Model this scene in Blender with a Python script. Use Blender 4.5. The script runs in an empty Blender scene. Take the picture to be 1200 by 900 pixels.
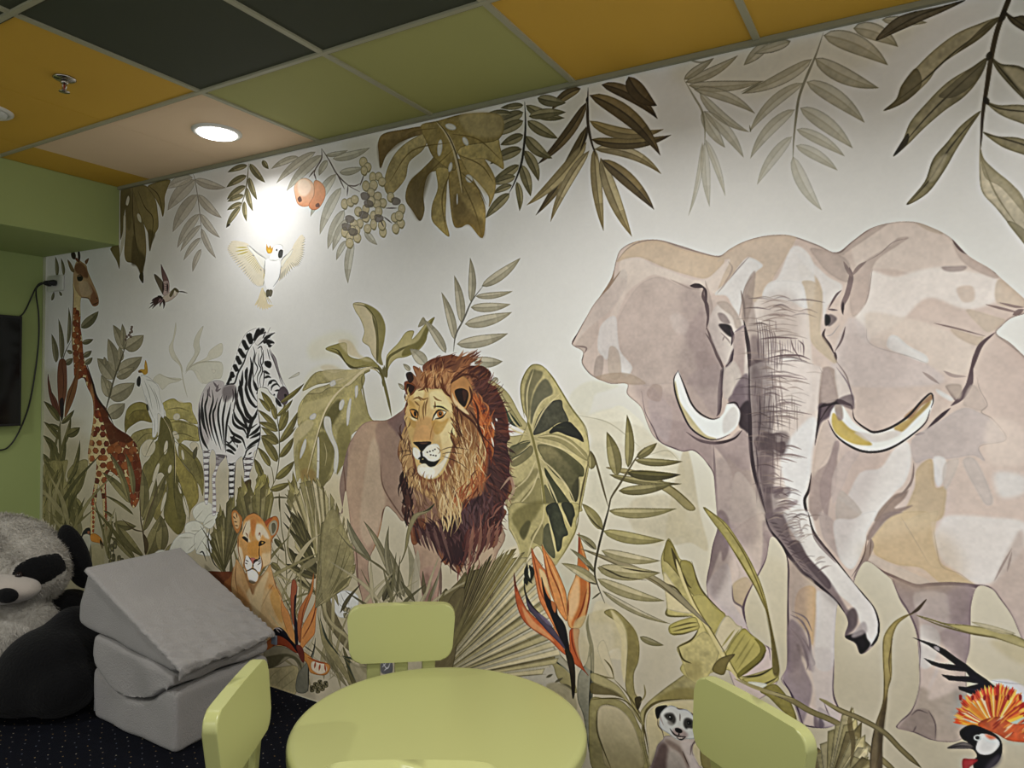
import bpy, bmesh, math, random
import numpy as np
from mathutils import Vector, Matrix
sc = bpy.context.scene
# ---------------------------------------------------------------- camera
FPX = 813.0; WALL_H = 2.397
CAM = np.array([4.47, -2.153, 1.364])
def _rot(yaw, pitch, roll):
    cy, sy = math.cos(yaw), math.sin(yaw); cp, sp = math.cos(pitch), math.sin(pitch)
    f = np.array([sy*cp, cy*cp, sp]); r = np.array([cy, -sy, 0]); u = np.cross(r, f)
    c, s = math.cos(roll), math.sin(roll)
    return r*c+u*s, -r*s+u*c, f
CAM_R, CAM_U, CAM_F = _rot(-.528, .002, .012)
cd = bpy.data.cameras.new('camera'); cam = bpy.data.objects.new('camera', cd); sc.collection.objects.link(cam)
cd.sensor_width = 36; cd.lens = FPX/1200*36; cd.clip_start = .05
cam.matrix_world = Matrix([[CAM_R[i], CAM_U[i], -CAM_F[i], CAM[i]] for i in range(3)]+[[0, 0, 0, 1]])
sc.camera = cam
# ---------------------------------------------------------------- world, lamps, exposure
w = bpy.data.worlds.new('world'); sc.world = w; w.use_nodes = True
w.node_tree.nodes['Background'].inputs[0].default_value = (1, .995, .985, 1); w.node_tree.nodes['Background'].inputs[1].default_value = .55
sc.view_settings.view_transform = 'Standard'; sc.view_settings.look = 'None'; sc.view_settings.gamma = 1; sc.view_settings.use_curve_mapping = False
sc.view_settings.exposure = 0.4
def area(name, loc, size, power, color=(1, .995, .985), spread=150):
    l = bpy.data.lights.new(name, 'AREA'); l.shape = 'DISK'; l.size = size; l.energy = power; l.color = color; l.spread = math.radians(spread)
    o = bpy.data.objects.new(name, l); o.location = loc; sc.collection.objects.link(o); return o
LAMP = (1.95, -.289)
area('downlight_glow', (LAMP[0], LAMP[1], 2.372), .16, 2.9, spread=150)
for x, y, p in ((3.75, -1.12, 15), (5.55, -1.12, 17), (1.5, -2.4, 18), (3.75, -3.28, 10), (5.55, -3.28, 8)): area('downlight_glow', (x, y, 2.385), .16, p, spread=160)
# ---------------------------------------------------------------- helpers
C = sc.collection
def srgb(h):
    c = [int(h[i:i+2], 16)/255 for i in (0, 2, 4)]
    return [(x/12.92 if x <= .04045 else ((x+.055)/1.055)**2.4) for x in c]+[1]
def mat(name, hx, rough=.5, var=.06, vs=6., bump=0., bs=60., spec=.5, sheen=0., metal=0., emit=0.):
    m = bpy.data.materials.new(name); m.use_nodes = True; nt = m.node_tree; b = nt.nodes['Principled BSDF']
    b.inputs['Roughness'].default_value = rough; b.inputs['Specular IOR Level'].default_value = spec; b.inputs['Metallic'].default_value = metal
    if sheen: b.inputs['Sheen Weight'].default_value = sheen; b.inputs['Sheen Roughness'].default_value = .6
    c = srgb(hx); tc = nt.nodes.new('ShaderNodeTexCoord'); n = nt.nodes.new('ShaderNodeTexNoise'); n.inputs['Scale'].default_value = vs; n.inputs['Detail'].default_value = 5
    nt.links.new(tc.outputs['Object'], n.inputs['Vector'])
    mx = nt.nodes.new('ShaderNodeMix'); mx.data_type = 'RGBA'; mx.inputs[6].default_value = [v*(1-var) for v in c[:3]]+[1]; mx.inputs[7].default_value = [min(1, v*(1+var)) for v in c[:3]]+[1]
    nt.links.new(n.outputs['Fac'], mx.inputs[0]); nt.links.new(mx.outputs[2], b.inputs['Base Color'])
    if bump:
        n2 = nt.nodes.new('ShaderNodeTexNoise'); n2.inputs['Scale'].default_value = bs; n2.inputs['Detail'].default_value = 6; nt.links.new(tc.outputs['Object'], n2.inputs['Vector'])
        bp = nt.nodes.new('ShaderNodeBump'); bp.inputs['Strength'].default_value = bump; bp.inputs['Distance'].default_value = .01; nt.links.new(n2.outputs['Fac'], bp.inputs['Height']); nt.links.new(bp.outputs[0], b.inputs['Normal'])
    if emit: b.inputs['Emission Color'].default_value = (1, .97, .92, 1); b.inputs['Emission Strength'].default_value = emit
    return m
def tag(o, label=None, cat=None, group=None, kind=None):
    if label: o['label'] = label
    if cat: o['category'] = cat
    if group: o['group'] = group
    if kind: o['kind'] = kind
    return o
def empty(name, loc=(0, 0, 0), rz=0):
    o = bpy.data.objects.new(name, None); o.location = loc; o.rotation_euler = (0, 0, rz); o.empty_display_size = .05; C.objects.link(o); return o
def obj(name, bm, m, parent=None, sm=False, wn=False):
    me = bpy.data.meshes.new(name); bmesh.ops.recalc_face_normals(bm, faces=bm.faces); bm.to_mesh(me); bm.free()
    for q in (m if isinstance(m, (list, tuple)) else [m]): me.materials.append(q)
    if sm: me.polygons.foreach_set('use_smooth', [True]*len(me.polygons))
    o = bpy.data.objects.new(name, me); C.objects.link(o)
    if parent: o.parent = parent
    if wn: q = o.modifiers.new('even shading', 'WEIGHTED_NORMAL'); q.keep_sharp = False; q.weight = 100
    return o
def bxm(bm, x0, x1, y0, y1, z0, z1, bev=0, seg=2):
    g = bmesh.ops.create_cube(bm, size=1)['verts']
    for v in g: v.co = Vector(((x0+x1)/2+v.co.x*(x1-x0), (y0+y1)/2+v.co.y*(y1-y0), (z0+z1)/2+v.co.z*(z1-z0)))
    if bev: bmesh.ops.bevel(bm, geom=list({e for v in g for e in v.link_edges}), offset=bev, segments=seg, affect='EDGES', profile=.5)
    return bm
def boxo(name, x0, x1, y0, y1, z0, z1, m, parent=None, bev=0, seg=2): return obj(name, bxm(bmesh.new(), x0, x1, y0, y1, z0, z1, bev, seg), m, parent, bev > 0, bev > 0)
def lathe(bm, prof, n=32, c=(0, 0, 0)):
    rings = []
    for r, z in prof: rings.append([bm.verts.new((c[0]+r*math.cos(2*math.pi*i/n), c[1]+r*math.sin(2*math.pi*i/n), c[2]+z)) for i in range(n)] if r > 1e-5 else [bm.verts.new((c[0], c[1], c[2]+z))])
    for a, b in zip(rings, rings[1:]):
        for i in range(n):
            j = (i+1) % n
            if len(a) == 1 and len(b) == 1: continue
            if len(a) == 1: bm.faces.new((a[0], b[i], b[j]))
            elif len(b) == 1: bm.faces.new((a[i], a[j], b[0]))
            else: bm.faces.new((a[i], a[j], b[j], b[i]))
    return bm
def prism(prof, d0, d1, bev=0, seg=3, axis='y', nsub=1):      # closed outline in x,z pushed along y
    bm = bmesh.new()
    def P(u, v, d): return (u, d, v) if axis == 'y' else (d, u, v) if axis == 'x' else (u, v, d)
    R = [[bm.verts.new(P(u, v, d0+(d1-d0)*k/nsub)) for u, v in prof] for k in range(nsub+1)]
    n = len(prof)
    caps = [bm.faces.new(R[0]), bm.faces.new(R[-1][::-1])]
    for a, b in zip(R, R[1:]):
        for i in range(n): bm.faces.new((a[i], b[i], b[(i+1) % n], a[(i+1) % n]))
    if bev: bmesh.ops.bevel(bm, geom=list({e for f in caps for e in f.edges}), offset=bev, segments=seg, affect='EDGES', profile=.6)
    return bm
def rrect(w, h, r, n=6, arch=0.):
    P = []
    for cx, cz, a0 in ((w/2-r, h/2-r, 0), (-w/2+r, h/2-r, 90), (-w/2+r, -h/2+r, 180), (w/2-r, -h/2+r, 270)):
        for i in range(n+1):
            a = math.radians(a0+90*i/n); x, z = cx+r*math.cos(a), cz+r*math.sin(a)
            P.append((x, z+arch*(1-(2*x/w)**2)*(1 if z > 0 else -.3)))
    out = []
    for i, p in enumerate(P):                                   # extra points along the long edges so the arch shows
        out.append(p); q = P[(i+1) % len(P)]
        if abs(q[0]-p[0]) > w*.4:
            for k in range(1, 8):
                x = p[0]+(q[0]-p[0])*k/8; s = 1 if p[1] > 0 else -1
                out.append((x, s*h/2+arch*(1-(2*x/w)**2)*(1 if s > 0 else -.3)))
    return out
def tube(bm, P, r, n=8):
    P = [Vector(p) for p in P]; rings = []
    for i, p in enumerate(P):
        t = (P[min(i+1, len(P)-1)]-P[max(i-1, 0)]).normalized(); a = t.orthogonal().normalized() if i == 0 else (a-t*a.dot(t)).normalized(); b = t.cross(a)
        rings.append([bm.verts.new(p+(a*math.cos(2*math.pi*k/n)+b*math.sin(2*math.pi*k/n))*r) for k in range(n)])
    for x, y in zip(rings, rings[1:]):
        for k in range(n): bm.faces.new((x[k], x[(k+1) % n], y[(k+1) % n], y[k]))
    bm.faces.new(rings[0]); bm.faces.new(rings[-1][::-1]); return bm
def copy_tree(o, parent=None):
    c = o.copy(); C.objects.link(c)
    if parent: c.parent = parent
    for ch in [q for q in bpy.data.objects if q.parent == o]: copy_tree(ch, c)
    return c
def spline(P, n=8):
    P = np.array(P, float); Q = np.concatenate([2*P[:1]-P[1:2], P, 2*P[-1:]-P[-2:-1]]); out = []
    for i in range(len(P)-1):
        a, b, c, d = Q[i:i+4]
        for k in range(n):
            t = k/n; out.append(.5*((2*b)+(c-a)*t+(2*a-5*b+4*c-d)*t*t+(3*b-a-3*c+d)*t**3))
    out.append(P[-1]); return out
# ---------------------------------------------------------------- room shell
X1, Y1 = 6.0, -4.2
XS = .763; ZS = 2.09                                            # boxed-out bulkhead over the left wall
green = mat('green wall paint', 'a3b271', .75, .05, 2, .05, 300)
green_trim = mat('bulkhead paint', 'a3b271', .75, .04, 2, .05, 300)
def carpet_mat():
    m = mat('dotted navy carpet', '0c0e16', .95, .3, 40, .5, 700, spec=.1); nt = m.node_tree; N = nt.nodes.new; b = nt.nodes['Principled BSDF']
    base = b.inputs['Base Color'].links[0].from_socket
    tc = N('ShaderNodeTexCoord'); mp = N('ShaderNodeMapping'); mp.inputs['Rotation'].default_value = (0, 0, .5); mp.inputs['Scale'].default_value = (24, 24, 24); nt.links.new(tc.outputs['Object'], mp.inputs[0])
    vo = N('ShaderNodeTexVoronoi'); vo.voronoi_dimensions = '2D'; vo.inputs['Scale'].default_value = 1; vo.inputs['Randomness'].default_value = .3; nt.links.new(mp.outputs[0], vo.inputs['Vector'])
    lt = N('ShaderNodeMath'); lt.operation = 'LESS_THAN'; lt.inputs[1].default_value = .058; nt.links.new(vo.outputs['Distance'], lt.inputs[0])
    cr = N('ShaderNodeValToRGB'); cr.color_ramp.elements[0].color = srgb('5d6678'); cr.color_ramp.elements[1].color = srgb('9a9486'); cr.color_ramp.elements.new(.85).color = srgb('80683c')
    sp = N('ShaderNodeSeparateColor'); nt.links.new(vo.outputs['Color'], sp.inputs[0]); nt.links.new(sp.outputs[0], cr.inputs[0])
    mx = N('ShaderNodeMix'); mx.data_type = 'RGBA'; nt.links.new(lt.outputs[0], mx.inputs[0]); nt.links.new(base, mx.inputs[6]); nt.links.new(cr.outputs[0], mx.inputs[7]); nt.links.new(mx.outputs[2], b.inputs['Base Color'])
    return m
tag(boxo('floor', -.1, X1, Y1, .1, -.1, 0, carpet_mat()), 'dark navy carpet with rows of small pale dots', kind='structure')
white = mat('wall plaster', 'd9d9d2', .8)
tag(boxo('wall_back', -.1, X1, 0, .1, 0, 2.6, white), 'long wall that carries the jungle wallpaper', kind='structure')
tag(boxo('wall_left', -.1, 0, Y1, 0, 0, 2.6, green), 'light green painted side wall behind the television', kind='structure')
tag(boxo('trim_1', 0.0005, XS, Y1+.001, -.003, ZS, 2.4025, green_trim, bev=.004), 'green boxed bulkhead along the top of the left wall', kind='structure')
edge = mat('wallpaper edge', 'b9bd9c', .7)
tag(boxo('trim_2', .001, .012, -.012, -.002, 0.001, ZS-.001, edge), 'pale corner strip between green wall and mural', kind='structure')
# ---- tiled ceiling
GX = [1.05+.6*k for k in range(-2, 9)]; GX[0] = -.1; GX[1] = .45; GX[-1] = X1
GX = [XS-.01]+[1.05+.6*k for k in range(0, 9)]; GX[-1] = X1
GY = [0, -.578, -1.178, -1.778, -2.378, -2.978, -3.578, Y1]
tm = {'y': mat('ochre ceiling tile', 'd7aa3a', .75, .05, 3, .08, 500), 'p': mat('peach ceiling tile', 'ecd0ae', .75, .04, 3, .08, 500), 'g': mat('sage ceiling tile', 'b0b06c', .75, .04, 3, .08, 500), 'd': mat('dark green ceiling tile', '3b4030', .75, .06, 3, .08, 500)}
ceil = tag(boxo('ceiling', -.1, X1, Y1, .1, 2.44, 2.54, white), 'suspended ceiling of coloured square tiles', kind='structure')
ROWS = ['yppggyygp', 'yyyddygpy', 'ydddypgyg', 'pgydygpyd', 'gypydgygp', 'ydgpygdyp', 'gpydgpygd']
tname = {'y': 'ochre yellow tile', 'p': 'peach tile', 'g': 'sage green tile', 'd': 'dark green tile'}
for j in range(7):
    for i in range(9):
        k = ROWS[j][i]; g0 = .0015
        t = boxo('ceiling_tile', GX[i]+g0, GX[i+1]-g0, GY[j+1]+g0, GY[j]-g0, 2.403, 2.418, tm[k], ceil); t['label'] = tname[k]
rail = mat('grid rail', 'a9a78c', .5, .03); darkm = mat('painted grid shadow', '3b3a28', .9)
for i in range(3, 9):
    boxo('grid_rail', GX[i]-.010, GX[i]+.010, Y1, -.016, 2.3965, 2.4035, rail, ceil)
for j in range(1, 7):
    boxo('grid_rail', XS, X1, GY[j]-.010, GY[j]+.006, 2.3955, 2.4030, rail, ceil)
    boxo('painted_rail_shadow', XS, X1, GY[j]+.006, GY[j]+.013, 2.3995, 2.4032, darkm, ceil)  # dark strip that paints in the shadow line beside each rail
tag(boxo('trim_3', XS+.001, X1-.001, -.018, -.003, 2.386, 2.402, mat('perimeter rail', '8f8f78', .55)), 'thin grey angle rail where ceiling meets mural', kind='structure')
# ---------------------------------------------------------------- wallpaper painter
# The wallpaper is a flat print; its artwork is painted stroke by stroke into a picture in wall metres.
TS = 560                                  # print resolution, dots per metre
TW, TH = int(6.0*TS), int(WALL_H*TS)
rngp = np.random.default_rng(7)
def _noise(cell):
    gh, gw = int(TH/cell)+3, int(TW/cell)+3
    g = rngp.random((gh, gw)).astype(np.float32)
    def up(a, n, c):
        x = np.arange(n, dtype=np.float32)/c; i = x.astype(int); f = x-i; f = f*f*(3-2*f)
        return a[i]*(1-f)[:, None]+a[i+1]*f[:, None]
    return up(up(g, TH, cell).T, TW, cell).T
N1 = (_noise(90)*.5+_noise(37)*.3+_noise(14)*.2)*2-1         # wash mottling
N2 = (_noise(9)*.5+_noise(4)*.5)*2-1                          # paper grain
IMG = np.zeros((TH, TW, 3), np.float32)
FR = [0, 0, 1.0]; CLIP = [None]; EM = [1.0, 0]; GAIN = 1.13
def Z(x0=0, y0=0, s=1.0): FR[:] = [x0, y0, s]                 # tracing frame
def to_wall(P):                                               # print point -> metres on the wall (projective map of the print)
    d = CAM_F[None]+CAM_R[None]*((P[:, 0]-600)/FPX)[:, None]+CAM_U[None]*((450-P[:, 1])/FPX)[:, None]
    t = -CAM[1]/d[:, 1]
    return np.stack([CAM[0]+d[:, 0]*t, CAM[2]+d[:, 2]*t], 1)
def pts(s):
    if isinstance(s, str): s = np.array(s.replace(',', ' ').split(), float).reshape(-1, 2)
    s = np.asarray(s, float)
    return s/FR[2]+np.array([FR[0], FR[1]])
def smooth(P, closed, n=5):
    if len(P) < 3: return P
    if closed: Q = np.concatenate([P[-1:], P, P[:2]])
    else: Q = np.concatenate([2*P[:1]-P[1:2], P, 2*P[-1:]-P[-2:-1]])
    t = np.linspace(0, 1, n, endpoint=False)[None, :, None]
    a, b, c, d = (Q[i:len(Q)-3+i][:, None] for i in range(4))
    R = .5*((2*b)+(c-a)*t+(2*a-5*b+4*c-d)*t*t+(3*b-a-3*c+d)*t**3)
    R = R.reshape(-1, 2)
    return R if closed else np.concatenate([R, P[-1:]])
def col(c):
    if isinstance(c, str): c = [int(c[i:i+2], 16) for i in (0, 2, 4)]
    return np.array(c, np.float32)/255*GAIN
def cover(P, pad=2):                                          # exact-area antialiased polygon mask
    W = to_wall(P)*TS; W[:, 1] = TH-W[:, 1]
    x0 = max(int(W[:, 0].min())-pad, 0); x1 = min(int(W[:, 0].max())+pad+2, TW)
    y0 = max(int(W[:, 1].min())-pad, 0); y1 = min(int(W[:, 1].max())+pad+2, TH)
    if x1-x0 < 2 or y1-y0 < 2: return None
    SS = 3; w, h = x1-x0, (y1-y0)*SS
    X = W[:, 0]-x0; Y = (W[:, 1]-y0)*SS
    X2 = np.roll(X, -1); Y2 = np.roll(Y, -1)
    sg = np.where(Y2 > Y, 1., -1.)
    lo, hi = np.minimum(Y, Y2), np.maximum(Y, Y2)
    r0 = np.clip(np.ceil(lo-.5), 0, h).astype(int); r1 = np.clip(np.ceil(hi-.5), 0, h).astype(int)
    n = np.maximum(r1-r0, 0); tot = n.sum()
    if tot == 0: return None
    k = np.repeat(np.arange(len(X)), n)
    row = np.arange(tot)-np.repeat(np.cumsum(n)-n, n)+r0[k]
    xc = X[k]+(row+.5-Y[k])/(Y2[k]-Y[k])*(X2[k]-X[k])
    xc = np.clip(xc, 0, w-1.001); xi = xc.astype(int); f = xc-xi
    acc = np.bincount(row*w+xi, sg[k]*(1-f), h*w)+np.bincount(row*w+xi+1, sg[k]*f, h*w+1)[:h*w]
    m = np.clip(np.abs(np.cumsum(acc.reshape(h, w), 1)), 0, 1)
    return m.reshape(y1-y0, SS, w).mean(1).astype(np.float32), x0, y0
def box(m, r):
    r = int(r)
    if r < 1: return m
    for ax in (0, 1):
        c = np.cumsum(np.concatenate([np.zeros_like(m.take([0], ax)), m], ax), ax)
        n = m.shape[ax]; i = np.arange(n)
        a = np.clip(i-r, 0, n); b = np.clip(i+r+1, 0, n)
        m = (c.take(b, ax)-c.take(a, ax))/(2*r+1)
    return m
def put(mk, c, a=1., e=0., n=.10, c2=None, g=None):
    if mk is None: return
    m, x0, y0 = mk; h, w = m.shape; sl = (slice(y0, y0+h), slice(x0, x0+w))
    if CLIP[0] is not None: m = m*CLIP[0][sl]
    C = np.broadcast_to(col(c), (h, w, 3))
    if c2 is not None:
        q = to_wall(pts(g))*TS; q[:, 1] = TH-q[:, 1]; d = q[1]-q[0]
        yy, xx = np.mgrid[y0:y0+h, x0:x0+w]
        t = np.clip(((xx-q[0, 0])*d[0]+(yy-q[0, 1])*d[1])/(d@d), 0, 1)[..., None].astype(np.float32)
        C = C*(1-t)+col(c2)*t
    v = 1+n*.5*N1[sl]+n*.3*N2[sl]
    if e:
        v = v*(1-e*EM[0]*np.clip((m-box(m, 2))*2.4, 0, 1))
    C = C*v[..., None]
    A_ = (m*a)[..., None]
    IMG[sl] = IMG[sl]*(1-A_)+C*A_
def A(s, c, a=1., b=0, e=.13, n=.08, c2=None, g=None, sm=1):  # an area of wash
    P = pts(s)
    if sm: P = smooth(P, True)
    mk = cover(P, 2+2*int(b))
    if mk is None: return
    if b: mk = (box(box(mk[0], b), b), mk[1], mk[2])
    elif EM[1]: mk = (box(mk[0], 1), mk[1], mk[2])
    put(mk, c, a, 0 if b else e, n, c2, g)
def ribbon(P, w, t0, t1, pw=.8):
    n = len(P); t = np.linspace(0, 1, n)
    d = np.gradient(P, axis=0); d /= np.maximum(np.hypot(d[:, 0], d[:, 1]), 1e-6)[:, None]
    nn = np.stack([-d[:, 1], d[:, 0]], 1)
    wd = w*.5*(np.minimum(1, t/max(t0, 1e-3))**pw)*(np.minimum(1, (1-t)/max(t1, 1e-3))**pw)+.12
    return np.concatenate([P+nn*wd[:, None], (P-nn*wd[:, None])[::-1]])
def L(s, w, c, a=1., t=(.3, .4), e=0, n=.06, b=0):            # a brush line, tapered at both ends
    P = smooth(pts(s), False, 6)
    if len(P) == 2: P = P[0]+(P[1]-P[0])*np.linspace(0, 1, 6)[:, None]
    mk = cover(ribbon(P, w/FR[2], *t), 2+2*b)
    if mk is None: return
    if b: mk = (box(mk[0], b), mk[1], mk[2])
    put(mk, c, a, e, n)
def M(segs, w, c, a=1., **k):                                 # several brush lines, separated by |
    for q in segs.split('|'): L(q, w, c, a, **k)
class clip:                                                   # paint only inside an outline
    def __init__(s, *Q):
        s.m = np.zeros((TH, TW), np.float32)
        for P in Q:
            m, x0, y0 = cover(smooth(pts(P), True))
            v = s.m[y0:y0+m.shape[0], x0:x0+m.shape[1]]; np.maximum(v, m, out=v)
    def __enter__(s): s.o = CLIP[0]; CLIP[0] = s.m if s.o is None else s.m*s.o
    def __exit__(s, *a): CLIP[0] = s.o
def leaf(x0, y0, x1, y1, w, c, d=None, bend=0., a=1., rib=.5, tip=.0, m=.62, e=.35):   # a lance leaf from base to tip
    P0, P1 = pts([[x0, y0], [x1, y1]]); D = P1-P0; Ln = np.hypot(*D); nn = np.array([-D[1], D[0]])
    t = np.linspace(0, 1, 13)[:, None]
    mid = P0+D*t+nn*(bend*4*t*(1-t))
    prof = (t**m*(1-t)**.95)[:, 0]; prof /= prof.max()
    dd = np.gradient(mid, axis=0); dd /= np.hypot(dd[:, 0], dd[:, 1])[:, None]; n2 = np.stack([-dd[:, 1], dd[:, 0]], 1)
    ww = (w/FR[2]*.5*prof)[:, None]
    put(cover(np.concatenate([mid+n2*ww, (mid-n2*ww)[::-1]])), c, a, e, .14)
    if d is not None:
        put(cover(np.concatenate([mid+n2*ww, (mid+n2*ww*.05)[::-1]])), d, a*.5, 0, .2)
        put(cover(ribbon(mid, .07*w/FR[2]+.25, .1, .5)), d, a*rib, 0, 0)
        if tip: k = 8; put(cover(np.concatenate([mid[k:]+n2[k:]*ww[k:], (mid[k:]-n2[k:]*ww[k:])[::-1]])), d, a*tip, 0, .1)
def hair(s, n, ang, ln, w, cols, a=.8, spread=.25, seed=1, curve=.12):    # many hair strokes inside an outline
    P = smooth(pts(s), True, 4); r = np.random.default_rng(seed)
    lo, hi = P.min(0), P.max(0); k = 0
    X, Y = P[:, 0], P[:, 1]; X2, Y2 = np.roll(X, -1), np.roll(Y, -1)
    while k < n:
        q = lo+(hi-lo)*r.random(2)
        cr = (Y > q[1]) != (Y2 > q[1])
        if not (np.sum(cr & (q[0] < (X2-X)*(q[1]-Y)/np.where(Y2 == Y, 1e-9, Y2-Y)+X)) % 2): continue
        k += 1
        th = (ang(q) if callable(ang) else math.radians(ang))+r.normal()*spread; l = ln/FR[2]*(.6+.8*r.random())
        u = np.array([math.cos(th), math.sin(th)]); v = np.array([-u[1], u[0]])
        tt = np.linspace(-.5, .5, 6)[:, None]
        C = q+u*l*tt+v*l*r.normal()*curve*(1-4*tt*tt)
        put(cover(ribbon(C, w/FR[2]*(.6+.8*r.random()), .4, .6)), cols[r.integers(len(cols))], a, 0, 0)
# ---- paper: cool white above, warm cream towards the skirting
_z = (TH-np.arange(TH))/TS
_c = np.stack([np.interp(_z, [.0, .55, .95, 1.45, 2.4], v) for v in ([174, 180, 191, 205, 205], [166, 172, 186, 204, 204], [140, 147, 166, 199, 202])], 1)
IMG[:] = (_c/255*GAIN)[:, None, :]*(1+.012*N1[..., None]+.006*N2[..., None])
# faded plant shapes behind everything
Z(570, 420, 5)
A('480 260 520 180 620 130 740 150 780 160 700 190 640 210 620 270 600 320 540 330', 'c3c1ab', .5, 2)
A('520 300 600 330 720 300 820 320 920 400 1000 480 1080 560 1160 660 1160 900 560 900 540 640 620 480 560 400', 'c2c0a6', .75, 4)
A('720 300 800 280 930 400 800 370 700 370 600 340', 'cdcbb8', .7, 1); A('600 520 680 500 760 600 800 700 700 880 640 900 600 760', 'b8b6a0', .5, 2)
A('700 480 820 520 860 590 800 640 740 580', 'b2aa95', .5, 2); A('860 620 960 580 1080 540 1150 620 1160 720 1120 760 900 740', 'c0bfa2', .7, 1)
A('880 540 960 490 1040 510 1100 580 980 560', 'b9b699', .7, 1); A('850 840 1000 800 1160 820 1150 1000 1000 1100 860 1000', 'b7b193', .7, 2)
M('520 330 700 370 820 450 900 520|940 570 1060 540 1130 600|1080 760 1150 840 1160 900', 5, '9d9a80', .6)
Z(570, 590, 5)
A('780 40 900 10 1100 60 1200 150 1200 220 1080 180 960 170 860 120', 'b5ae94', .7, 2); A('640 580 760 620 880 760 880 900 700 900 620 800', 'c0b896', .8, 1)
A('560 720 700 700 740 740 740 860 640 880', 'c7c4b4', .7, 3)
Z(800, 600, 1)
A('0 -70 10 -60 20 0 30 44 10 36 -20 30', 'b3ab8c', .7, 1)
A('60 40 120 60 180 90 180 150 130 160 60 120', 'c0bb96', .35, 8)
# ---- elephant
EB = 'beada3'; EL = 'c9c5c2'; ES = '9c8b87'; ED = '4f4143'; EO = 'b9a184'
Z()
ELE = ('722 305 728 292 745 283 770 281 795 287 820 295 842 300 855 292 870 284 893 277 915 275 930 277 958 287 980 296 1000 282 1020 268 1045 261 1070 260 1090 266 1113 278 '
 '1135 300 1160 315 1175 328 1200 350 1212 362 1200 368 1185 373 1174 382 1168 391 1184 402 1200 417 1225 440 1260 480 1280 540 1275 620 1262 700 1262 830 1215 830 1206 770 1197 748 1186 722 1172 702 1162 690 1146 687 '
 '1138 708 1137 740 1136 762 1132 778 1133 804 1134 830 1137 855 1130 864 1120 869 1104 869 1088 866 1070 858 1051 853 1054 846 1069 830 1076 808 1077 786 1074 744 1064 718 1056 706 1046 682 1040 675 1017 658 '
 '1006 668 998 690 986 706 981 712 978 748 978 780 977 809 982 826 989 841 976 851 960 853 941 849 933 833 925 810 915 796 922 780 922 740 923 690 922 654 '
 '912 634 903 630 898 655 890 672 880 690 873 711 877 737 893 753 906 762 913 780 911 800 898 815 868 820 840 740 828 690 832 660 835 640 841 618 840 600 838 575 836 556 830 545 822 535 812 528 800 529 785 524 775 519 765 510 '
 '758 495 751 477 735 462 735 450 717 450 705 446 700 444 690 437 682 425 683 412 670 403 677 390 687 372 695 358 705 345 717 325')
TRK = '896 602 900 618 912 634 922 648 940 670 956 684 972 698 988 716 994 730 990 746 1002 754 1008 766 1018 762 1028 750 1031 732 1026 714 1014 698 1000 682 986 664 972 648 958 632 951 620 946 602'
A(ELE, EB, .97, e=.3, n=.07); A(TRK, EB, .97, e=.3)
EM[:] = [.45, 1]
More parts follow.
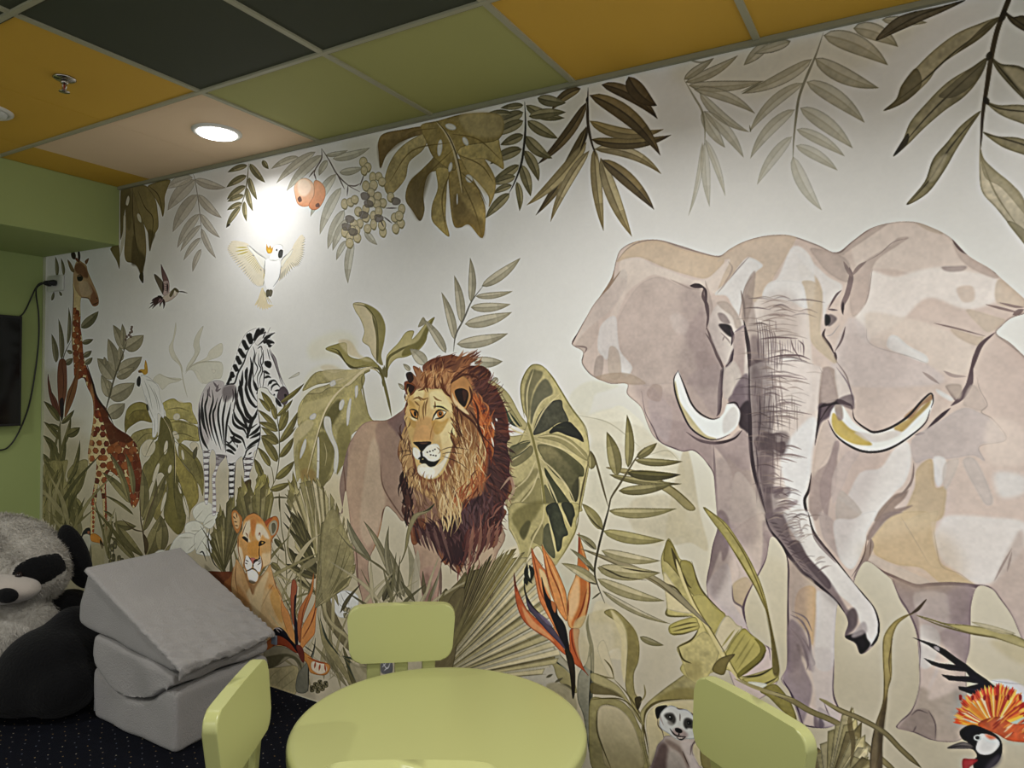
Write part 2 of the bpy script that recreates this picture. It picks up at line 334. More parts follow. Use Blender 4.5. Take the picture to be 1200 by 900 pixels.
with clip(ELE, TRK):
    # right ear and body: pale paper showing through
    Z(930, 250, 4.444)
    A('300 130 420 70 620 45 820 125 920 215 1030 285 1200 440 1200 470 1060 470 900 460 700 380 560 300 420 290 340 300', 'c8bab0', .8, 1)
    A('400 300 520 330 640 300 760 280 900 300 1060 340 1060 450 900 500 700 440 560 560 420 640 380 680 330 620 320 520 360 480 390 400', 'd0c8c2', .9, 2)
    A('300 540 380 600 400 680 520 720 700 780 760 889 240 889 220 700 260 600', 'bdb1ad', .8, 2)
    A('380 520 560 540 720 580 900 660 930 700 900 830 780 830 620 740 480 700 400 660', 'c6b9ae', .8, 2)
    A('500 640 540 640 600 690 690 740 690 780 580 740 490 700', EL, .95)
    A('850 390 930 380 940 450 880 460', 'b9a697', .6, 1); A('1060 350 1130 370 1200 440 1200 490 1060 470', 'b8a896', .7)
    A('830 150 920 215 1060 310 1050 340 930 290 860 230', 'b3a39a', .8); A('640 50 720 60 780 110 700 90', 'b5a696', .7)
    A('900 500 1060 540 1100 560 1020 620 960 580', 'b6a797', .8); A('820 600 960 640 990 640 960 690 860 650', 'b3a291', .8)
    A('230 200 330 120 410 80 490 55 400 120 280 200 260 220', 'b0a097', .8)
    A('90 180 230 210 290 260 300 330 270 360 180 310 120 240', 'ac9c93', .9); A('310 330 370 250 500 170 540 130 600 125 540 170 450 230 410 290 390 420 370 480 310 540 290 440', 'b1a097', .8)
    A('770 280 830 275 900 275 880 300 800 303', 'a1938e', .9); A('20 270 80 290 140 370 150 480 140 600 160 690 215 770 200 775 100 680 70 600 60 420', 'b9a893', .9)
    A('0 200 80 240 180 330 250 370 240 420 180 480 160 560 150 480 140 370 80 290', EL, .8, 1)
    M('0 120 120 160 230 205 300 150 410 75 500 50', 9, '8b7b76', .9); M('820 125 870 190 940 225|1030 285 1070 320', 14, '6f605e', .9); M('620 42 720 60 820 125 920 215 1060 310 1200 440', 5, '94847b', .8)
    M('290 280 300 330 280 420 255 480 258 530', 26, '7b6a68', .9); M('260 250 285 300 300 330|300 330 340 280 380 250', 18, '8b7a75', .9); M('258 460 255 525', 12, ED)
    M('380 250 450 210 520 150 600 130|410 290 390 420 370 480', 4, '968680', .8); M('180 500 220 430 250 400|270 590 250 660 215 720', 10, '6b5b5b', .9)
    M('1000 475 1100 500 1180 520|1070 465 1150 485 1200 490', 12, '8b7a74'); M('1140 530 1200 500', 26, '85746f'); M('730 572 850 600 1000 640', 8, '8a7973')
    M('1050 620 980 680 950 740 930 800 900 889', 24, '6b5a5a'); M('670 825 760 889|780 820 830 845 900 850', 16, '9a8a84', .8); M('1060 640 1130 690 1200 745', 4, '948780', .7)
    M('380 600 385 660 440 700 600 745 700 785', 4, 'a09590', .6)
    # eye right
    A('172 545 190 525 225 545 212 570 180 588', '6a5e5e', .85); A('165 528 188 538 190 568 166 585', '1d181c', .95); M('165 600 155 640 190 690 215 740|215 720 222 775', 14, '5a4b4a'); M('180 500 230 505', 8, '6f6262'); M('170 640 200 630 240 580', 5, 'a89c98')
    A('100 650 150 640 215 750 225 780 160 730', 'ab9a86', .8); A('150 810 185 810 215 860 218 900 145 900', 'a39188', .9)
    # left ear
    Z(660, 250, 4.444)
    A('280 250 370 150 500 140 640 190 810 225 840 250 800 300 740 340 640 320 520 280 400 230 320 240', 'bba78f', .85, e=.2)
    A('300 250 400 232 470 270 560 300 640 335 740 345 820 280 880 220 900 230 830 350 790 420 740 380 660 375 560 345 470 320 400 360 330 420 280 540 240 620 200 700 180 760 190 620 250 520 330 360 300 330', 'c9bcb1', .8, 1)
    A('320 480 400 370 500 330 620 380 720 400 745 520 740 600 780 700 840 820 820 889 640 889 520 889 400 889 300 720 275 600', 'b5a59c', .85, e=.15)
    A('640 620 700 520 740 480 750 620 800 740 850 820 830 889 690 889 700 760 660 700', '9e8c89', .6, 3); A('680 750 760 720 830 889 640 889 720 850', '95837f', .55, 2)
    A('555 540 600 520 650 560 640 620 590 620', 'c3b7b0', .7, 2)
    A('190 600 230 550 275 540 285 640 300 720 360 800 330 850 300 820 290 760 260 700 230 760 200 740 180 700', EL, .95)
    A('175 750 210 750 200 850 165 860 160 820', 'a4958c', .9); A('240 700 290 720 300 850 240 850', 'b4a597', .8); A('60 690 130 600 180 560 180 640 120 720', 'ac9d93', .6, 1)
    A('160 860 260 830 360 840 430 889 300 889', 'a5927f', .7); A('170 460 250 350 320 290 330 380 250 500 180 560 110 620 60 680', 'b6aca4', .5, 1)
    M('280 250 330 190 400 150 500 140 640 185 810 225 850 190 930 150 1060 120 1200 115', 6, '93837a', .9); M('265 295 255 340 230 385 200 420|150 480 200 420 240 380 300 300', 13, '8a7562', .8)
    M('45 685 75 620 120 540|60 690 100 735 95 780 130 830 170 860', 7, '564a4b', .95); M('65 690 120 700 110 730', 8, '8b7a75')
    M('560 345 660 390 730 400', 8, '9f8f86', .8); M('660 378 700 378 735 385', 24, '3c2f31'); M('735 385 728 430 750 480 755 530 745 590|745 590 770 650 790 700 830 800 840 820', 16, '594848')
    M('840 820 870 760 885 700', 16, '54454a'); M('830 800 835 889', 24, '4b3d40'); M('740 350 760 440 770 500 760 600', 20, 'a4948b', .7)
    A('800 250 880 180 960 145 1060 120 1200 116 1200 160 1100 330 1040 450 990 460 960 420 1000 300 970 225 920 270 870 350 800 430 830 330 870 240', 'bcaa97', .8)
    A('970 230 1040 270 1000 310 950 380 930 470 910 540 880 480 850 430 790 420 860 350 920 270', EL, .95); A('1200 170 1120 330 1040 440 1200 480 1300 480 1300 250', EL, .9, 1)
    M('970 225 910 290 860 350|1000 310 950 380 930 470 915 550', 5, '998a84', .8); A('950 380 1000 300 990 440 960 560 930 560', '9e8e85', .7); M('860 250 880 290 840 370 800 420', 9, '9b8b82', .6)
    # eye left
    A('760 560 800 480 860 470 920 540 950 600 880 720 850 790 800 720 770 640', 'c4bab3', .9); A('800 465 850 460 900 510 930 580 900 600 880 540 830 500', 'a8998f', .8)
    A('805 520 840 525 870 570 850 575 820 560', '8a7d7a', .9); A('810 580 840 575 875 590 885 640 865 640 830 610', '2a2226', .95); M('870 600 885 640 875 690', 16, '51444a'); M('820 620 860 660 870 680|840 640 830 665', 7, '8c7f7c', .8)
    A('885 640 940 580 960 640 970 889 910 889 860 860 850 800 885 720', 'a08f8b', .8); A('850 830 900 790 930 860 930 920 840 920', 'b7aca5', .7)
    # forehead to trunk
    Z(820, 330, 6)
    A('330 380 400 130 520 120 650 140 760 200 780 400 800 600 860 700 840 900 360 900', 'c7bdb6', .8, 1)
    A('440 110 500 0 700 0 750 90 745 190 650 140 540 120', EL, .9); A('720 0 800 0 860 60 860 200 850 380 950 540 960 570 880 520 790 430 770 250 740 60', 'b9a995', .8)
    A('560 540 700 535 780 640 770 900 600 900 700 680 580 640', 'cfc8c3', .8, 1); A('320 100 370 130 400 300 420 480 400 560 350 600 340 400 310 280', '94847d', .6, 1)
    A('850 640 900 600 960 640 975 830 850 840', '9f8e85', .9); A('950 620 1030 680 1080 800 1080 860 980 830', 'c5bbb5', .8); M('960 560 1030 660 1060 760 1080 850', 8, '8a7b78')
    M('310 270 330 380 345 480 350 600 345 900', 26, '44373a'); M('290 60 310 160 320 280', 16, '84756f', .8); M('240 360 300 320 330 310', 14, '84767a', .7)
    M('180 610 220 560 240 470', 16, '51434a'); M('40 360 90 440 130 540 175 610', 16, '564748'); M('150 620 150 760 140 900', 26, '3f3236'); M('0 30 40 60 45 160 60 260 45 340', 18, '4c3d3f')
    A('180 620 240 560 290 640 300 740 240 820 180 820 160 740', 'b7aca5', .8); A('240 760 300 720 340 780 345 900 260 880 200 840', '6b5c62', .8)
    M('420 405 540 392 690 400|450 545 580 520 700 520 780 550|370 680 450 660 560 660 700 660 760 690', 12, '6a595b', .85)
    M('430 160 520 130 620 140|420 190 560 170 660 200 760 215|400 260 520 225 620 220|420 290 540 250 640 240|420 330 560 300 690 310|440 355 560 330 640 340|470 600 600 580 700 590|460 750 560 740 630 740|430 720 560 700 640 690|440 780 560 790 620 770', 6, '97877f', .65)
    for i, x in enumerate(range(400, 520, 17)): L([[x, 260+i*12], [x+14, 400], [x+18, 560-i*6]], 9, '5d4d4f', .55)
    for i, x in enumerate(range(510, 740, 18)): L([[x, 405+(i % 3)*12], [x+4, 505]], 5, '85757a', .6)
    for i in range(9): L([[370+i*9, 540+i*3], [430+i*8, 600-i*4]], 9, '4d3e42', .6)
    A('370 380 420 400 470 540 450 640 370 690 350 600 350 440', '6b5b5c', .55, 2); A('360 560 520 540 570 560 540 600 380 610', '6b5b5c', .5, 1); M('640 400 660 470 720 560|690 410 730 450 730 530', 7, '6a595b', .8)
    for i, x in enumerate(range(370, 560, 21)): L([[x, 700], [x+3, 800], [x, 900]], 6, '7c6c6c', .6)
    # trunk and cheeks
    Z(740, 430, 5)
    A('690 0 1110 0 1105 240 1090 350 1060 520 1040 700 1020 900 780 900 720 650 695 400', 'c5bab4', .75, 1)
    A('880 500 1040 300 1090 340 1060 500 1050 640 1010 790 1030 900 960 900 900 700', 'cbcaca', .85, 2)
    A('700 20 760 60 790 400 830 500 800 640 830 900 790 900 720 650 700 400', '7d6e6d', .6, 2)
    A('720 430 780 380 840 400 850 440 900 440 890 510 820 480 740 490', '5d4d4e', .8); A('770 480 830 480 840 640 820 760 830 860 800 900 770 720 740 560', '5f5051', .6, 1)
    A('780 710 880 700 880 735 790 740', '66575a', .8); A('830 840 900 800 970 780 960 810 860 850', '85767a', .6)
    for y, x0, x1 in ((60, 700, 1030), (125, 780, 920), (160, 760, 880), (215, 840, 1000), (265, 760, 1060), (295, 780, 980), (400, 800, 900), (470, 860, 1000), (520, 820, 1030), (545, 790, 970), (630, 800, 870), (660, 800, 950), (745, 840, 920), (790, 860, 970), (830, 840, 940), (870, 860, 980)):
        L([[x0, y+6], [(x0+x1)/2, y-8], [x1, y+14]], 10, '7c6c6b', .7); L([[x0, y+16], [(x0+x1)/2-20, y+4], [x1-50, y+16]], 5, '94857f', .6)
    for i in range(16): L([[760+i*15, 160+(i % 4)*30], [762+i*15, 260+(i % 3)*60]], 6, '8f8079', .5)
    for i in range(10): L([[740+i*9, 90+i*20], [745+i*9, 420+i*12]], 6, '685a5b', .4)
    M('690 0 690 180 695 320 700 480 725 640 770 800 800 900', 22, '382c31'); M('750 150 755 300 745 420|730 470 740 560 740 650 780 800', 9, '574a4d'); M('1110 110 1105 250 1075 460|1055 620 1040 720 1015 780 1030 860 1050 900', 16, '433639')
    A('1120 20 1160 0 1190 60 1200 190 1100 230 1105 100', 'a4948b', .8); A('1100 220 1200 190 1200 250 1150 300 1110 330 1080 420 1100 300', '51434a', .85, 1)
    A('1060 640 1150 560 1200 440 1200 700 1140 800 1080 900 1040 820', '95847f', .8); A('1080 480 1130 320 1180 370 1200 440 1100 600 1060 640', 'b5a59b', .8)
    A('530 20 560 0 600 20 610 120 570 180 540 170', 'b9aea6', .8); A('600 130 680 40 690 260 640 260 600 210', '6f6066', .8, 1); A('630 250 690 200 690 380 660 370 630 340', '352a30', .9, 1)
    M('540 0 520 120 515 250 500 290', 24, '40333a'); A('430 440 560 430 640 370 690 420 700 600 700 700 620 680 560 560 480 460', '8a7979', .7, 1); A('700 620 780 830 790 900 700 900 600 760 560 540 640 600', 'a39389', .7, 1)
    A('130 260 210 300 320 330 420 420 470 450 480 620 440 560 380 490 300 495 240 480 180 450 140 400 110 340', '8e7d7b', .65, 2); A('120 120 180 180 240 260 220 420 190 430 130 360 100 240', 'b0a4a4', .6, 2)
    A('330 60 440 0 520 0 515 250 480 290 420 200 340 100', 'a19290', .6, 2); A('90 150 130 100 180 120 170 200 110 190', 'a49084', .7)
    M('60 140 80 260 130 360 170 440 260 480 300 495 370 490 430 550 480 620 500 740 500 900', 7, '65575a', .85); M('480 450 490 620 500 800 510 900', 14, '6b5c5e', .7)
    A('500 560 560 560 600 700 570 900 500 900', 'b1a39b', .7, 1); A('580 800 600 650 640 620 740 760 780 900 570 900', 'bcafa4', .8)
    M('320 380 400 430 500 445 600 420 650 370', 16, '3c2f33', .9)
    # ear rim into body, neck wash
    Z(960, 430, 5)
    M('900 0 880 100 830 180 770 230', 36, '6b5b5c', .95); M('770 240 700 300 630 365', 20, '5b4c4f'); M('620 385 560 400|740 110 790 180 800 200', 14, '7a6a6a', .8); A('740 110 830 105 830 180 790 180', 'a4958b', .9); A('690 130 780 180 770 200 700 160', EL, .9)
    A('540 430 700 320 840 240 930 260 1020 320 1090 430 940 460 970 550 900 520 760 540 640 540 560 560', 'b0a5a2', .75, e=.15); A('900 100 980 220 950 260 880 240 840 210', 'b1a299', .8, e=.15)
    M('925 60 940 130 985 220 950 265 1020 310 1095 425 940 465 970 550', 5, '94867f', .7)
    A('670 530 740 540 740 640 700 700 670 640', EL, .9); A('560 700 570 600 660 540 680 700 740 700 740 800 700 900 480 900 520 800', 'b5a183', .85, e=.15); A('840 560 900 530 960 620 1020 780 980 810 930 740', 'b4a9a3', .8, e=.15); A('740 560 820 540 790 640 740 720 720 640', 'b7aca4', .7)
    A('440 480 520 440 540 560 500 680 440 740 360 860 300 900 100 760 160 760 240 620 360 590', EL, .9, 1); A('120 720 250 850 180 900 100 900', 'aca49c', .8)
    A('320 900 360 830 440 750 520 720 550 640 555 580 530 700 500 770 440 830 550 810 440 870 380 900', '8c7a70', .9); M('555 560 545 660 490 740 430 780 350 880', 12, '897971', .9)
    A('40 900 0 700 60 540 90 440 120 450 90 600 60 800', '93827f', .75); A('80 640 160 500 240 500 180 600 140 700 80 800', 'b8aaa4', .7)
    A('1030 620 1200 640 1200 740 1060 760', 'c6c3c0', .8, 3); A('980 330 1090 300 1200 360 1200 560 1000 560', 'c9bbb0', .6, 3)
    # trunk lower, legs
    Z(800, 600, 5)
    A('590 0 740 0 790 140 860 240 1000 410 1130 570 1155 680 1100 790 1060 700 1000 560 900 470 780 330 660 150', 'c9c5c2', .9, 1)
    A('480 10 590 20 640 160 740 270 860 400 960 560 1020 640 980 700 930 560 860 480 700 350 600 230 500 90', '6f6164', .75, 1); A('620 180 680 170 740 270 860 400 850 450 740 330 660 240', '574a4e', .8)
    M('480 10 510 100 570 180 620 250 700 350 800 430 900 520 950 590', 20, '3b3035'); M('735 0 765 110 820 190 880 260 1000 410|1000 410 1060 480 1120 550 1150 640 1150 720 1110 790', 13, '453a3c'); M('755 100 800 180 900 300', 26, '6a5b5c', .6)
    A('960 600 1000 560 1025 600 1020 660 980 710 950 730', '5f5355', .9, 1); A('950 730 1000 710 1060 690 1080 740 1100 780 1045 832 1015 770 970 745', '221c1f', .97); M('1150 640 1150 720 1100 790', 20, '2b2427'); A('990 720 1060 640 1080 700 1010 735', '9b9191', .8, 1)
    for i in range(9): L([[600+i*8, 20+i*16], [650+i*8, 10+i*16], [700-i*3, 30+i*16]], 8, '8d7f7e', .6)
    for i in range(14): L([[510+i*17, 60+i*24], [560+i*17, 70+i*26]], 8, '51454a', .6)
    A('205 0 270 40 270 220 235 290 220 230 160 400 140 430 165 250', '7d6c6a', .85, 1); A('280 120 470 0 480 130 500 200 450 360 400 480 360 560 300 520 280 440 330 360 280 200', 'b5a59a', .8); A('290 430 360 380 400 400 410 440 360 550 300 520', 'ad9a7f', .9, e=.2)
    A('170 380 260 300 290 420 300 540 380 660 300 640 150 460', 'b5aaa7', .7, 1); M('200 90 170 220 140 430|500 110 500 240 450 360 370 510 360 600 420 720 500 790 515 870', 12, '5d4d52', .85); M('290 430 300 520 350 560 370 640 410 710', 10, '6b5c60', .7)
    A('470 130 500 110 560 180 510 200', '9f8f8a', .9); A('470 50 520 120 500 240 460 330 470 200', '8c7b7a', .6, 1)
    A('620 280 700 360 780 430 780 640 760 780 720 700 640 600 620 450', 'b6a492', .8, e=.15); A('680 460 780 450 770 700 760 780 740 720 660 600', 'bd9d78', .7, e=.15); A('790 460 900 520 905 600 885 900 780 900 785 640', 'c3bebb', .8, 1)
    M('605 230 620 330 615 500 620 700 615 900', 11, '483b3f'); A('620 660 660 640 720 720 770 880 760 940 700 840 680 920 610 920', '857577', .8, 1); A('620 700 660 700 690 800 660 920 615 920', '5d4f52', .8, 2); M('630 600 700 640 740 720|640 580 720 620 760 700|650 680 730 780 770 900|905 560 900 680 890 760', 8, '726365', .8)
    Z(720, 660, 3.75)
    A('770 260 810 280 870 430 855 470 830 380 800 360 840 470 870 560 820 720 800 640 740 520 765 420', '84757a', .8, 1); M('800 230 850 300 865 400 880 440 865 455|770 280 820 340 850 430 845 470', 9, '75666a', .8)
    M('965 420 962 560 978 620 1008 660', 8, '5b4d50', .9); M('830 710 900 725 960 715|740 510 790 600 830 710', 8, '51434a', .9); A('880 650 900 690 918 722 880 722', '716267', .8); A('860 380 960 400 960 600 990 680 900 700 880 560', 'b9afac', .6, 2); M('920 610 950 680 980 700', 5, '75666a')
    # belly, rear leg
    Z(960, 600, 5)
    A('310 150 400 40 480 0 640 0 660 100 700 280 780 340 910 420 860 420 720 420 600 330 460 310 340 260 310 200', 'b9a585', .85, e=.15); A('640 0 700 0 680 100 700 250 720 330 640 310 560 180 500 60', 'bba98c', .7, e=.15)
    A('700 80 760 20 1000 30 1200 60 1200 200 1100 330 1030 410 920 420 800 340 720 280 670 150', 'c8c3bf', .85, 2); M('670 100 690 220 720 320 820 360 900 420|480 30 560 160 640 300', 4, 'a2917f', .7)
    A('310 250 420 300 560 360 650 410 580 430 460 380 300 290', 'bcb2ad', .8); M('285 290 360 340 430 375 560 430 650 425 780 420 930 435 1010 450 1060 510 1130 610 1200 770', 20, '6a5b5c', .9)
    A('1030 400 1110 220 1200 130 1200 740 1120 590 1060 500 1000 440', 'a8988f', .7, 2); M('1025 405 1080 300 1130 210|1100 350 1130 230', 12, '8e7e78', .7)
    A('430 390 560 430 650 430 900 440 880 560 880 700 800 640 740 520 740 480 560 480 580 620 600 760 590 860 570 720 530 600 480 530', '8d7d79', .8, 1); A('740 480 900 440 883 700 885 900 820 900 760 820 700 720 760 640', '98888a', .7, 2); A('560 470 740 480 760 640 700 700 620 640 580 600', 'b3a8a3', .7, 2)
    A('600 660 680 680 710 760 660 900 590 900 590 740', 'bfbab6', .8, 1); M('430 380 460 480 510 560 560 660 590 780 590 900|920 450 890 540 883 700 885 900', 9, '6d5e5f', .9)
    A('400 0 340 40 280 140 300 160 400 40 490 0', '8d7c75', .9); M('300 150 300 200 260 290 200 390', 40, '8a7a75', .85); M('280 140 260 260 190 380|305 160 295 260', 5, '62534f', .9)
    A('0 0 90 60 100 180 140 290 60 200 20 140', 'ab9d98', .8); A('90 50 200 40 270 0 340 0 280 120 270 180 200 330 130 290 95 180', EL, .95)
    Z(960, 720, 5)
    A('585 420 640 450 640 500 720 480 860 420 870 500 880 640 800 745 680 740 480 690 455 665 530 590 570 500', 'a09183', .75, 2); A('480 640 560 560 640 560 680 640 680 730 600 715 470 680', '8c7c74', .7, 1)
    M('580 420 560 520 530 580 470 630 455 665 500 690 560 690 680 740 800 745|640 560 680 640 680 740|540 590 580 560 640 580|550 690 570 650', 7, '6b5c59', .85); M('700 200 690 320 640 440', 20, 'b8aeab', .6, b=2)
    A('0 540 120 640 150 660 20 670', 'a79a97', .8); A('0 600 30 640 20 670 0 670', '71646a', .9); M('0 668 60 665 130 640', 5, '51434a')
    # deeper washes and wrinkles
    Z()
    A('690 345 730 330 780 340 820 370 838 420 835 470 800 500 760 470 740 430 700 420', '9d8c87', .28, 14); A('800 330 838 360 850 430 845 520 815 510 790 470 800 400', '7d6d6c', .35, 8); A('745 450 800 470 840 520 830 545 780 515 755 480', '8a7878', .4, 6)
    A('838 540 870 540 890 620 870 640 842 600', '7e6e6d', .45, 6); A('835 620 860 620 850 680 832 700', '6f605f', .5, 5); A('922 660 945 675 940 790 925 780', '83736f', .45, 5); A('1048 682 1130 690 1135 720 1110 760 1085 740 1065 710', '7c6d69', .4, 8); A('1120 700 1138 700 1137 800 1120 820', '7c6d6b', .45, 5)
    A('878 430 905 440 905 560 930 620 960 680 985 710 970 700 930 650 898 605 884 560', '4f4245', .45, 5); A('895 350 930 345 935 395 905 400', '8b7b74', .3, 5); A('1010 640 1100 620 1130 680 1060 690 1020 660', 'a8895f', .25, 10); A('1180 400 1260 440 1260 560 1200 520 1160 460', 'a08f88', .25, 12)
    A('960 560 1010 500 1040 520 1010 600 980 660 960 620', '8a7977', .28, 8); A('985 400 1030 390 1060 430 1040 480 1000 470', 'a39590', .35, 10)
    _q = np.random.default_rng(77)
    for i in range(150):                                        # fine wrinkles across the trunk
        y = 345+_q.random()*330; t = (y-345)/330
        cx = np.interp(y, [345, 430, 520, 590, 640, 700], [925, 920, 915, 925, 945, 985]); hw = np.interp(y, [345, 430, 520, 590, 640, 700], [40, 38, 34, 27, 22, 18]); off = _q.normal()*.45-.25
        x = cx+off*hw; w_ = hw*(.2+.35*_q.random()); sl = np.interp(y, [345, 560, 700], [.02, .12, -.75])
        L([[x-w_, y-sl*w_], [x, y-2.2+_q.normal()*.8], [x+w_, y+sl*w_+1]], .9+_q.random()*1.3, ('4a3c3e', '75655f', '8c7c74')[_q.integers(3)], .2+.35*_q.random(), t=(.4, .5))
    for i in range(70):
        x = 883+_q.random()*34; y = 370+_q.random()*200; L([[x, y], [x+_q.normal()*1.5, y+12+_q.random()*22]], .8+_q.random(), ('54464a', '7a6a68')[_q.integers(2)], .4)
    A('893 515 915 505 925 512 918 534 895 530', '4a3d40', .5, 2); A('908 575 925 571 924 582 908 584', '54464a', .5, 1)
    # tusk left
    Z(740, 430, 5)
    A('275 25 300 90 330 170 380 260 440 300 500 305 540 270 560 220 600 215 635 260 630 320 600 370 540 410 480 425 420 400 360 360 320 310 285 230 255 130 250 70', 'ced0ce', 1, e=.1, n=.03)
    A('255 80 265 110 285 200 330 270 390 350 440 400 500 420 450 425 380 380 320 310 280 230 255 140', 'aba277', .85, e=.2); A('540 300 600 230 630 270 620 330 580 370 540 390', 'bab4b0', .7, 1)
    M('275 25 310 110 350 210 400 270 470 305 520 295|560 215 610 210 635 250|275 20 250 70 260 160 300 270 350 360 430 415 500 425 580 395', 9, '40343a')
    # tusk right
    Z(960, 430, 5)
    A('120 210 160 260 200 320 270 370 330 385 400 360 440 355 520 290 600 200 655 155 670 190 660 240 620 320 540 410 460 460 380 495 280 495 180 460 110 410 70 330 70 260', 'cdcdc8', 1, e=.1, n=.03)
    A('80 270 120 300 180 360 240 390 300 440 300 460 200 450 110 400 75 340', 'b39c54', .9, e=.2); A('440 355 540 290 640 200 645 225 560 310 500 370 470 380', 'a68d58', .9); A('500 290 600 205 655 160 665 190 600 230 540 300', '9c7a5c', .9); A('90 230 130 220 140 300 110 310', '8f7d74', .8); A('210 380 330 390 440 370 480 390 400 430 300 440 240 410', 'bdb4ad', .8, 1)
    M('0 320 60 230 110 205 180 220 195 250|195 250 210 310 280 365 330 382 420 355 520 290 600 200 655 155 668 200 655 240|50 310 90 390 150 445 240 490 330 498 420 475 520 415 620 330 650 250', 12, '413437'); M('0 240 60 210 130 205 190 230', 30, '382c30', .9)
    M('0 0 100 180', 4, '94847d', .6); A('20 30 50 10 80 60 105 190 10 200', 'a0908a', .9); M('100 0 170 100 200 200 195 240', 8, '84757a', .8); A('100 200 190 160 205 210 195 250', '6a5b5e', .7)
EM[:] = [1.0, 0]
# ---- hanging foliage along the ceiling
Z(800, 0, 3)
A('0 210 500 110 860 30 840 90 700 200 600 260 400 330 200 340 0 300', 'b5ad8c', .35, 12)
F1, F2 = 'a8a48d', '8f8b70'
for q in ((455, 208, 208, 330, 44, -.05), (425, 292, 235, 465, 40, .08), (395, 385, 238, 558, 42, .08), (385, 480, 262, 650, 40, .05), (388, 550, 490, 740, 48, .06), (465, 205, 690, 310, 60, .05), (435, 288, 640, 432, 58, -.06),
          (413, 380, 598, 522, 56, -.05), (400, 455, 570, 550, 40, -.05), (398, 512, 545, 600, 40, -.05), (495, 125, 722, 230, 70, -.08), (600, 100, 757, 165, 60, -.1), (20, 300, 285, 285, 40, .04), (10, 290, 195, 195, 36, .05), (5, 280, 110, 205, 30, 0),
          (40, 315, 255, 400, 40, -.08), (60, 325, 235, 465, 36, .08), (70, 390, 150, 520, 44, .04), (75, 390, 215, 555, 42, -.06), (78, 500, 95, 728, 34, .02), (80, 490, 150, 690, 26, -.03), (70, 500, 20, 760, 20, -.04), (300, 150, 215, 230, 40, 0), (380, 145, 250, 190, 36, 0), (700, 70, 860, 80, 34, 0)):
    k = max(.3, min(.95, 1.1-q[3]/800)); leaf(*q[:5], F1, F2, q[5], k, rib=.8, tip=.25)
M('495 115 470 190 440 260 410 340 398 420 390 500 388 560', 8, '7d7a66', .8); M('5 280 40 340 68 390 78 450 78 510|0 200 60 220 110 205', 6, '85826c', .7); M('208 330 280 290|240 465 235 440|205 325 285 284', 4, '6c6a52', .7)
D1, D2 = '7f7960', '3d382c'
def bl(s, c, d, rib): A(s, c, .97, e=.3, n=.3); L(rib, 5, d, .7); 
bl('995 0 900 25 800 45 735 75 678 143 760 110 850 70 930 35', '5e5644', D2, '960 10 820 60 700 130')
bl('1115 60 1040 85 960 120 880 180 810 250 770 300 750 350 706 390 780 360 860 290 900 235 970 185 1040 140 1090 95', '938c70', D2, '1110 70 960 180 850 280 720 380'); A('1115 60 1060 90 980 170 960 190 1040 140 1090 95', '5b5440', .8); A('820 240 770 300 750 350 706 390 780 360 840 300', '5b5440', .7)
bl('1070 205 1020 235 930 290 850 370 800 430 775 490 740 550 790 510 850 450 920 390 990 340 1040 280', '8a8367', D2, '1065 215 950 320 850 420 750 540'); A('1070 205 1000 250 940 300 900 340 960 340 1040 280', '5b5543', .6); A('790 470 740 550 790 505', D2, .8)
bl('1048 390 980 440 930 500 880 560 850 640 786 720 860 680 920 600 960 530 1010 450', '7d765b', D2, '1040 400 940 520 870 630 800 710'); A('930 540 880 580 865 640 900 620', 'a49d82', .7)
bl('1130 35 1160 60 1210 60 1300 140 1250 130 1190 105 1150 75', '5b5340', D2, '1130 40 1200 90 1280 130')
bl('1085 200 1120 225 1200 240 1300 330 1260 390 1200 350 1140 290 1100 240', '77715a', D2, '1090 210 1200 340'); A('1130 235 1200 250 1250 300 1200 320 1150 270', 'b1a98c', .7)
bl('1062 355 1110 370 1200 370 1330 400 1260 450 1180 430 1110 400', '8d866b', D2, '1065 360 1130 385 1300 400'); bl('1055 465 1110 480 1200 490 1340 560 1280 570 1200 545 1120 515', '827b61', D2, '1060 470 1200 510 1300 560')
bl('1045 520 1043 620 1055 680 1100 730 1140 780 1190 845 1260 930 1250 830 1200 700 1160 650 1100 600 1060 560', 'b3ac93', '7a735a', '1050 560 1100 680 1180 800'); A('1045 520 1060 560 1100 600 1160 650 1200 710 1240 800 1190 740 1120 660 1060 620', '8e876c', .6); A('1140 780 1190 845 1260 930 1230 840 1180 790', '858066', .7)
M('1150 -10 1130 40 1105 110 1085 200 1070 300 1055 400 1050 480 1046 530', 17, '4c4333', .95, t=(.01, .5)); M('1135 30 1125 60 1110 80|1085 180 1070 215|1060 340 1075 370', 20, D2, .9)
# dark palm frond
Z(400, 0, 3)
A('0 500 300 420 640 340 1000 250 1100 240 900 400 500 520 200 600', 'ada27f', .25, 14)
T1, T2, K1, K2 = 'a89a72', '6b5f42', '6b5b3f', '3c3325'
for q in ((862, 360, 690, 578, 36, K1, K2, -.06), (862, 445, 684, 757, 42, '7c6d49', K2, -.05), (862, 500, 652, 722, 42, T1, T2, -.05), (872, 530, 736, 780, 34, 'b0a37f', T2, .05), (890, 520, 922, 812, 38, T1, T2, .02), (912, 555, 1022, 832, 48, 'ab9e78', T2, .03),
          (915, 562, 1100, 737, 50, '85754f', K2, -.05), (890, 525, 1125, 612, 40, 'ab9f7c', T2, -.12), (878, 490, 1160, 475, 40, '7f7049', K2, .08), (873, 425, 1133, 455, 42, '9a8a60', T2, .12), (873, 335, 1122, 547, 58, '7d6c48', K2, -.1), (915, 298, 1112, 418, 46, K1, K2, -.1), (1010, 270, 1110, 372, 60, '66563a', K2, .1), (842, 312, 740, 388, 34, '7c6c48', K2, .1)):
    leaf(*q[:5], q[5], q[6], q[7], .97, tip=.3, rib=.8)
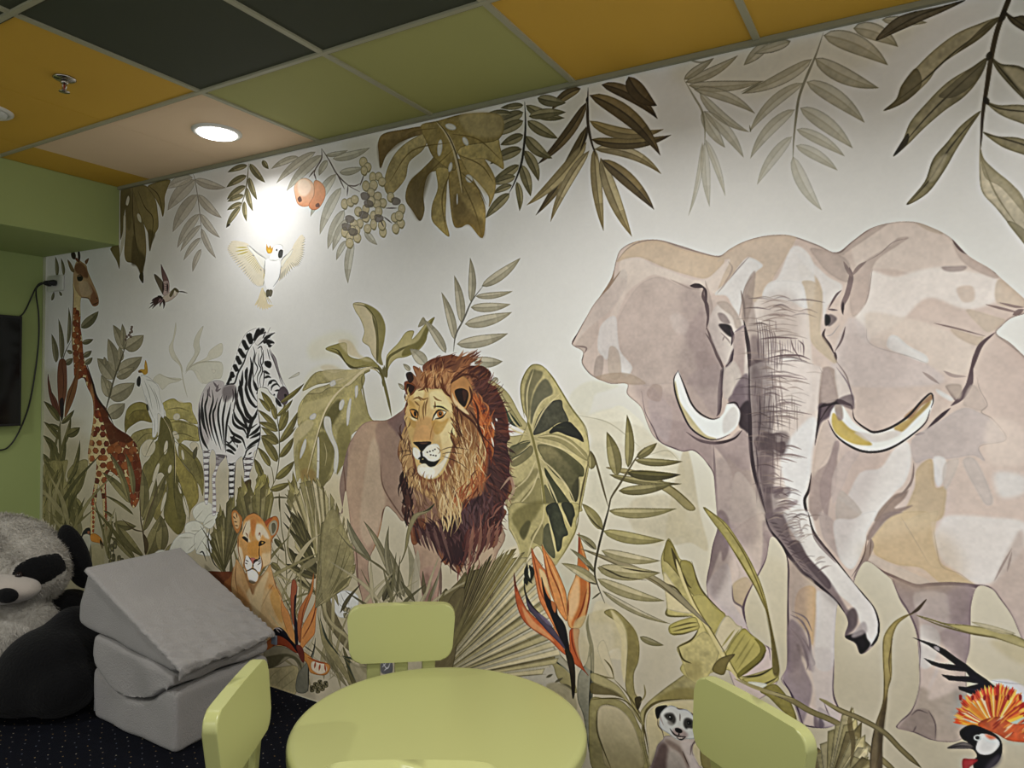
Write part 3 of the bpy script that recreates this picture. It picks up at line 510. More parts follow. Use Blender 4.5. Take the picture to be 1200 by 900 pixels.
M('868 308 866 380 868 440 880 500 900 560|866 440 860 480 840 530', 9, '40362a', .9); M('862 360 866 340', 6, K2)
for q in ((640, 395, 524, 442, 42), (640, 425, 526, 478, 38), (640, 475, 560, 510, 34), (635, 525, 524, 577, 40), (625, 580, 528, 640, 34), (612, 620, 526, 647, 32), (600, 652, 534, 682, 24), (592, 680, 508, 767, 34), (650, 370, 785, 415, 38), (655, 425, 762, 487, 40), (650, 478, 742, 557, 42), (645, 530, 694, 637, 36), (632, 580, 666, 690, 36), (617, 640, 627, 742, 24), (660, 410, 790, 395, 36), (690, 345, 790, 362, 40), (600, 400, 500, 408, 24), (640, 370, 560, 380, 24)):
    leaf(*q, '8d8763', '4c4833', ((q[0] % 7)-3)*.03, .95, tip=.25, rib=.8)
M('645 358 648 440 642 520 632 580 610 640 590 680', 7, '2f2b20', .9)
# monstera hanging
MO, MD = '958250', '544628'
for s, c in (('290 445 220 455 150 470 130 500 132 540 138 592 160 545 200 505 260 480 300 470', '6f5d38'), ('310 465 240 495 190 540 160 600 152 660 175 685 225 630 240 570 290 525', 'a09060'), ('340 450 330 540 290 590 240 640 226 700 250 740 277 777 293 740 290 680 310 610 370 590 400 500', '7b6b40'),
             ('335 590 340 660 320 720 318 770 340 800 380 832 368 770 370 700 374 640 390 600', 'a39158'), ('380 590 382 700 395 790 420 800 450 790 497 837 508 740 490 680 470 640 420 560', '9c874f'), ('400 500 440 600 480 640 518 690 520 728 542 670 535 610 470 520', 'a38f58'),
             ('390 430 440 440 540 470 560 520 572 592 545 580 500 560 430 560 390 500', 'a4935c'), ('280 442 340 425 440 400 560 405 555 490 420 520 400 600 330 560 300 500', '8a7947')):
    A(s, c, .97, e=.3, n=.35)
A('420 400 560 405 555 480 450 470', 'a5966a', .7, 3); A('430 560 500 570 540 650 520 690 470 640', 'b09d66', .5, 3); A('240 640 300 590 330 560 290 700 277 777 240 720', '5d4f2f', .6, 3); A('400 680 450 740 500 780 497 837 450 790 400 795', '5f4f2c', .65, 3); A('130 500 200 490 260 470 160 545 138 592', '574729', .5, 2)
for x, y, w, h, r in ((347, 520, 9, 30, .1), (385, 446, 20, 11, .3), (437, 497, 9, 17, -.5), (384, 588, 7, 18, .2), (450, 628, 12, 16, -.6), (408, 700, 3, 20, 0)):
    a = np.linspace(0, 2*np.pi, 9)[:-1]; A(np.stack([x+w*np.cos(a)*math.cos(r)-h*np.sin(a)*math.sin(r), y+w*np.cos(a)*math.sin(r)+h*np.sin(a)*math.cos(r)], 1), 'c6c2b4', 1, e=.2)
M('335 430 370 470 395 520 410 590 425 680', 11, 'b5a982', .95); M('335 425 372 470 400 530 418 600 430 690', 4, '4e4228', .8); M('400 520 300 620 260 700|395 500 250 530 170 640|415 600 480 660 510 720|400 540 490 580 535 640|380 470 480 490 560 560|425 640 470 740 495 830|385 600 355 700 370 820|340 450 240 470 140 560', 4, '66562f', .7)
# fruit and pale leaves near the lamp
Z(250, 170, 5)
for q in ((640, 60, 430, 270, 60), (600, 40, 370, 225, 50), (500, 70, 340, 140, 40), (670, 90, 620, 180, 40), (720, 170, 570, 420, 60), (750, 250, 625, 525, 60), (770, 380, 672, 610, 60), (790, 430, 700, 620, 50), (780, 560, 722, 675, 36), (820, 560, 790, 812, 50), (890, 500, 962, 585, 40), (700, 80, 920, 15, 50), (740, 160, 880, 130, 46), (660, 60, 790, 30, 30)):
    leaf(*q, 'b7b4a3', '8d8a76', .05, .75, tip=.35, rib=.6)
M('635 20 680 90 725 170 790 235 860 275|725 165 770 260|790 235 785 300|860 240 875 200 885 170|790 235 830 240 865 225|635 20 635 80 600 140 590 180|600 140 560 190|590 160 605 210', 6, '5d514c', .9)
A('480 300 475 240 510 200 550 195 590 230 590 300 570 350 530 362 495 345', 'dbb898', .95, e=.25, c2='cf8f66', g='520 220 520 350'); A('590 215 620 210 655 250 655 310 620 370 580 380 560 350 590 290', 'd29468', .95, e=.25, c2='c98055', g='620 230 600 370'); A('500 210 550 205 575 250 540 300 500 280', 'e8d5c2', .6, 2)
A('495 315 510 300 520 325 505 335', '6a4436', .9); A('600 350 618 340 625 360 605 365', '6a4436', .8)
r = np.random.default_rng(5)
for x, y in ((880, 100), (905, 130), (885, 150), (970, 185), (935, 190), (990, 215), (895, 240), (940, 235), (925, 280), (965, 300), (995, 340), (960, 345), (925, 330), (770, 345), (805, 335), (830, 320), (850, 390), (895, 375), (895, 425), (940, 415), (970, 390), (860, 460), (825, 465), (905, 490), (940, 465), (770, 510), (800, 540), (840, 500), (845, 545), (800, 575), (815, 500), (1040, 305), (1105, 375), (1065, 425), (1100, 460), (1070, 490), (995, 510), (990, 470), (1090, 415)):
    a = np.linspace(0, 2*np.pi, 9)[:-1]; w, h = 21+r.random()*5, 27+r.random()*6; P = np.stack([x+w*np.cos(a), y+h*np.sin(a)], 1)
    A(P, 'bab58a', .97, e=.4); A(P*[1, 1]+[0, 0], '77704c', .0); L([[x-w*.6, y+h*.7], [x+w*.3, y+h*.95], [x+w*.9, y+h*.2]], 8, '7c754f', .75); A(np.array([[x-8, y-14], [x+4, y-16], [x+6, y-4], [x-8, y-2]]), 'd6d3b4', .5)
for x, y in ((890, 300), (910, 345), (880, 410), (800, 435), (820, 510), (780, 480), (970, 430), (1070, 330)): A([[x-26, y-14], [x, y-24], [x+28, y-8], [x+20, y+18], [x-16, y+20]], '6b6258', .75, e=.2)
M('1000 420 1050 460|1010 370 1080 370|980 440 1000 480', 6, '4d423c', .9)
for q in ((200, 120, 85, 160, 34), (195, 180, 78, 248, 40), (190, 240, 80, 320, 40), (180, 295, 84, 332, 34), (170, 340, 82, 382, 30), (160, 360, 76, 485, 34), (215, 110, 305, 220, 40), (210, 190, 258, 322, 34), (198, 250, 233, 388, 32), (183, 330, 196, 448, 28), (290, 90, 325, 140, 30)):
    leaf(*q, '96936c', '54523a', .04, .95, tip=.35, rib=.7)
M('208 110 200 200 185 290 150 390', 6, '6b684e', .9); A('76 485 90 462 100 468', '3b3a34', .9)
# pale frond at left and monstera tips
Z(130, 200, 7.5)
for q in ((740, 80, 500, 350, 120), (760, 210, 545, 540, 110), (780, 380, 585, 680, 80), (790, 480, 612, 710, 56), (790, 590, 640, 790, 50), (740, 75, 1010, 150, 80), (770, 210, 975, 415, 80), (790, 380, 960, 590, 66), (800, 510, 925, 770, 56), (795, 690, 720, 890, 50), (720, 60, 480, 160, 90)):
    leaf(*q, 'b2aa9a', '8c8476', .05, .62, tip=.2, rib=.7)
M('725 30 740 80 760 200 780 350 795 500 795 640', 6, '7f776a', .7)
A('88 165 130 155 130 300 118 400 110 520 90 600 84 560', '5c5230', .97, e=.3)
A('130 160 200 150 240 300 270 400 300 520 312 680 305 780 288 860 272 950 250 880 225 835 190 812 140 798 120 740 122 640 130 540 130 400 125 260', '726540', .97, e=.3); A('195 140 300 130 350 180 395 260 412 360 420 490 390 555 362 640 344 708 334 640 330 560 295 480 260 400 225 280', '7f7246', .97, e=.3)
A('330 130 515 78 500 150 475 230 475 310 458 406 435 330 400 260 360 200', '7a6d43', .97, e=.3)
A('200 560 240 680 300 760 288 860 272 950 250 880 225 835 180 805', '443a22', .75, 3); A('330 520 390 555 362 640 344 708 334 640', '4a4026', .7, 2); A('130 160 170 155 190 300 180 480 150 520 130 400', '4f4629', .7, 3); A('300 150 350 220 395 300 400 420 340 330', '91834f', .5, 3)
A('155 220 165 250 150 305 133 295 140 250', 'b9b5a2'); A('240 375 262 400 268 455 245 440 232 400', 'b9b5a2'); A('112 400 130 400 130 470 115 640 80 760 90 640 108 520', 'b3ae9c', .9)
M('205 400 215 600 250 740|240 180 300 320 365 400 370 500 350 680|340 140 420 220 460 390|190 160 195 400 205 560', 6, '3d331c', .8); A('0 680 70 650 78 860 50 790 10 720', '625832', .95); A('285 900 262 900 250 940 285 990', '3f3620')
# ---- birds
Z(255, 265, 8.575)
W_ = 'd9d9d4'
def feathers(tips, os_, w, c='cdc9b0', q='b3a668'):
    T = np.array(spl(tips, 3)); O = np.array(spl(os_, 3)); n = len(T); ix = np.linspace(0, len(O)-1, n)
    O = np.stack([np.interp(ix, range(len(O)), O[:, k]) for k in (0, 1)], 1)
    for o, t in zip(O, T):
        m = (o+t)/2+np.array([4, -6]); L([o, m, t], w, c, .95, t=(.1, .2)); L([o, o*.45+t*.55], w*.35, q, .8); L([m+[w*.35, w*.3], t+[w*.2, w*.2]], w*.16, '8d8b80', .75)
def spl(P, n): return smooth(np.array(P, float), False, n)
feathers([(132, 155), (98, 212), (105, 262), (140, 322), (190, 388), (250, 460), (300, 515), (345, 570), (385, 595), (415, 605), (450, 600)], [(318, 195), (350, 225), (395, 275), (440, 330), (475, 400), (478, 450)], 30)
feathers([(854, 85), (880, 120), (874, 208), (868, 285), (845, 342), (818, 392), (772, 416), (705, 478), (655, 522), (618, 548)], [(770, 205), (740, 240), (700, 285), (660, 330), (640, 390)], 28)
A('300 190 380 240 490 330 485 440 430 400 370 300 320 240', 'd6d5cd', .9, e=.2, n=.03); A('640 345 700 285 760 225 740 290 690 350 645 420', 'd3d1c6', .85, e=.2, n=.03)
for x, y, u, v in ((300, 215, 185, 215), (305, 235, 180, 255), (312, 255, 200, 290)): L([[x, y], [u, v]], 12, 'a8993f', .7)
for i in range(8): L([[460-i*2, 620], [420-i*4+i*14, 740+i*6], [375+i*27, 800+20*math.sin(i*.45)*2.4]], 28, 'ccc5a0', .95, t=(.1, .3)); L([[462, 640], [400+i*21, 780]], 5, 'aba070', .8)
A('480 340 550 310 620 330 640 400 630 500 590 590 560 640 500 640 470 560 480 440', 'dedede', 1, e=.15, n=.02); A('560 210 600 180 650 195 662 250 640 320 600 345 540 350 520 320 540 260', 'dededb', 1, e=.15, n=.02)
A('640 235 660 250 650 310 620 320 610 290 620 250', '4b4b49', .95); A('590 232 602 232 602 248 590 248', '5a5c58'); A('495 190 515 220 530 195 545 225 560 210 550 260 530 275 505 270 490 235', 'cf9f3c', .95); A('500 240 530 230 540 262 510 268', 'e0b94c'); L('495 180 500 220', 5, 'c49a44')
A('490 650 520 640 520 700 495 710', '5c5848', .95); A('525 640 555 650 545 700 522 705', '6b6655', .95); M('320 195 400 270 490 330|480 345 470 440 475 480|640 350 660 320 700 280|640 400 620 520 560 610|370 300 350 290|430 430 445 450', 6, '7e7e80', .8); M('600 182 650 195 662 250|540 340 600 348', 3, 'a9a9a5', .8)
Z(160, 300, 12.86)
A('370 125 410 200 460 300 490 380 500 480 480 560 440 500 410 400 385 300', '6b4f4e', .95, e=.3); A('270 270 330 310 400 390 410 480 405 580 370 530 320 430 280 340', '5d5142', .95, e=.3); A('400 400 480 380 500 500 480 580 420 600 395 560', 'a5908c', .95)
M('400 380 405 480 400 580|465 400 470 480 465 560', 26, '3c2729'); M('410 420 460 430|410 450 460 460|410 480 460 490|415 510 460 520', 8, '6b4f50')
A('400 620 480 560 560 500 600 490 640 520 620 580 560 640 500 680 440 700 410 680', 'b3a598', .95, e=.25); A('560 490 600 485 635 520 640 550 600 540 580 520 540 600 510 620 500 580', '5e573c', .95); M('630 535 700 540 770 560', 14, '55473f'); A('570 520 600 540 600 600 570 600', 'cfc8b8', .8)
M('400 620 300 690 190 790|380 600 280 680 205 720|360 610 260 660 230 680|390 640 300 720 240 795|400 650 370 700 355 765|400 640 420 720 410 795', 34, '3f2b2b', .95, t=(.2, .6)); M('380 620 330 700|400 650 350 720', 20, '8d6f71', .8); A('320 605 370 600 400 640 380 650', '33211f')
# ---- foliage and animals, left half
def fan(o, tips, w, cs, d='4a4430', a=.95, seed=3):          # pleated palm blades from one point
    r = np.random.default_rng(seed); o = np.array(o, float); tips = [np.array(t, float) for t in tips]; T2 = []
    for p, q in zip(tips, tips[1:]): T2 += [p, (p+q)/2+((p+q)/2-o)*r.normal()*.05]
    T2.append(tips[-1])
    for i, T in enumerate(T2):
        D = T-o; n = np.array([-D[1], D[0]])/np.hypot(*D); ww = w*(.50+.22*r.random()); s = .80+.1*r.random(); c = cs[i % len(cs)]
        A([o+n*ww*.05, o+D*.5+n*ww*.33, o+D*s+n*ww*.5, T+n*ww*.12, o+D*(s+.05)-n*ww*.1, o+D*s-n*ww*.5, o+D*.5-n*ww*.3, o-n*ww*.05], c, a, e=.35, n=.3, sm=0)
        A([o, o+D*.5-n*ww*.02, o+D*s-n*ww*.05, o+D*(s+.05)-n*ww*.1, o+D*s-n*ww*.5, o+D*.5-n*ww*.3], d, .38, sm=0)
        A([o, o+D*.5+n*ww*.18, o+D*s+n*ww*.28, o+D*s+n*ww*.12, o+D*.5+n*ww*.06], 'cdc79c', .35, sm=0)
        L([o+n*ww*.05, o+D*.5+n*ww*.33, o+D*s+n*ww*.5], max(.5*FR[2], ww*.05), '3f3a24', .55); L([o, o+D*.5, o+D*.93], max(.45*FR[2], ww*.04), d, .7)
# washes behind the left thicket
Z()
A('50 500 120 520 200 540 330 560 420 600 420 720 300 800 60 720', 'a39b74', .3, 14); A('380 560 460 600 560 680 700 760 700 860 400 860 330 700', 'b0a680', .3, 12)
A('360 440 400 430 420 480 380 520 350 520', 'c9c5a4', .5, 6); A('370 560 430 570 430 620 380 620', 'c4bb8c', .45, 6); A('590 650 640 640 650 700 600 720', 'c8bf9a', .7, 3)
# faded big plant behind the zebra
Z(100, 370, 7.5); G1, G2 = 'bebca8', 'a5a28c'
A('795 60 770 200 735 280 760 370 830 440 850 520 840 420 790 330 775 250 800 130', G1, .8); A('1040 90 980 160 950 250 960 330 900 430 890 480 960 400 1010 310 1005 220', G1, .8); A('880 490 960 420 1050 400 1200 410 1200 540 1130 560 1060 600 1000 560 940 480', G1, .7); A('1200 240 1100 300 1060 370 960 420 1100 390 1200 340', 'bfbca2', .6)
A('650 510 720 540 840 550 820 580 740 600 680 650 640 600 590 570', G1, .75); M('840 420 860 560 880 650 900 720|900 470 960 400 1000 320|860 500 840 430 790 360|1200 410 1050 405 940 440 880 510|860 560 780 560 660 520', 9, G2, .6); A('1110 470 1150 480 1130 510', 'c6c3b2', .8); A('960 480 1000 500 1040 600 990 560', 'c6c3b2', .6)
# ovate leaved stem
G1, G2 = '9d9879', '6f6a52'
for q in ((250, 560, 105, 375, 130), (210, 720, 140, 520, 90), (270, 500, 200, 200, 110), (180, 440, 165, 360, 40), (340, 300, 245, 80, 90), (330, 270, 325, 70, 56), (310, 400, 300, 270, 60), (350, 290, 515, 170, 130), (290, 490, 500, 360, 130), (275, 540, 435, 450, 90), (215, 720, 435, 590, 150), (195, 880, 350, 770, 130), (220, 650, 190, 560, 60)):
    leaf(*q, G1, G2, .04, .9, rib=.7, m=.6, tip=.15)
M('180 900 190 800 220 690 250 570 300 430 340 310 370 220', 14, '55503c', .85); 
for x, y in ((355, 210), (365, 185), (385, 170), (395, 150), (405, 120), (410, 100), (400, 185), (410, 140)): A([[x-9, y-8], [x+9, y-10], [x+8, y+10], [x-7, y+9]], '6b5a4e', .9)
# monstera left
Z(130, 470, 5); MG, MK = '827a42', '4b4728'
for s, c in (('85 190 80 120 95 50 130 15 180 5 225 30 245 70 245 125 180 115 130 140 100 165', '756a35'), ('105 240 130 190 190 165 250 160 275 185 265 225 210 230 175 270 165 330 130 290 110 260', '8d8552'), ('300 20 330 -5 370 -15 410 10 470 10 480 60 510 130 470 130 420 105 380 115 330 100 320 60', 'a09a58'),
             ('345 110 400 110 470 130 515 160 520 230 480 235 430 230 400 250 360 170', '9c9455'), ('400 250 450 270 520 350 545 430 540 555 520 500 480 440 440 380 400 330', '7a7242'), ('370 250 400 330 450 400 500 460 515 530 510 590 470 640 460 710 455 620 420 560 380 440', '85793f'),
             ('295 90 345 110 370 200 380 300 380 400 400 460 430 560 440 640 440 700 425 755 392 782 340 730 315 690 310 640 330 560 330 480 300 420 260 440 230 480 200 560 175 620 200 520 215 420 250 320 270 240 285 180', '5f5c30'),
             ('270 230 230 330 190 380 180 470 200 520 200 590 240 480 290 400 320 330', '726c3e'), ('325 440 290 520 255 590 245 660 270 700 300 650 330 560', '7a7040')):
    A(s, c, .97, e=.3, n=.35)
A('350 330 370 560 400 700 395 780 340 730 320 680 340 560', '6f6634', .7, 2); A('300 100 340 130 360 260 300 330 280 240', '54532d', .7, 3); A('90 60 130 20 180 10 220 40 180 50 130 60 100 110', '9b9150', .7, 1); A('330 10 400 0 460 30 400 40 350 60', 'b3ab6c', .6, 2)
for x, y, w, h, r_ in ((323, 272, 11, 42, .15), (382, 200, 16, 28, -.5), (422, 315, 8, 32, -.15), (386, 92, 22, 20, -.8), (346, 398, 10, 26, .2), (405, 510, 8, 34, -.2), (265, 420, 12, 60, .3), (320, 475, 6, 14, 0), (440, 620, 12, 70, -.2), (490, 265, 26, 30, -.6), (220, 275, 40, 55, .4), (310, 590, 10, 60, .25)):
    a = np.linspace(0, 2*np.pi, 9)[:-1]; A(np.stack([x+w*np.cos(a)*math.cos(r_)-h*np.sin(a)*math.sin(r_), y+w*np.cos(a)*math.sin(r_)+h*np.sin(a)*math.cos(r_)], 1), 'bdb89b', 1, e=.2)
M('298 85 340 150 365 230 378 330 378 480', 8, 'b2a97c', .9); M('300 80 350 170 370 270 374 400 372 550 395 690', 4, '3c3a20', .8); M('375 300 430 370 490 450 510 540|378 440 420 540 450 640|370 230 430 280 500 360 540 500|365 200 420 190 500 220|345 130 400 120 500 150|330 170 250 230 200 330|350 260 280 350 230 460|365 400 310 480 270 620|100 90 150 55 220 60|330 50 400 40 460 60|140 260 200 195 270 190', 4, '50492a', .65)
# cockatoo
Z(100, 370, 7.5)
A('500 520 560 540 620 590 650 640 660 720 690 800 690 900 640 860 640 980 620 1060 590 1060 590 940 560 860 530 740 510 660 490 600 480 560', 'cdccc6', .97, e=.25, n=.06)
M('520 570 560 680 590 820|560 600 620 720 640 830|600 640 640 740 660 850|530 700 560 800 600 900|610 900 612 1040', 6, '8e8d86', .6); A('455 560 475 530 490 560 480 620 455 610', '2b2925', .95); A('465 490 490 470 520 470 520 440 530 390 545 430 550 500 520 520 500 500', 'b28c33', .95); A('470 480 500 490 495 500 470 500', '6b4f1c', .9); M('535 560 590 575 620 600', 4, '908f88', .7); A('535 790 550 780 560 830 545 830', '3c3826')
# giraffe
Z(50, 430, 7.5)
A('255 250 200 330 215 420 330 470 390 480 260 560 200 620 330 700 330 1000 0 1000 0 100 60 40 130 30', '8a8558', .25, 10)
GB = 'bfa97a'; GR = ('74351e', '632719', '84431f', '8c4c28')
NECK = ('205 -870 260 -880 285 -790 330 -640 362 -545 330 -500 300 -520 265 -560 255 -520 255 -440 255 -330 270 -200 300 -60 340 0 390 20 430 100 470 220 540 300 560 420 590 520 640 600 720 640 790 680 830 740 860 830 875 930 870 1080 840 1180 800 1240 760 1160 700 1000 640 930 600 900 560 960 520 1000 500 1100 520 1300 520 1420 500 1450 470 1300 460 1150 430 1080 400 1150 380 1400 350 1420 360 1200 370 1050 380 940 330 900 335 780 370 640 360 480 335 360 330 200 325 100 320 40')
Z(50, 290, 5.628); NK = '205 160 220 100 240 85 265 100 290 120 300 160 330 230 360 300 372 350 365 380 335 388 315 360 300 335 262 330 252 350 250 400 252 440 250 520 262 600 270 700 290 780 330 880 345 930 360 1000 420 1060 440 1130 480 1180 520 1210 570 1240 620 1300 640 1380 655 1460 655 1560 640 1660 600 1720 560 1640 540 1560 480 1500 440 1480 420 1560 425 1700 430 1900 408 1900 400 1750 390 1640 370 1560 360 1640 340 1880 316 1880 322 1680 350 1500 352 1400 310 1430 300 1350 320 1230 335 1120 330 1000 295 920 270 860 215 870 205 760 195 600 200 440 205 300 200 240'
A(NK, GB, .98, e=.35, n=.2)
with clip(NK):
    # coat patches: a jittered net of brown plates
    r = np.random.default_rng(11)
    def patch(x, y, w, h, c):
        k = 6; a = np.linspace(0, 2*np.pi, k+1)[:-1]+r.normal()*.12; q = .84+.26*r.random(k)
        A(np.stack([x+w*q*np.cos(a), y+h*q*np.sin(a)], 1), c, .95, e=.3, n=.3, sm=0)
    for y in range(420, 1000, 40):
        cx = np.interp(y, [420, 700, 860, 1000], [228, 235, 262, 330]); hw = np.interp(y, [420, 700, 860, 1000], [25, 34, 54, 52]); nk = 3 if y > 800 else 2
        for i in range(nk): patch(cx-hw+(i+.5)*2*hw/nk+r.normal()*3+(6 if (y//40) % 2 else -4), y+(i % 2)*18, hw/nk*1.3, 28, GR[r.integers(4)])
    for y in range(940, 1700, 50):
        for x in range(300, 690, 40 if y < 1200 else 50): k_ = .7 if (x < 440 and y > 1130) else 1; patch(x+(24 if (y//50) % 2 else 0)+r.normal()*5, y+r.normal()*5, 29*k_+r.random()*3, 34*k_, GR[r.integers(4)])
    A('290 760 340 880 380 1000 440 1120 480 1170 540 1225 600 1260 560 1290 500 1280 450 1300 430 1250 400 1150 350 1000 300 860', '4e2416', .9, 1); A('320 900 340 960 345 1120 330 1300 310 1400 300 1100', 'b8a26c', .5, 3); A('600 1350 655 1450 655 1560 640 1660 610 1600', '571f14', .7, 2)
    for y in range(1500, 1900, 30): patch(420, y, 12, 13, '9a4a2c'); patch(335, y+10, 9, 14, '9a4a2c'); patch(410+8, y+15, 7, 8, '9a4a2c')
    A('205 160 240 85 300 130 372 350 340 390 300 335 262 330 230 300 205 240', 'a28460', .95); A('215 120 250 100 290 140 300 200 260 190 220 160', '5a3420', .7, 2); A('300 230 340 280 372 350 365 385 335 388 315 360 320 300', '7a4c33', .75, 2); A('240 230 300 230 330 300 262 325', 'b7a184', .6, 2)
M('290 760 330 890 360 990 430 1090 470 1170', 12, '2b1a12', .9); A('228 195 255 190 268 205 255 222 235 220', '17110e', .95); L('225 190 250 182 270 200', 5, '33211a'); M('330 375 350 372 368 360|355 330 362 340', 6, '3e1d16', .9)
A('188 40 205 28 220 50 215 78 195 70', '2b1a13', .95); A('232 32 245 28 250 60 245 95 238 90', '2b1a13', .95); A('225 90 215 70 232 72 245 100', '6a4026'); A('288 112 280 90 305 70 300 95', '6b4a30', .95); A('165 80 185 100 210 150 205 165 185 150 170 110', '6d5a3a', .95)
M('200 240 205 300 202 420 195 600 205 760', 6, '5a3a24', .7); M('255 330 300 335 320 360', 4, '4c2d1d', .8)
# left blades and bird of paradise by the corner
B1, B2 = '7b7a55', '3f3f28'
for q in ((90, 760, 60, 570, 40), (125, 740, 105, 470, 34), (165, 640, 172, 395, 26), (255, 530, 370, 420, 60), (262, 630, 335, 605, 34), (268, 720, 325, 680, 36), (280, 770, 330, 725, 34), (150, 770, 200, 730, 40), (195, 700, 160, 680, 26), (95, 190, 85, 60, 26), (140, 185, 122, 70, 22), (60, 350, 75, 290, 20), (125, 320, 110, 290, 16)):
    leaf(*q, B1, B2, .04, .85, tip=.2)
M('120 860 140 720 190 610', 5, '45432e', .8)
Z(50, 430, 7.5)
A('150 -60 200 -60 215 40 215 200 190 340 175 440 150 420 135 250 130 60', '6b3a24', .9, e=.3); A('195 400 215 240 260 140 300 40 330 -60 315 100 290 240 240 370 200 440', '7e5230', .95, e=.3); A('50 60 75 200 130 300 150 420 150 470 100 380 60 260 45 140', '5e2e22', .9, e=.3); A('150 300 185 280 185 420 165 470', '221c24', .9)
M('170 -40 185 120 175 330|300 60 250 220 200 400|60 120 90 260 150 420', 5, '3c1d14', .7)
for q in ((150, 480, 10, 300, 60), (165, 500, 280, 375, 44), (150, 640, 10, 480, 50), (130, 760, 5, 600, 60), (165, 720, 250, 430, 40), (60, 900, 5, 760, 60), (160, 560, 60, 500, 40), (215, 600, 330, 530, 80), (170, 900, 30, 640, 60), (100, 1000, 200, 600, 60), (60, 1100, 70, 640, 60), (200, 1100, 330, 640, 50), (330, 900, 240, 1060, 50)):
    leaf(*q, '70703f', '33341d', .05, .92, tip=.3)
M('160 900 155 700 150 560 160 460|60 880 110 700 150 520', 22, '595a33', .9); M('230 600 330 540', 4, '3b3b24')
Z(50, 540, 6)
A('0 60 60 0 130 0 180 0 160 120 200 160 230 60 260 0 320 0 300 120 230 240 250 330 220 450 120 440 0 400', '87824f', .85, e=.3, n=.3)
for q in ((20, 300, 40, 0, 70), (60, 380, 140, 20, 60), (120, 440, 90, 100, 80), (140, 430, 220, 120, 80), (200, 260, 300, 60, 60), (10, 400, 60, 150, 40), (180, 440, 280, 330, 110), (215, 260, 290, 350, 60), (100, 200, 10, 0, 60), (180, 130, 240, 0, 60), (5, 250, 110, 60, 60)):
    leaf(*q, '817c4a', '3b3a20', .04, .9, tip=.15)
M('0 370 60 395 120 440|5 330 60 200 130 50|150 200 230 90 260 0|220 250 270 340|120 440 200 330 240 180', 5, '3a3a20', .8); A('215 450 250 380 280 470 270 520 230 540', '6b6a45', .8)
# blades over the giraffe
for q in ((620, 300, 420, 80, 60), (610, 290, 470, -60, 44), (640, 240, 580, -60, 40), (640, 380, 430, 240, 24), (500, 430, 410, 470, 30), (500, 440, 660, 460, 70), (430, 600, 490, 430, 44), (530, 460, 720, 680, 70), (650, 700, 470, 530, 50), (500, 405, 430, 350, 24), (700, 400, 700, 60, 70), (700, 420, 870, 80, 70), (705, 500, 800, 120, 60), (740, 580, 860, 400, 60), (730, 680, 830, 380, 110), (830, 640, 830, 380, 90), (860, 640, 1005, 535, 60), (800, 500, 830, 400, 30)):
    leaf(*q, '837b50', '413d26', .05, .95, tip=.3)
M('720 650 710 520 690 400 690 250|720 500 640 480 560 410|710 480 760 330 820 170|740 560 700 500', 9, '564935', .9); A('705 510 740 560 745 610 725 660 715 600', '463826', .9)
for x, y in ((490, 610), (510, 590), (470, 660), (500, 680), (540, 690), (560, 710), (480, 720)): A([[x-14, y-20], [x+10, y-24], [x+12, y+22], [x-10, y+26]], '56513a', .85); A([[x-8, y], [x+6, y], [x+5, y+16], [x-6, y+16]], '8e8a5e', .8)
M('500 740 500 640 495 590', 5, '3a3826')
# toucan
A('270 540 290 490 330 470 340 520 335 560 345 620 345 700 320 760 270 740 250 640', '2a2a30', .97); A('290 520 330 520 340 570 330 640 320 680 290 620 275 570', 'b9b4a6', .95); A('300 480 330 470 340 500 320 520 330 500', '26242a'); A('338 520 370 510 410 540 425 590 400 580 345 565', 'c58234', .98, e=.25); A('405 550 428 590 420 620 405 585', '3a2a20'); A('318 495 332 495 330 515 318 512', '8f5a44'); A('300 660 345 690 300 800 260 830 240 780', '17181d')
A('340 600 430 600 430 740 390 790 320 760', 'a89d74', .6, 2)
# white blossoms
Z(130, 470, 5); WF = 'c9c8ba'
for s in ('480 640 530 590 590 600 600 660 560 710 500 700', '540 720 580 660 640 655 610 720 580 750', '440 720 500 700 545 740 500 780 440 780', '340 880 380 800 440 770 500 790 490 870 430 900 360 900', '490 790 550 740 560 800 540 870 500 880', '545 800 580 770 590 900 520 900 500 880', '250 900 300 870 360 900 420 930 380 990 260 980'): A(s, WF, .97, e=.3, n=.08)
M('540 735 560 800 560 870 590 960|560 740 600 820 620 900|490 700 540 640|520 760 470 760|400 800 480 800|450 880 500 830|540 730 600 690', 4, '8f8e78', .6); M('580 745 570 830 600 940 640 990|520 890 540 885 560 940', 7, '2d2c22', .85)

Z()
_r = np.random.default_rng(31)
def blades(x0, x1, y0, y1, n, ln, w, cs, lean=0., a=.85):
    Z()
    for _ in range(n):
        x = x0+(x1-x0)*_r.random(); y = y0+(y1-y0)*_r.random(); th = math.radians(90+lean+_r.normal()*22); l = ln*(.6+.8*_r.random()); b_ = _r.normal()*.18*l
        L([[x, y], [x+math.cos(th)*l*.5+b_, y-math.sin(th)*l*.5], [x+math.cos(th)*l+b_*2.4, y-math.sin(th)*l*.95]], w*(.6+.8*_r.random()), cs[_r.integers(len(cs))], a, t=(.25, .6), e=.2)
blades(52, 92, 600, 650, 34, 55, 4.2, ('6c6940', '868253', '4b4a2b', '9a9668', '5c5a35'))
blades(100, 160, 630, 665, 9, 50, 3.2, ('7b754a', '57522f', '979066'))
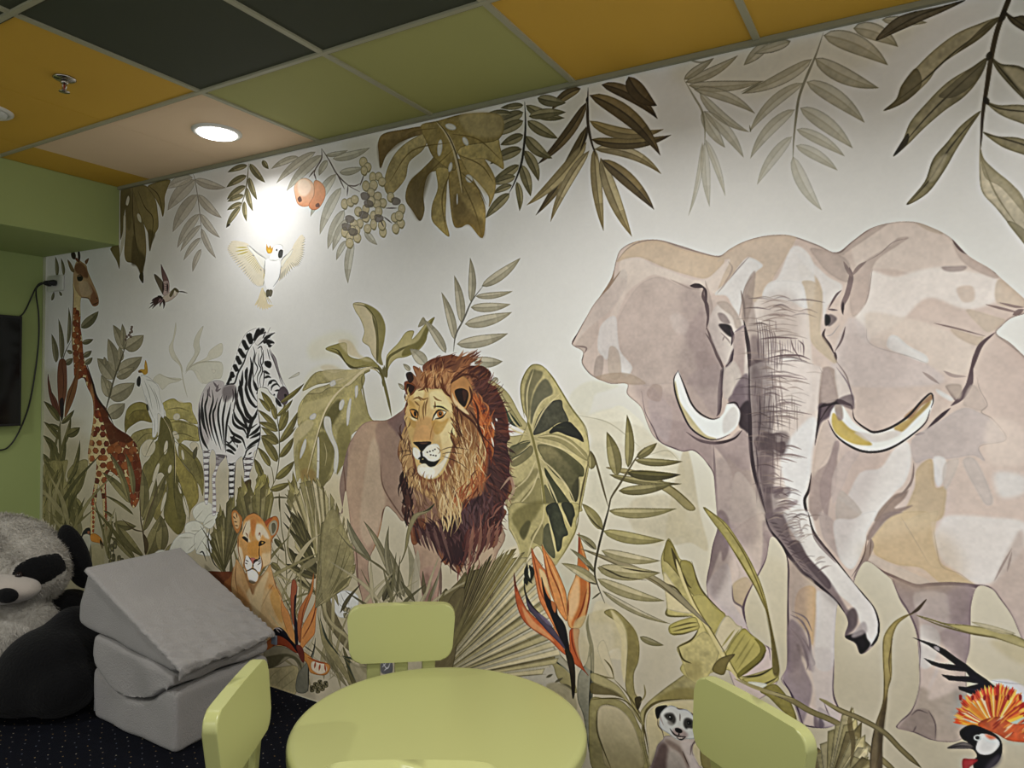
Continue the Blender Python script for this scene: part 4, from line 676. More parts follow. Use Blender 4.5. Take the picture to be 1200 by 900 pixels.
# ---- zebra
Z(210, 370, 7.5)
ZB = ('405 612 440 540 455 480 480 415 505 345 520 280 555 205 590 150 640 120 690 105 750 110 770 150 805 100 790 150 845 148 800 190 840 240 800 290 850 370 880 480 920 580 960 660 965 720 940 780 890 800 850 760 845 720 800 680 770 640 700 640 690 720 690 800 700 900 715 1000 715 1090 690 1170 660 1210 655 1290 620 1400 630 1470 600 1480 565 1480 575 1380 560 1280 550 1240 500 1290 490 1370 485 1480 480 1600 470 1640 440 1640 435 1500 440 1380 425 1290 410 1230 '
      '400 1250 350 1320 320 1440 325 1560 325 1740 290 1740 295 1560 290 1420 320 1330 320 1220 290 1180 265 1280 262 1420 255 1640 225 1640 225 1480 215 1320 205 1180 180 1080 165 940 165 820 180 740 215 650 260 590 330 565 390 580')
A(ZB, 'cbc8c6', .98, e=.3, n=.05)
with clip(ZB):
    BK = '1d1a1e'; GY = '7c7274'
    A('170 800 190 720 215 650 270 590 330 565 400 590 380 700 330 900 240 1150 180 1050 165 900', '9c9192', .6, 3); A('400 620 480 600 500 660 460 720 400 760 380 680', '5f5558', .75, 3)
    # mane
    for i, (x, y, u, v) in enumerate(((420, 605, 445, 545), (445, 575, 455, 500), (480, 545, 460, 490), (515, 490, 485, 425), (545, 430, 505, 350), (580, 370, 525, 285), (605, 300, 560, 210), (640, 250, 600, 155), (640, 235, 620, 150), (665, 225, 705, 110), (700, 200, 745, 110))): L([[x, y], [(x+u)/2-3, (y+v)/2], [u, v]], 36, BK, .95, t=(.05, .15))
    M('405 615 450 600 490 590 520 500 570 410 600 320 650 240', 12, BK, .9)
    # ear, forelock
    A('665 225 700 180 750 140 800 100 780 170 740 220 690 265', 'c3c0be', 1); M('655 245 700 175 770 140 805 100|690 265 740 220 770 170|735 200 760 150', 9, '3c3638'); M('740 240 780 220 840 235|770 250 800 235 845 240|780 260 830 275|745 210 790 180 845 150', 26, BK, .9, t=(.1, .5))
    # neck stripes
    M('625 360 640 450 625 540 620 620 650 700 690 760|530 560 545 640 560 760 600 850 640 890|500 620 500 700 520 800 570 900 600 1000 605 1050|590 560 590 650 620 740 670 800 690 790|560 480 550 600 530 640 540 720|650 560 680 640 695 660|475 820 500 900 560 960 620 990 690 950|690 640 700 660 680 690|600 450 590 520 600 620', 26, BK, .93, t=(.25, .4))
    M('630 880 620 930 600 920 560 870|690 820 670 880 640 930 600 1060 605 1030|560 780 600 880 650 900 690 860|610 1060 680 1010 715 960', 26, BK, .9, t=(.3, .4)); M('520 640 510 720 490 780 480 860|470 640 480 700 470 760', 14, '4c4346', .85)
    # face
    M('650 270 665 330 650 420 655 560 680 630|680 320 665 400 690 460 660 540|700 330 700 420 720 470 690 540 700 640|720 280 730 340 715 400 735 480 710 560 720 640|740 300 740 400 725 440|735 480 750 520 735 640|690 290 720 270 735 300', 8, '2e282b', .9)
    M('775 290 790 350 800 390|800 290 830 380 860 470 900 560 920 640|820 330 860 400 880 490|790 300 850 440 900 600', 6, '3a3336', .8); M('745 480 770 500 800 515|750 550 780 535 810 545', 20, BK, .95); M('780 620 800 580 840 570 870 600|810 660 820 620 860 600 890 630|840 660 870 655 880 650|830 690 845 700|790 600 820 580', 15, BK, .93)
    A('755 400 800 400 815 430 800 460 770 450 750 425', BK, .97); A('820 340 850 370 880 480 900 560 870 500 840 420', '7d7477', .8, 1); A('885 640 920 620 950 650 968 700 955 760 920 785 880 740 860 710', '55494e', .97, e=.2); A('850 720 890 760 900 800 850 780', BK, .95); A('925 690 945 690 945 720 930 720', '1b171b'); M('700 645 760 635 800 680 850 730', 6, '2c2729', .9)
    # body stripes
    for q in ('300 580 330 620 350 640', '250 640 250 720 230 800 240 900 260 1000 290 1100', '215 680 200 800 200 900 220 1000', '290 650 300 740 280 830 270 900 290 1020 330 1140', '340 720 320 800 300 860 310 960 340 1080 370 1180', '380 700 350 800 345 900 360 1000 385 1130', '420 700 400 800 385 900 390 1020 400 1180', '460 760 440 850 420 950 410 1080 410 1200', '180 760 180 900 200 1050 260 1180', '270 620 260 680 280 720', '350 600 330 660 370 640', '175 980 210 1100 260 1180', '210 800 220 950 260 1080'): L(q, 17, BK if int(q.split()[-1]) > 850 else '6d6266', .88, t=(.3, .35))
    M('470 860 480 940 520 980 570 1000 600 1060|430 960 470 1030 520 1060 560 1090 590 1180|605 1050 600 1080|590 1170 640 1130 700 1090 715 1070|400 1130 440 1140 490 1180 500 1190|410 1180 450 1190 490 1220|620 1080 700 1040 715 1020|660 1040 700 980', 24, BK, .92); M('580 1240 600 1180 680 1130|540 1300 570 1250 580 1220|610 1220 640 1200|510 1130 515 1160', 11, BK, .85); M('400 1090 440 1120 470 1100 500 1140|500 1100 480 1060 470 1080', 12, BK, .9); A('450 1060 510 1080 550 1110 520 1120 470 1100', BK, .9)
    # legs: fine bands
    for x0, x1, y0, y1, c in ((210, 275, 1180, 1640, '6c6466'), (290, 360, 1240, 1740, '857b7d'), (432, 495, 1290, 1640, '2b2629'), (570, 655, 1240, 1480, '5a5154')):
        k = 0
        for y in range(y0, y1, 26): k += 1; L([[x0, y+8*(k % 2)], [(x0+x1)/2, y+(14 if k % 2 else -6)], [x1, y]], 11, c, .75, t=(.2, .3))
    M('320 1220 400 1240 420 1230', 30, '2b2629', .6); A('320 1230 420 1230 390 1290 330 1320', '756c6f', .5, 2)
M('165 940 180 1080 205 1180|690 800 715 1000 690 1160 655 1290|500 1290 490 1400 485 1600|560 1250 575 1380|435 1400 440 1640|265 1280 262 1600', 6, '3a3436', .8); A('120 1200 160 1150 155 1230 130 1260', '54513a', .9)
# palm right of the zebra
Z(210, 480, 7.5)
for q in ((860, 170, 690, 0, 50), (870, 190, 700, 110, 60), (875, 300, 720, 150, 56), (870, 300, 720, 230, 70), (862, 460, 720, 240, 80), (800, 500, 690, 330, 56), (720, 590, 660, 430, 60), (880, 180, 930, -60, 50), (880, 190, 960, 0, 60), (885, 290, 1050, 10, 60), (885, 420, 1010, 240, 60), (850, 610, 1015, 450, 70), (800, 705, 980, 640, 60), (850, 90, 800, -80, 50), (860, 60, 1000, -90, 40), (890, -60, 1100, -230, 40), (820, 0, 720, -160, 60), (800, 20, 700, -100, 40), (900, 280, 1030, 150, 20)):
    leaf(*q, '7f7645', '443f24', .04, .95, tip=.25)
M('855 -80 865 90 880 200 880 420 850 600 800 710|740 600 690 480|760 820 800 710', 7, '4c4a2e', .9); M('800 710 830 640 815 520 790 490|860 460 800 320', 5, '57532f', .8)
fan((740, 1000), ((690, 560), (775, 570)), 80, ('8a8148', '776f3c')); fan((1080, 1100), ((990, 560), (1010, 620), (1060, 650), (1110, 680), (1160, 720)), 90, ('837a45', '746b3b', '8d8450'))
A('700 600 770 580 740 760 700 900 640 900 650 760', '857c45', .95, e=.3, n=.3); M('760 590 720 740 660 900|720 610 690 760 640 880', 6, '474226', .8); A('520 700 550 690 540 800 500 900', '5f5631', .95); A('570 650 635 620 610 800 570 900 510 900 560 760', '4d3f26', .95); M('810 780 880 770 990 780|930 740 990 800 1000 830|880 730 885 900|930 820 1000 900', 14, '4f4c2f', .9)
# plant with curled leaves and centre monstera
Z(350, 290, 4.286); P1, P2 = 'a39d68', '656038'
A('60 480 200 420 290 460 280 560 160 560 60 560', 'c6c394', .3, 8)
A('275 280 330 280 400 320 435 390 430 470 415 540 425 590 400 580 370 540 355 500 320 470 330 420 310 360 285 320', 'b9b48a', .97, e=.3); A('330 285 400 320 435 390 430 470 415 540 420 590 395 560 395 440 380 360', '7c7545', .9, 1); A('135 510 190 485 240 480 250 540 300 560 350 550 400 590 420 620 360 600 270 610 235 580 200 540', '8f8850', .97, e=.3); A('140 508 200 515 240 580 270 608 340 600 280 600 220 560 190 515', '57522d', .9)
A('200 470 260 470 310 540 380 570 340 570 280 550 240 530', 'c0bb8c', .7, 2); A('440 600 445 540 500 480 540 425 580 420 570 460 600 430 640 380 685 350 650 420 640 470 600 520 540 550 490 560 455 600 440 660', 'a6a06a', .97, e=.3); A('540 500 600 470 640 400 680 355 650 430 630 480 580 530 520 545', '6b6638', .9, 1); A('600 400 625 350 640 380', '68643a', .6)
M('400 590 425 660 445 740 468 850|430 590 440 650 450 560 500 520 560 490|395 580 395 440 370 340|425 700 425 600', 12, '605b36', .9, t=(.1, .2)); M('275 285 340 300 390 370 400 480|150 510 210 540 260 600 350 590', 4, '4a4627', .7)
for s, c in (('20 720 60 650 110 620 180 630 220 620 310 610 260 650 200 660 150 680 90 690', 'a59f69'), ('0 800 60 720 140 690 220 660 300 620 340 610 300 680 230 740 160 780 100 800 40 850 0 900', 'a9a36e'), ('340 605 310 680 230 740 170 800 120 870 90 900 360 900 350 830 320 740 320 650 360 620', '8d8655')): A(s, c, .97, e=.3, n=.3)
A('110 600 160 590 220 620 160 640', 'c2be94', .5, 2); A('120 620 200 690 340 610 410 620 360 600 290 612', 'b3ad7c', .8)
M('95 900 160 780 230 710 310 630 360 605 400 620', 12, 'bdb78b', .95, t=(.1, .1)); M('360 604 400 610 430 660', 6, '57522f')
Z(300, 420, 5)
A('230 430 250 400 280 340 250 350 245 330 270 270 300 210 380 200 430 170 540 160 620 90 640 120 620 180 580 240 640 330 700 370 680 380 560 450 560 560 500 640 475 680 480 600 440 700 400 740 375 770 370 700 355 730 330 760 280 740 260 700 240 720 225 600 222 520', '9a9360', .97, e=.3, n=.35)
A('225 430 300 360 340 380 300 440 240 500 225 600 222 500', 'b8b382', .8, 1); A('255 340 270 270 330 250 430 220 480 210 400 290 300 350 250 380', 'b0aa74', .8, 1); A('380 400 430 290 490 240 500 300 470 360 430 410', '4b4827', .8, 3); A('360 460 400 430 450 480 460 560 430 680 375 768 370 640', '6c673d', .9, 2)
A('480 420 540 380 560 480 540 560 475 680 480 590', '7d7545', .8, 2); A('560 280 620 200 660 360 600 380 560 440', '958d5d', .8, 2); A('250 520 300 480 330 600 340 740 300 720 260 690', '8d7f4b', .8, 2); A('270 650 350 660 345 740 320 755 270 730', '8a6b3c', .5, 3)
for s in ('402 345 425 340 440 360 450 440 480 520 485 600 470 675 455 640 460 540 430 470 400 400', '490 260 510 238 520 260 505 300 488 300', '548 240 560 240 555 300 545 380 532 390 532 310', '580 170 598 160 598 210 584 232', '435 140 460 125 470 150 450 165 435 160', '315 340 340 320 355 330 345 355 320 360', '285 475 297 480 290 530 260 590 262 540', '360 470 372 480 372 640 360 780 354 760 358 600', '190 120 250 100 250 80'): A(s, 'bfbcae', 1, e=.2)
M('300 680 340 520 375 400 410 300 470 210 560 130 640 60 700 50', 8, 'c2bc90', .95); M('305 690 345 530 380 400 420 300 480 215|355 600 370 602', 3, '5a5530', .7); M('400 490 415 560 405 630', 3, 'a8a273', .9); M('640 90 620 120 635 220 660 330|375 768 400 740 440 680|690 55 740 110 760 200 795 330', 7, '6d683f', .8); M('275 195 300 150 350 80', 3, '6a6644', .6)
# airy frond above the lion
Z(350, 290, 4.286)
for q in ((785, 465, 718, 225, 44), (818, 380, 782, 140, 46), (865, 275, 862, 52, 40), (920, 195, 1115, 52, 52), (890, 245, 1075, 220, 34), (865, 300, 1065, 285, 48), (835, 385, 1072, 325, 60), (795, 485, 1052, 432, 62), (740, 530, 628, 360, 44), (880, 570, 1025, 572, 56), (640, 590, 560, 510, 60), (560, 620, 525, 585, 24), (530, 715, 500, 682, 20), (1000, 655, 975, 690, 30)):
    leaf(*q, 'b0ab90', '7d7964', .04, .85, tip=.3, rib=.6)
M('778 525 790 440 830 360 870 270 930 190', 7, '67655c', .9)
# big striped leaf by the mane
Z(570, 420, 5); V1, V2, V3 = 'aba670', '7d7b4b', '33352a'
A('10 140 80 160 140 220 200 330 250 400 220 420 160 380 110 330 130 450 260 450 280 600 330 900 130 900 100 600 90 400', 'a19d68', .95, e=.3)
A('240 370 215 300 200 200 205 140 230 80 265 38 310 35 350 60 400 120 440 190 500 290 560 370 590 440 605 520 605 620 580 760 560 860 545 900 330 900 130 900 140 700 150 560 200 470', V1, .98, e=.35, n=.25)
A('245 360 225 280 225 180 245 110 270 65 300 70 330 80 325 110 290 160 265 230 255 320', '6e6f4c', .9, 1); A('262 385 260 300 275 220 310 150 350 120 385 170 385 210 340 240 300 290 280 340', '5c5c45', .9, 1); A('275 440 300 350 340 290 390 250 440 245 450 290 470 330 480 370 420 380 360 420 300 445', '4a4a3b', .95, e=.3, n=.4); A('370 430 410 390 480 370 520 400 560 450 570 490 530 470 470 450 420 430 380 440', '2a2c24', .97, e=.2)
A('300 460 380 440 470 460 540 510 590 560 590 600 520 560 440 500 360 475', '8c8a58', .9); A('300 510 380 510 450 540 520 590 570 640 570 690 540 700 540 800 525 840 500 820 470 740 400 680 340 600', '7a7a4d', .95, e=.3, n=.3, c2='46472d', g='340 560 540 780'); A('390 520 470 560 540 620 565 680 540 690 500 640 440 570', '3e4027', .6, 2); A('500 760 540 700 545 780 525 840', '3c3b28', .8, 1)
A('340 640 400 720 460 800 520 900 440 900 380 790', '3c4029', .95); A('340 740 380 800 420 900 340 900', '5a5c3a', .9)
A('10 150 70 180 120 250 190 360 210 400 150 370 100 290 40 200', '8d8c5a', .9, e=.3); A('100 280 150 330 200 400 150 390 110 340', '2f3b2c', .9); A('140 520 200 500 260 490 180 560 140 600', '565a3b', .85); A('150 560 260 510 270 560 200 620 150 630', '6d6f45', .85); A('150 760 220 710 290 640 300 680 230 760 150 840', '7c7a4b', .7, 1); A('180 880 260 760 310 700 325 800 320 900', '85834f', .8)
M('265 430 285 330 330 250 400 210|270 440 340 300 440 200|290 460 400 455 500 500 590 590|280 480 420 520 520 560|300 570 400 660 480 760 530 870|310 620 380 760 440 900|265 500 200 560 150 600|290 600 240 700 150 780|310 660 260 780 170 880|250 450 180 430 130 400|245 440 160 370 80 200|245 360 240 200 280 60', 9, 'bab582', .8)
M('240 360 265 440 290 540 315 650 335 780 350 900', 13, '76743f', .95, t=(.1, .05)); M('225 350 205 240 205 150 235 75 270 38|350 60 420 160 500 290 580 400 600 490', 6, '6b6938', .8); M('140 590 200 560 260 510|150 520 210 490 260 480|380 400 470 405', 6, '3a3d2a', .8)
Z(570, 590, 5)
A('150 0 330 0 540 0 530 100 520 180 460 280 400 370 350 330 300 250 240 330 220 400 190 260 150 180 130 130', 'a5a067', .97, e=.3, n=.25); A('150 80 200 20 330 -20 300 60 260 120 220 200 180 150', '6f6c3c', .8, 2); A('200 150 240 100 260 120 225 210 200 190', '47482b', .7, 1)
A('350 20 420 0 460 120 480 180 450 200 440 260 415 280 400 200 370 100', '33372a', .95, e=.2, n=.4); A('440 0 500 0 520 60 510 90 495 140 470 80', '2f3226', .95); A('335 150 370 120 400 250 400 320 360 290 330 230', '4e5138', .9); A('260 200 330 120 330 240 300 240', '7d7b4c', .8); M('340 0 330 100 270 220 220 400|420 0 460 80 500 150|360 60 390 200 410 300|520 180 460 280 400 370|130 120 190 250 210 400', 9, 'b7b27d', .9); M('545 0 530 140 460 280 410 350', 6, '6d6b3d', .8)
# ---- lion
Z(390, 400, 5); LB = 'a08570'
BODY = '60 1000 40 860 60 740 90 620 120 560 170 490 230 465 320 460 400 410 430 400 460 600 460 900 700 900 1000 1100 960 1260 940 1400 930 1600 780 1600 760 1400 700 1340 640 1300 620 1500 600 1620 540 1620 520 1450 500 1330 440 1080 400 1050 360 1000 310 970 280 1100 250 1200 230 1240 210 1300 215 1400 250 1620 190 1620 170 1500 140 1380 110 1130 80 880 60 960 40 1040 30 1000'
A(BODY, LB, .98, e=.3, n=.12)
with clip(BODY):
    A('120 600 170 500 230 470 260 520 240 640 230 800 200 980 130 1100 80 880', 'a98e76', .8, 2); A('255 500 330 470 400 520 400 760 420 900 440 1050 360 980 300 850 270 700', '8c7263', .8, 2); A('220 600 270 620 280 800 310 960 250 1140 200 1200 160 1050', 'b5a087', .7, 3); A('320 460 400 415 440 400 430 520 400 560 360 520', '6b5350', .8, 3)
    A('50 700 90 600 80 860 60 1000 30 1040', '7d685c', .8, 1); A('310 970 350 1020 360 1080 290 1260 230 1260 270 1120', '9c7448', .9, 1); A('300 980 350 1000 350 1060 290 1060', '55392b', .8, 1); A('520 1350 640 1340 640 1500 600 1640 540 1640', '9f8070', .8, 2); A('760 1280 930 1180 930 1400 850 1640 770 1640', 'b19a80', .8, 2)
    A('560 1360 590 1500 570 1640 540 1620 520 1420', '7d5f52', .6, 2); M('120 1130 140 1250 150 1400 190 1600|280 720 300 860 400 1020 430 1060|210 1300 215 1400 250 1600|480 1300 520 1500 540 1620|640 1330 600 1620|60 700 75 850 70 960', 7, '6a4f42', .75); A('140 1380 150 1500 190 1640 110 1640 110 1420', 'a98a73', .8)
Z(390, 400, 5)
# mane masses
MANE = '430 470 420 400 440 320 420 280 430 235 460 240 430 200 460 180 490 210 470 145 510 160 530 180 530 140 590 100 680 80 730 65 700 75 760 90 840 55 800 90 860 65 820 100 850 105 800 140 880 145 930 190 910 240 960 270 970 300 1000 360 1030 470 1030 520 1040 570 1020 600 1040 700 1035 760 1060 850 1000 960 1020 1000 990 1060 960 1170 940 1210 920 1180 880 1200 840 1180 800 1250 770 1300 740 1360 700 1290 660 1310 620 1240 580 1170 540 1120 490 1190 460 1170 450 1040 420 940 400 830 410 740 380 660 400 560'
Z(390, 400, 5)
A(MANE, '7a4d33', .98, e=.2, n=.2)
with clip(MANE):
    A('530 150 600 100 700 85 760 95 720 160 680 180 620 150 540 190', '70432f', .9, 1); A('520 190 560 170 640 160 700 170 720 220 680 260 620 240 560 270 510 260', 'a8754a', .95, 1); A('700 200 780 130 850 180 840 260 760 240 700 290', 'a66b42', .9, 1)
    A('790 150 880 145 930 190 910 240 970 300 1010 400 1040 570 1040 740 960 700 950 500 900 380 830 260', '492620', .95, 2); A('820 320 880 360 920 440 940 520 920 640 870 560 840 440', '99451f', .95, 2); A('860 560 930 600 930 680 880 800 820 880 800 760', '8a4a2c', .9, 2)
    A('930 600 1040 580 1045 760 1010 960 960 1100 920 1180 820 1180 760 1080 840 980 900 820', '452a29', .97, 2); A('740 560 850 520 890 640 880 760 800 900 700 960 660 860 720 700', 'b18f60', .95, 2); A('680 460 780 440 860 560 820 640 720 560', '8b5c38', .9, 2)
    A('390 560 440 500 460 640 480 760 520 860 620 880 700 800 720 960 660 1040 560 1000 480 920 410 800', 'aa8658', .9, 2); A('400 700 430 840 470 900 440 1080 410 960 400 860', '3b2220', .95, 1); A('440 860 500 880 600 960 640 1100 560 1080 480 1130 450 1040', '7a5a4c', .9, 2)
    A('480 1130 560 1060 640 1090 720 980 800 930 900 900 960 960 960 1060 860 1180 760 1300 700 1300 620 1220', '3d2528', .95, 2); A('760 980 880 960 940 1000 880 1080 780 1120', '5f4548', .6, 3); A('470 1060 540 1040 540 1120 490 1180', '5f3524', .9, 1)
def dirm(q):
    c = np.array([535/5*1+390-390, 0]); d = q-np.array([505., 515.]); return math.atan2(d[1]*1.1+18, d[0])
RC = [col_ for col_ in ('3b1f18', '5b3020', '7a4428', 'a06a3c', 'b98a55', '2c1716')]
hair('530 180 600 110 700 85 840 70 880 150 930 200 800 220 700 200 600 200', 110, lambda q: math.radians(-60 if q[0] < 520 else -35), 60, 9, ['5c3122', '7b4a30', '8f5a38', '4a241b'], .6, seed=2)
hair('520 190 620 150 720 200 700 290 600 270 520 270', 70, lambda q: math.radians(-75), 70, 8, ['6a3a22', 'b98a5a', '8a552f', 'c09563'], .6, seed=3)
hair('820 180 930 200 960 280 1030 470 1040 700 1040 850 980 1100 860 1180 780 1160 900 900 940 640 880 400', 230, dirm, 90, 10, ['2f1819', '4f2c29', '5e3733', '3b2021', '6b3a2c'], .6, seed=4)
hair('800 330 860 340 940 480 930 640 880 800 800 900 850 700 860 560', 110, lambda q: math.radians(75+12*(q[0] > 565)), 90, 8, ['a2532a', '7c3018', 'c0743f', '5a2418', 'b5652f'], .65, seed=5)
hair('720 480 840 480 890 640 860 760 780 900 700 1000 640 900 700 740', 160, lambda q: math.radians(85+(q[0]-540)*.4), 110, 7, ['c4a472', '8e6337', 'd0b588', '6f4526', 'b08450'], .65, seed=6)
hair('480 860 700 860 720 1000 640 1100 560 1060 470 1040', 110, lambda q: math.radians(80), 80, 7, ['9f7b52', '75573f', 'b9996d', '5a3c2c'], .6, seed=7)
hair('400 520 450 500 470 640 500 800 460 860 410 800 390 660', 70, lambda q: math.radians(100), 60, 7, ['b08b5a', '6f4a30', 'c9aa78', '4a2c22'], .7, seed=8)
hair('410 780 450 860 470 1100 430 1060 400 900', 40, lambda q: math.radians(85), 80, 12, ['2b1718', '4a2c25'], .85, seed=9)
hair('480 1080 640 1060 760 980 900 920 980 1000 940 1180 860 1180 740 1340 700 1290 620 1230 560 1140', 200, lambda q: math.radians(80+(540-q[0])*-.6), 110, 11, ['2c191c', '452c2e', '37201f', '5b3c3c'], .7, seed=10)
hair('700 900 880 780 860 880 780 960 720 1000', 60, lambda q: math.radians(115), 80, 9, ['8a4a2c', 'a8683f', '5a2a1c'], .8, seed=12)
hair('760 1180 960 960 960 1200 900 1200 780 1380 730 1340', 60, lambda q: math.radians(110), 110, 10, ['6a3a34', '4a2422', '85574a'], .8, seed=13)
hair('640 940 720 930 740 1020 650 1130', 30, lambda q: math.radians(88), 130, 9, ['c5ab7e', 'b39464'], .85, seed=14)
for i, x in enumerate(range(660, 760, 22)): L([[x, 1150+i*4], [x+6, 1250], [x+(i-3)*9, 1320-abs(i-2)*12]], 22, '332023', .9)
for i, x in enumerate(range(770, 950, 24)): L([[x+30, 1080], [x+20, 1180], [x-6, 1330-i*18]], 18, ('5b3430', '7d5446')[i % 2], .85)
for i, x in enumerate(range(480, 660, 22)): L([[x, 1080], [x+20, 1160], [x+40+i*3, 1200+i*14]], 16, ('3b2425', '60443f')[i % 2], .85)
M('980 870 1040 800 1060 860 1050 900 1010 960', 18, 'a58872', .7)
# face
A('470 300 540 270 580 280 640 280 700 350 720 420 740 520 700 620 680 700 640 780 580 810 520 790 490 730 470 640 440 520 430 430 440 350', 'c2a56d', .99, e=.2, n=.1)
A('450 330 480 300 520 280 550 300 530 400 540 500 500 560 470 600 440 520 430 430', 'bd9a5c', .8, 2); A('570 300 630 290 680 350 700 420 640 380 580 400 570 340', 'd3c28f', .9, 2); A('620 500 700 470 720 500 690 620 650 640 630 560', 'd2be8a', .9, 2); A('480 290 520 280 540 300 520 340 480 340', 'd2bf8c', .8, 2)
A('490 470 540 440 590 460 600 520 580 590 520 590 470 580 480 520', 'b78d57', .9, 2); A('510 500 560 500 575 570 500 580 475 570', 'c0935c', .9, 1); A('460 440 490 470 480 510 450 480', 'ab8444', .7, 1); A('580 460 640 470 680 450 640 530 600 540', 'ae8540', .7, 1); A('440 340 480 370 500 440 450 400', 'a8803f', .6, 1)
M('500 320 530 340 560 330|540 350 530 400 535 460|560 330 545 380 545 440|590 320 610 340 640 350|600 350 600 385 590 390|480 350 510 380|470 340 500 330 520 350', 9, '6e4b25', .75); M('510 370 505 420 515 470|600 470 580 520 570 580', 6, '936a3a', .7)
# eyes
A('455 405 475 400 498 420 498 450 470 440', 'b07a3c', .98); M('448 402 475 400 498 418 500 462|452 405 470 440 498 455', 8, '21160f'); A('476 412 490 415 490 438 478 435', '1a1210'); A('450 440 480 452 495 466 470 462', 'd8cba0', .8); A('588 462 600 425 630 400 668 415 640 440 610 452', 'c8bd9a', .95); A('612 410 640 408 650 425 635 445 615 440', 'a56e35', .98); M('582 465 600 425 625 402 670 412|600 455 640 445 668 415|588 380 640 385 680 410', 8, '1d1410'); A('622 415 638 415 638 434 624 434', '150f0d'); A('628 418 633 418 633 423', 'd8cba0')
# nose, mouth
A('472 592 520 588 575 588 570 610 545 630 520 645 500 620', '221a17', .97); A('510 592 560 592 545 602 520 602', '6f4f3a', .7); A('475 620 510 640 515 690 490 690 470 660', 'd6d2bf', .98, e=.15); A('525 650 560 610 610 600 630 630 630 680 590 705 540 690 522 670', 'd6d1be', .98, e=.15); M('518 640 522 680 510 700|500 690 530 680 560 705 600 710 632 690', 12, '1c1412', t=(.1, .2)); A('508 705 540 690 580 710 625 695 600 730 570 735 530 720', '1d1413', .97)
A('500 730 540 715 570 735 610 725 650 690 670 640 690 640 660 720 620 780 580 806 530 795 500 770', 'd2c9ae', .98, e=.15); A('510 740 570 740 600 760 580 800 530 790', 'dcdacd', .8, 1); A('640 620 690 560 720 500 690 640 660 660', 'cbb380', .8, 1)
for x, y in ((555, 650), (570, 645), (588, 640), (600, 632), (575, 665), (590, 668), (605, 670)): A([[x-4, y-3], [x+4, y-3], [x+4, y+3], [x-4, y+3]], '2a1d18', .9)
M('630 640 700 620 800 635|640 660 690 650 760 660|640 670 740 710 800 760|470 650 430 640 380 650|470 660 420 670 400 700', 3, '3a261c', .7); M('610 620 630 640 620 660', 6, '8a6a40', .7)
# brow tufts and ears
A('420 240 455 235 490 270 470 310 440 320 425 290', '6e3c22', .97); A('435 250 480 265 465 300 440 310', '2d1714', .9); A('430 190 460 180 475 220 455 245 440 230', '2d1a16', .9); M('470 145 500 190 495 240|510 150 510 200 500 260|480 200 520 250 550 300', 14, '9a6c48', .9)
M('540 180 550 260 560 300|600 190 600 260 620 280|640 200 650 270 690 330|620 220 660 300 720 340|560 200 540 270 500 290', 12, '5a3018', .8)
A('700 240 760 200 810 250 820 320 790 390 750 400 700 350 690 290', 'a97645', .98, e=.3); A('715 290 760 275 795 300 790 350 770 385 735 350', '241413', .97); A('700 300 720 340 780 400 800 430 760 410 710 360', 'cdb184', .9); A('760 285 790 290 785 330 770 350', '4a2a1e', .8)
M('700 240 770 195 840 210 860 240|690 250 720 210 790 150|800 260 815 330 780 400|700 360 720 440 760 560|710 380 760 420 830 480 870 560', 12, '4a2417', .85, t=(.2, .4)); M('820 330 850 400 860 520 940 620|800 400 850 480 900 640', 12, '3d1a14', .75); M('930 470 950 520|930 560 945 620|955 450 965 470', 9, 'd5c6b4', .8)
hair('700 420 740 420 760 560 720 620 700 560', 36, lambda q: math.radians(70), 80, 8, ['3f2116', '6a4026', '8c6238'], .8, seed=21)
hair('430 300 450 300 450 420 440 520 425 480', 20, lambda q: math.radians(95), 50, 7, ['4a2a1c', 'c0a06a'], .8, seed=22)
hair('500 800 640 790 680 720 700 800 620 880 520 870', 46, lambda q: math.radians(80), 60, 6, ['b99762', '7a5432', 'd0bc8e'], .7, seed=23)
def rays(o, tips, w, cs, e=.3):                               # crisp pleats radiating from a point
    o = np.array(o, float); tips = [np.array(t, float) for t in tips]; k = 0
    for p, q in zip(tips, tips[1:]):
        for f0, f1 in ((0, .36), (.36, .5), (.5, .86), (.86, 1)):
            a_, b_ = p+(q-p)*f0, p+(q-p)*f1; jit = 1+.03*((k*7) % 5-2)/2
            A([o, o+(a_-o)*.5, o+(a_-o)*jit, o+(b_-o)*(jit-.015), o+(b_-o)*.5], cs[k % len(cs)], .95, e=e, n=.12, sm=0); k += 1
        L([o, o+(p-o)*.5, p], w, '4a432a', .55)
# ---- thicket along the bottom, lioness, strelitzia
Z(240, 580, 6.667)
c3 = ('6f6a3f', '59552f', '7e7748')
fan((150, 600), ((100, 130), (135, 105), (60, 240), (45, 420), (200, 0), (225, -20), (300, 60), (290, 200)), 90, ('615d36', '767144', '54502e'))
fan((420, 560), ((250, -60), (330, -120), (400, -60), (480, -140), (520, -40)), 130, ('6d6638', '8d864f', '5a5330', '9b945f')); 
fan((920, 560), ((640, -40), (690, -80), (740, -130), (800, -160), (870, -140), (930, -40), (990, 60), (1060, 160)), 150, ('a39a66', '8f8752', 'b0a773', '7f7746')); 
Z()
rays((388, 700), ((345, 640), (340, 612), (342, 588), (352, 570), (366, 562), (380, 572), (394, 590), (404, 610), (412, 636), (416, 662)), 1.0, ('a89f72', 'c9c299', '8d8459', 'b7ae83', '746b45'))
Z(240, 580, 6.667)
A('760 0 850 -60 920 20 1000 90 1060 170 1100 280 1160 400 1170 560 1080 680 980 780 920 700 880 560 800 400 760 200', 'a39a6e', .25, e=.2, n=.2)
for i in range(15): L([[960-i*10, 740-i*16], [900+i*14-60, 400], [790+i*24, 30+i*22]], 15, ('c2b98f', '7d754b', '948b5e')[i % 3], .7, t=(.3, .3))
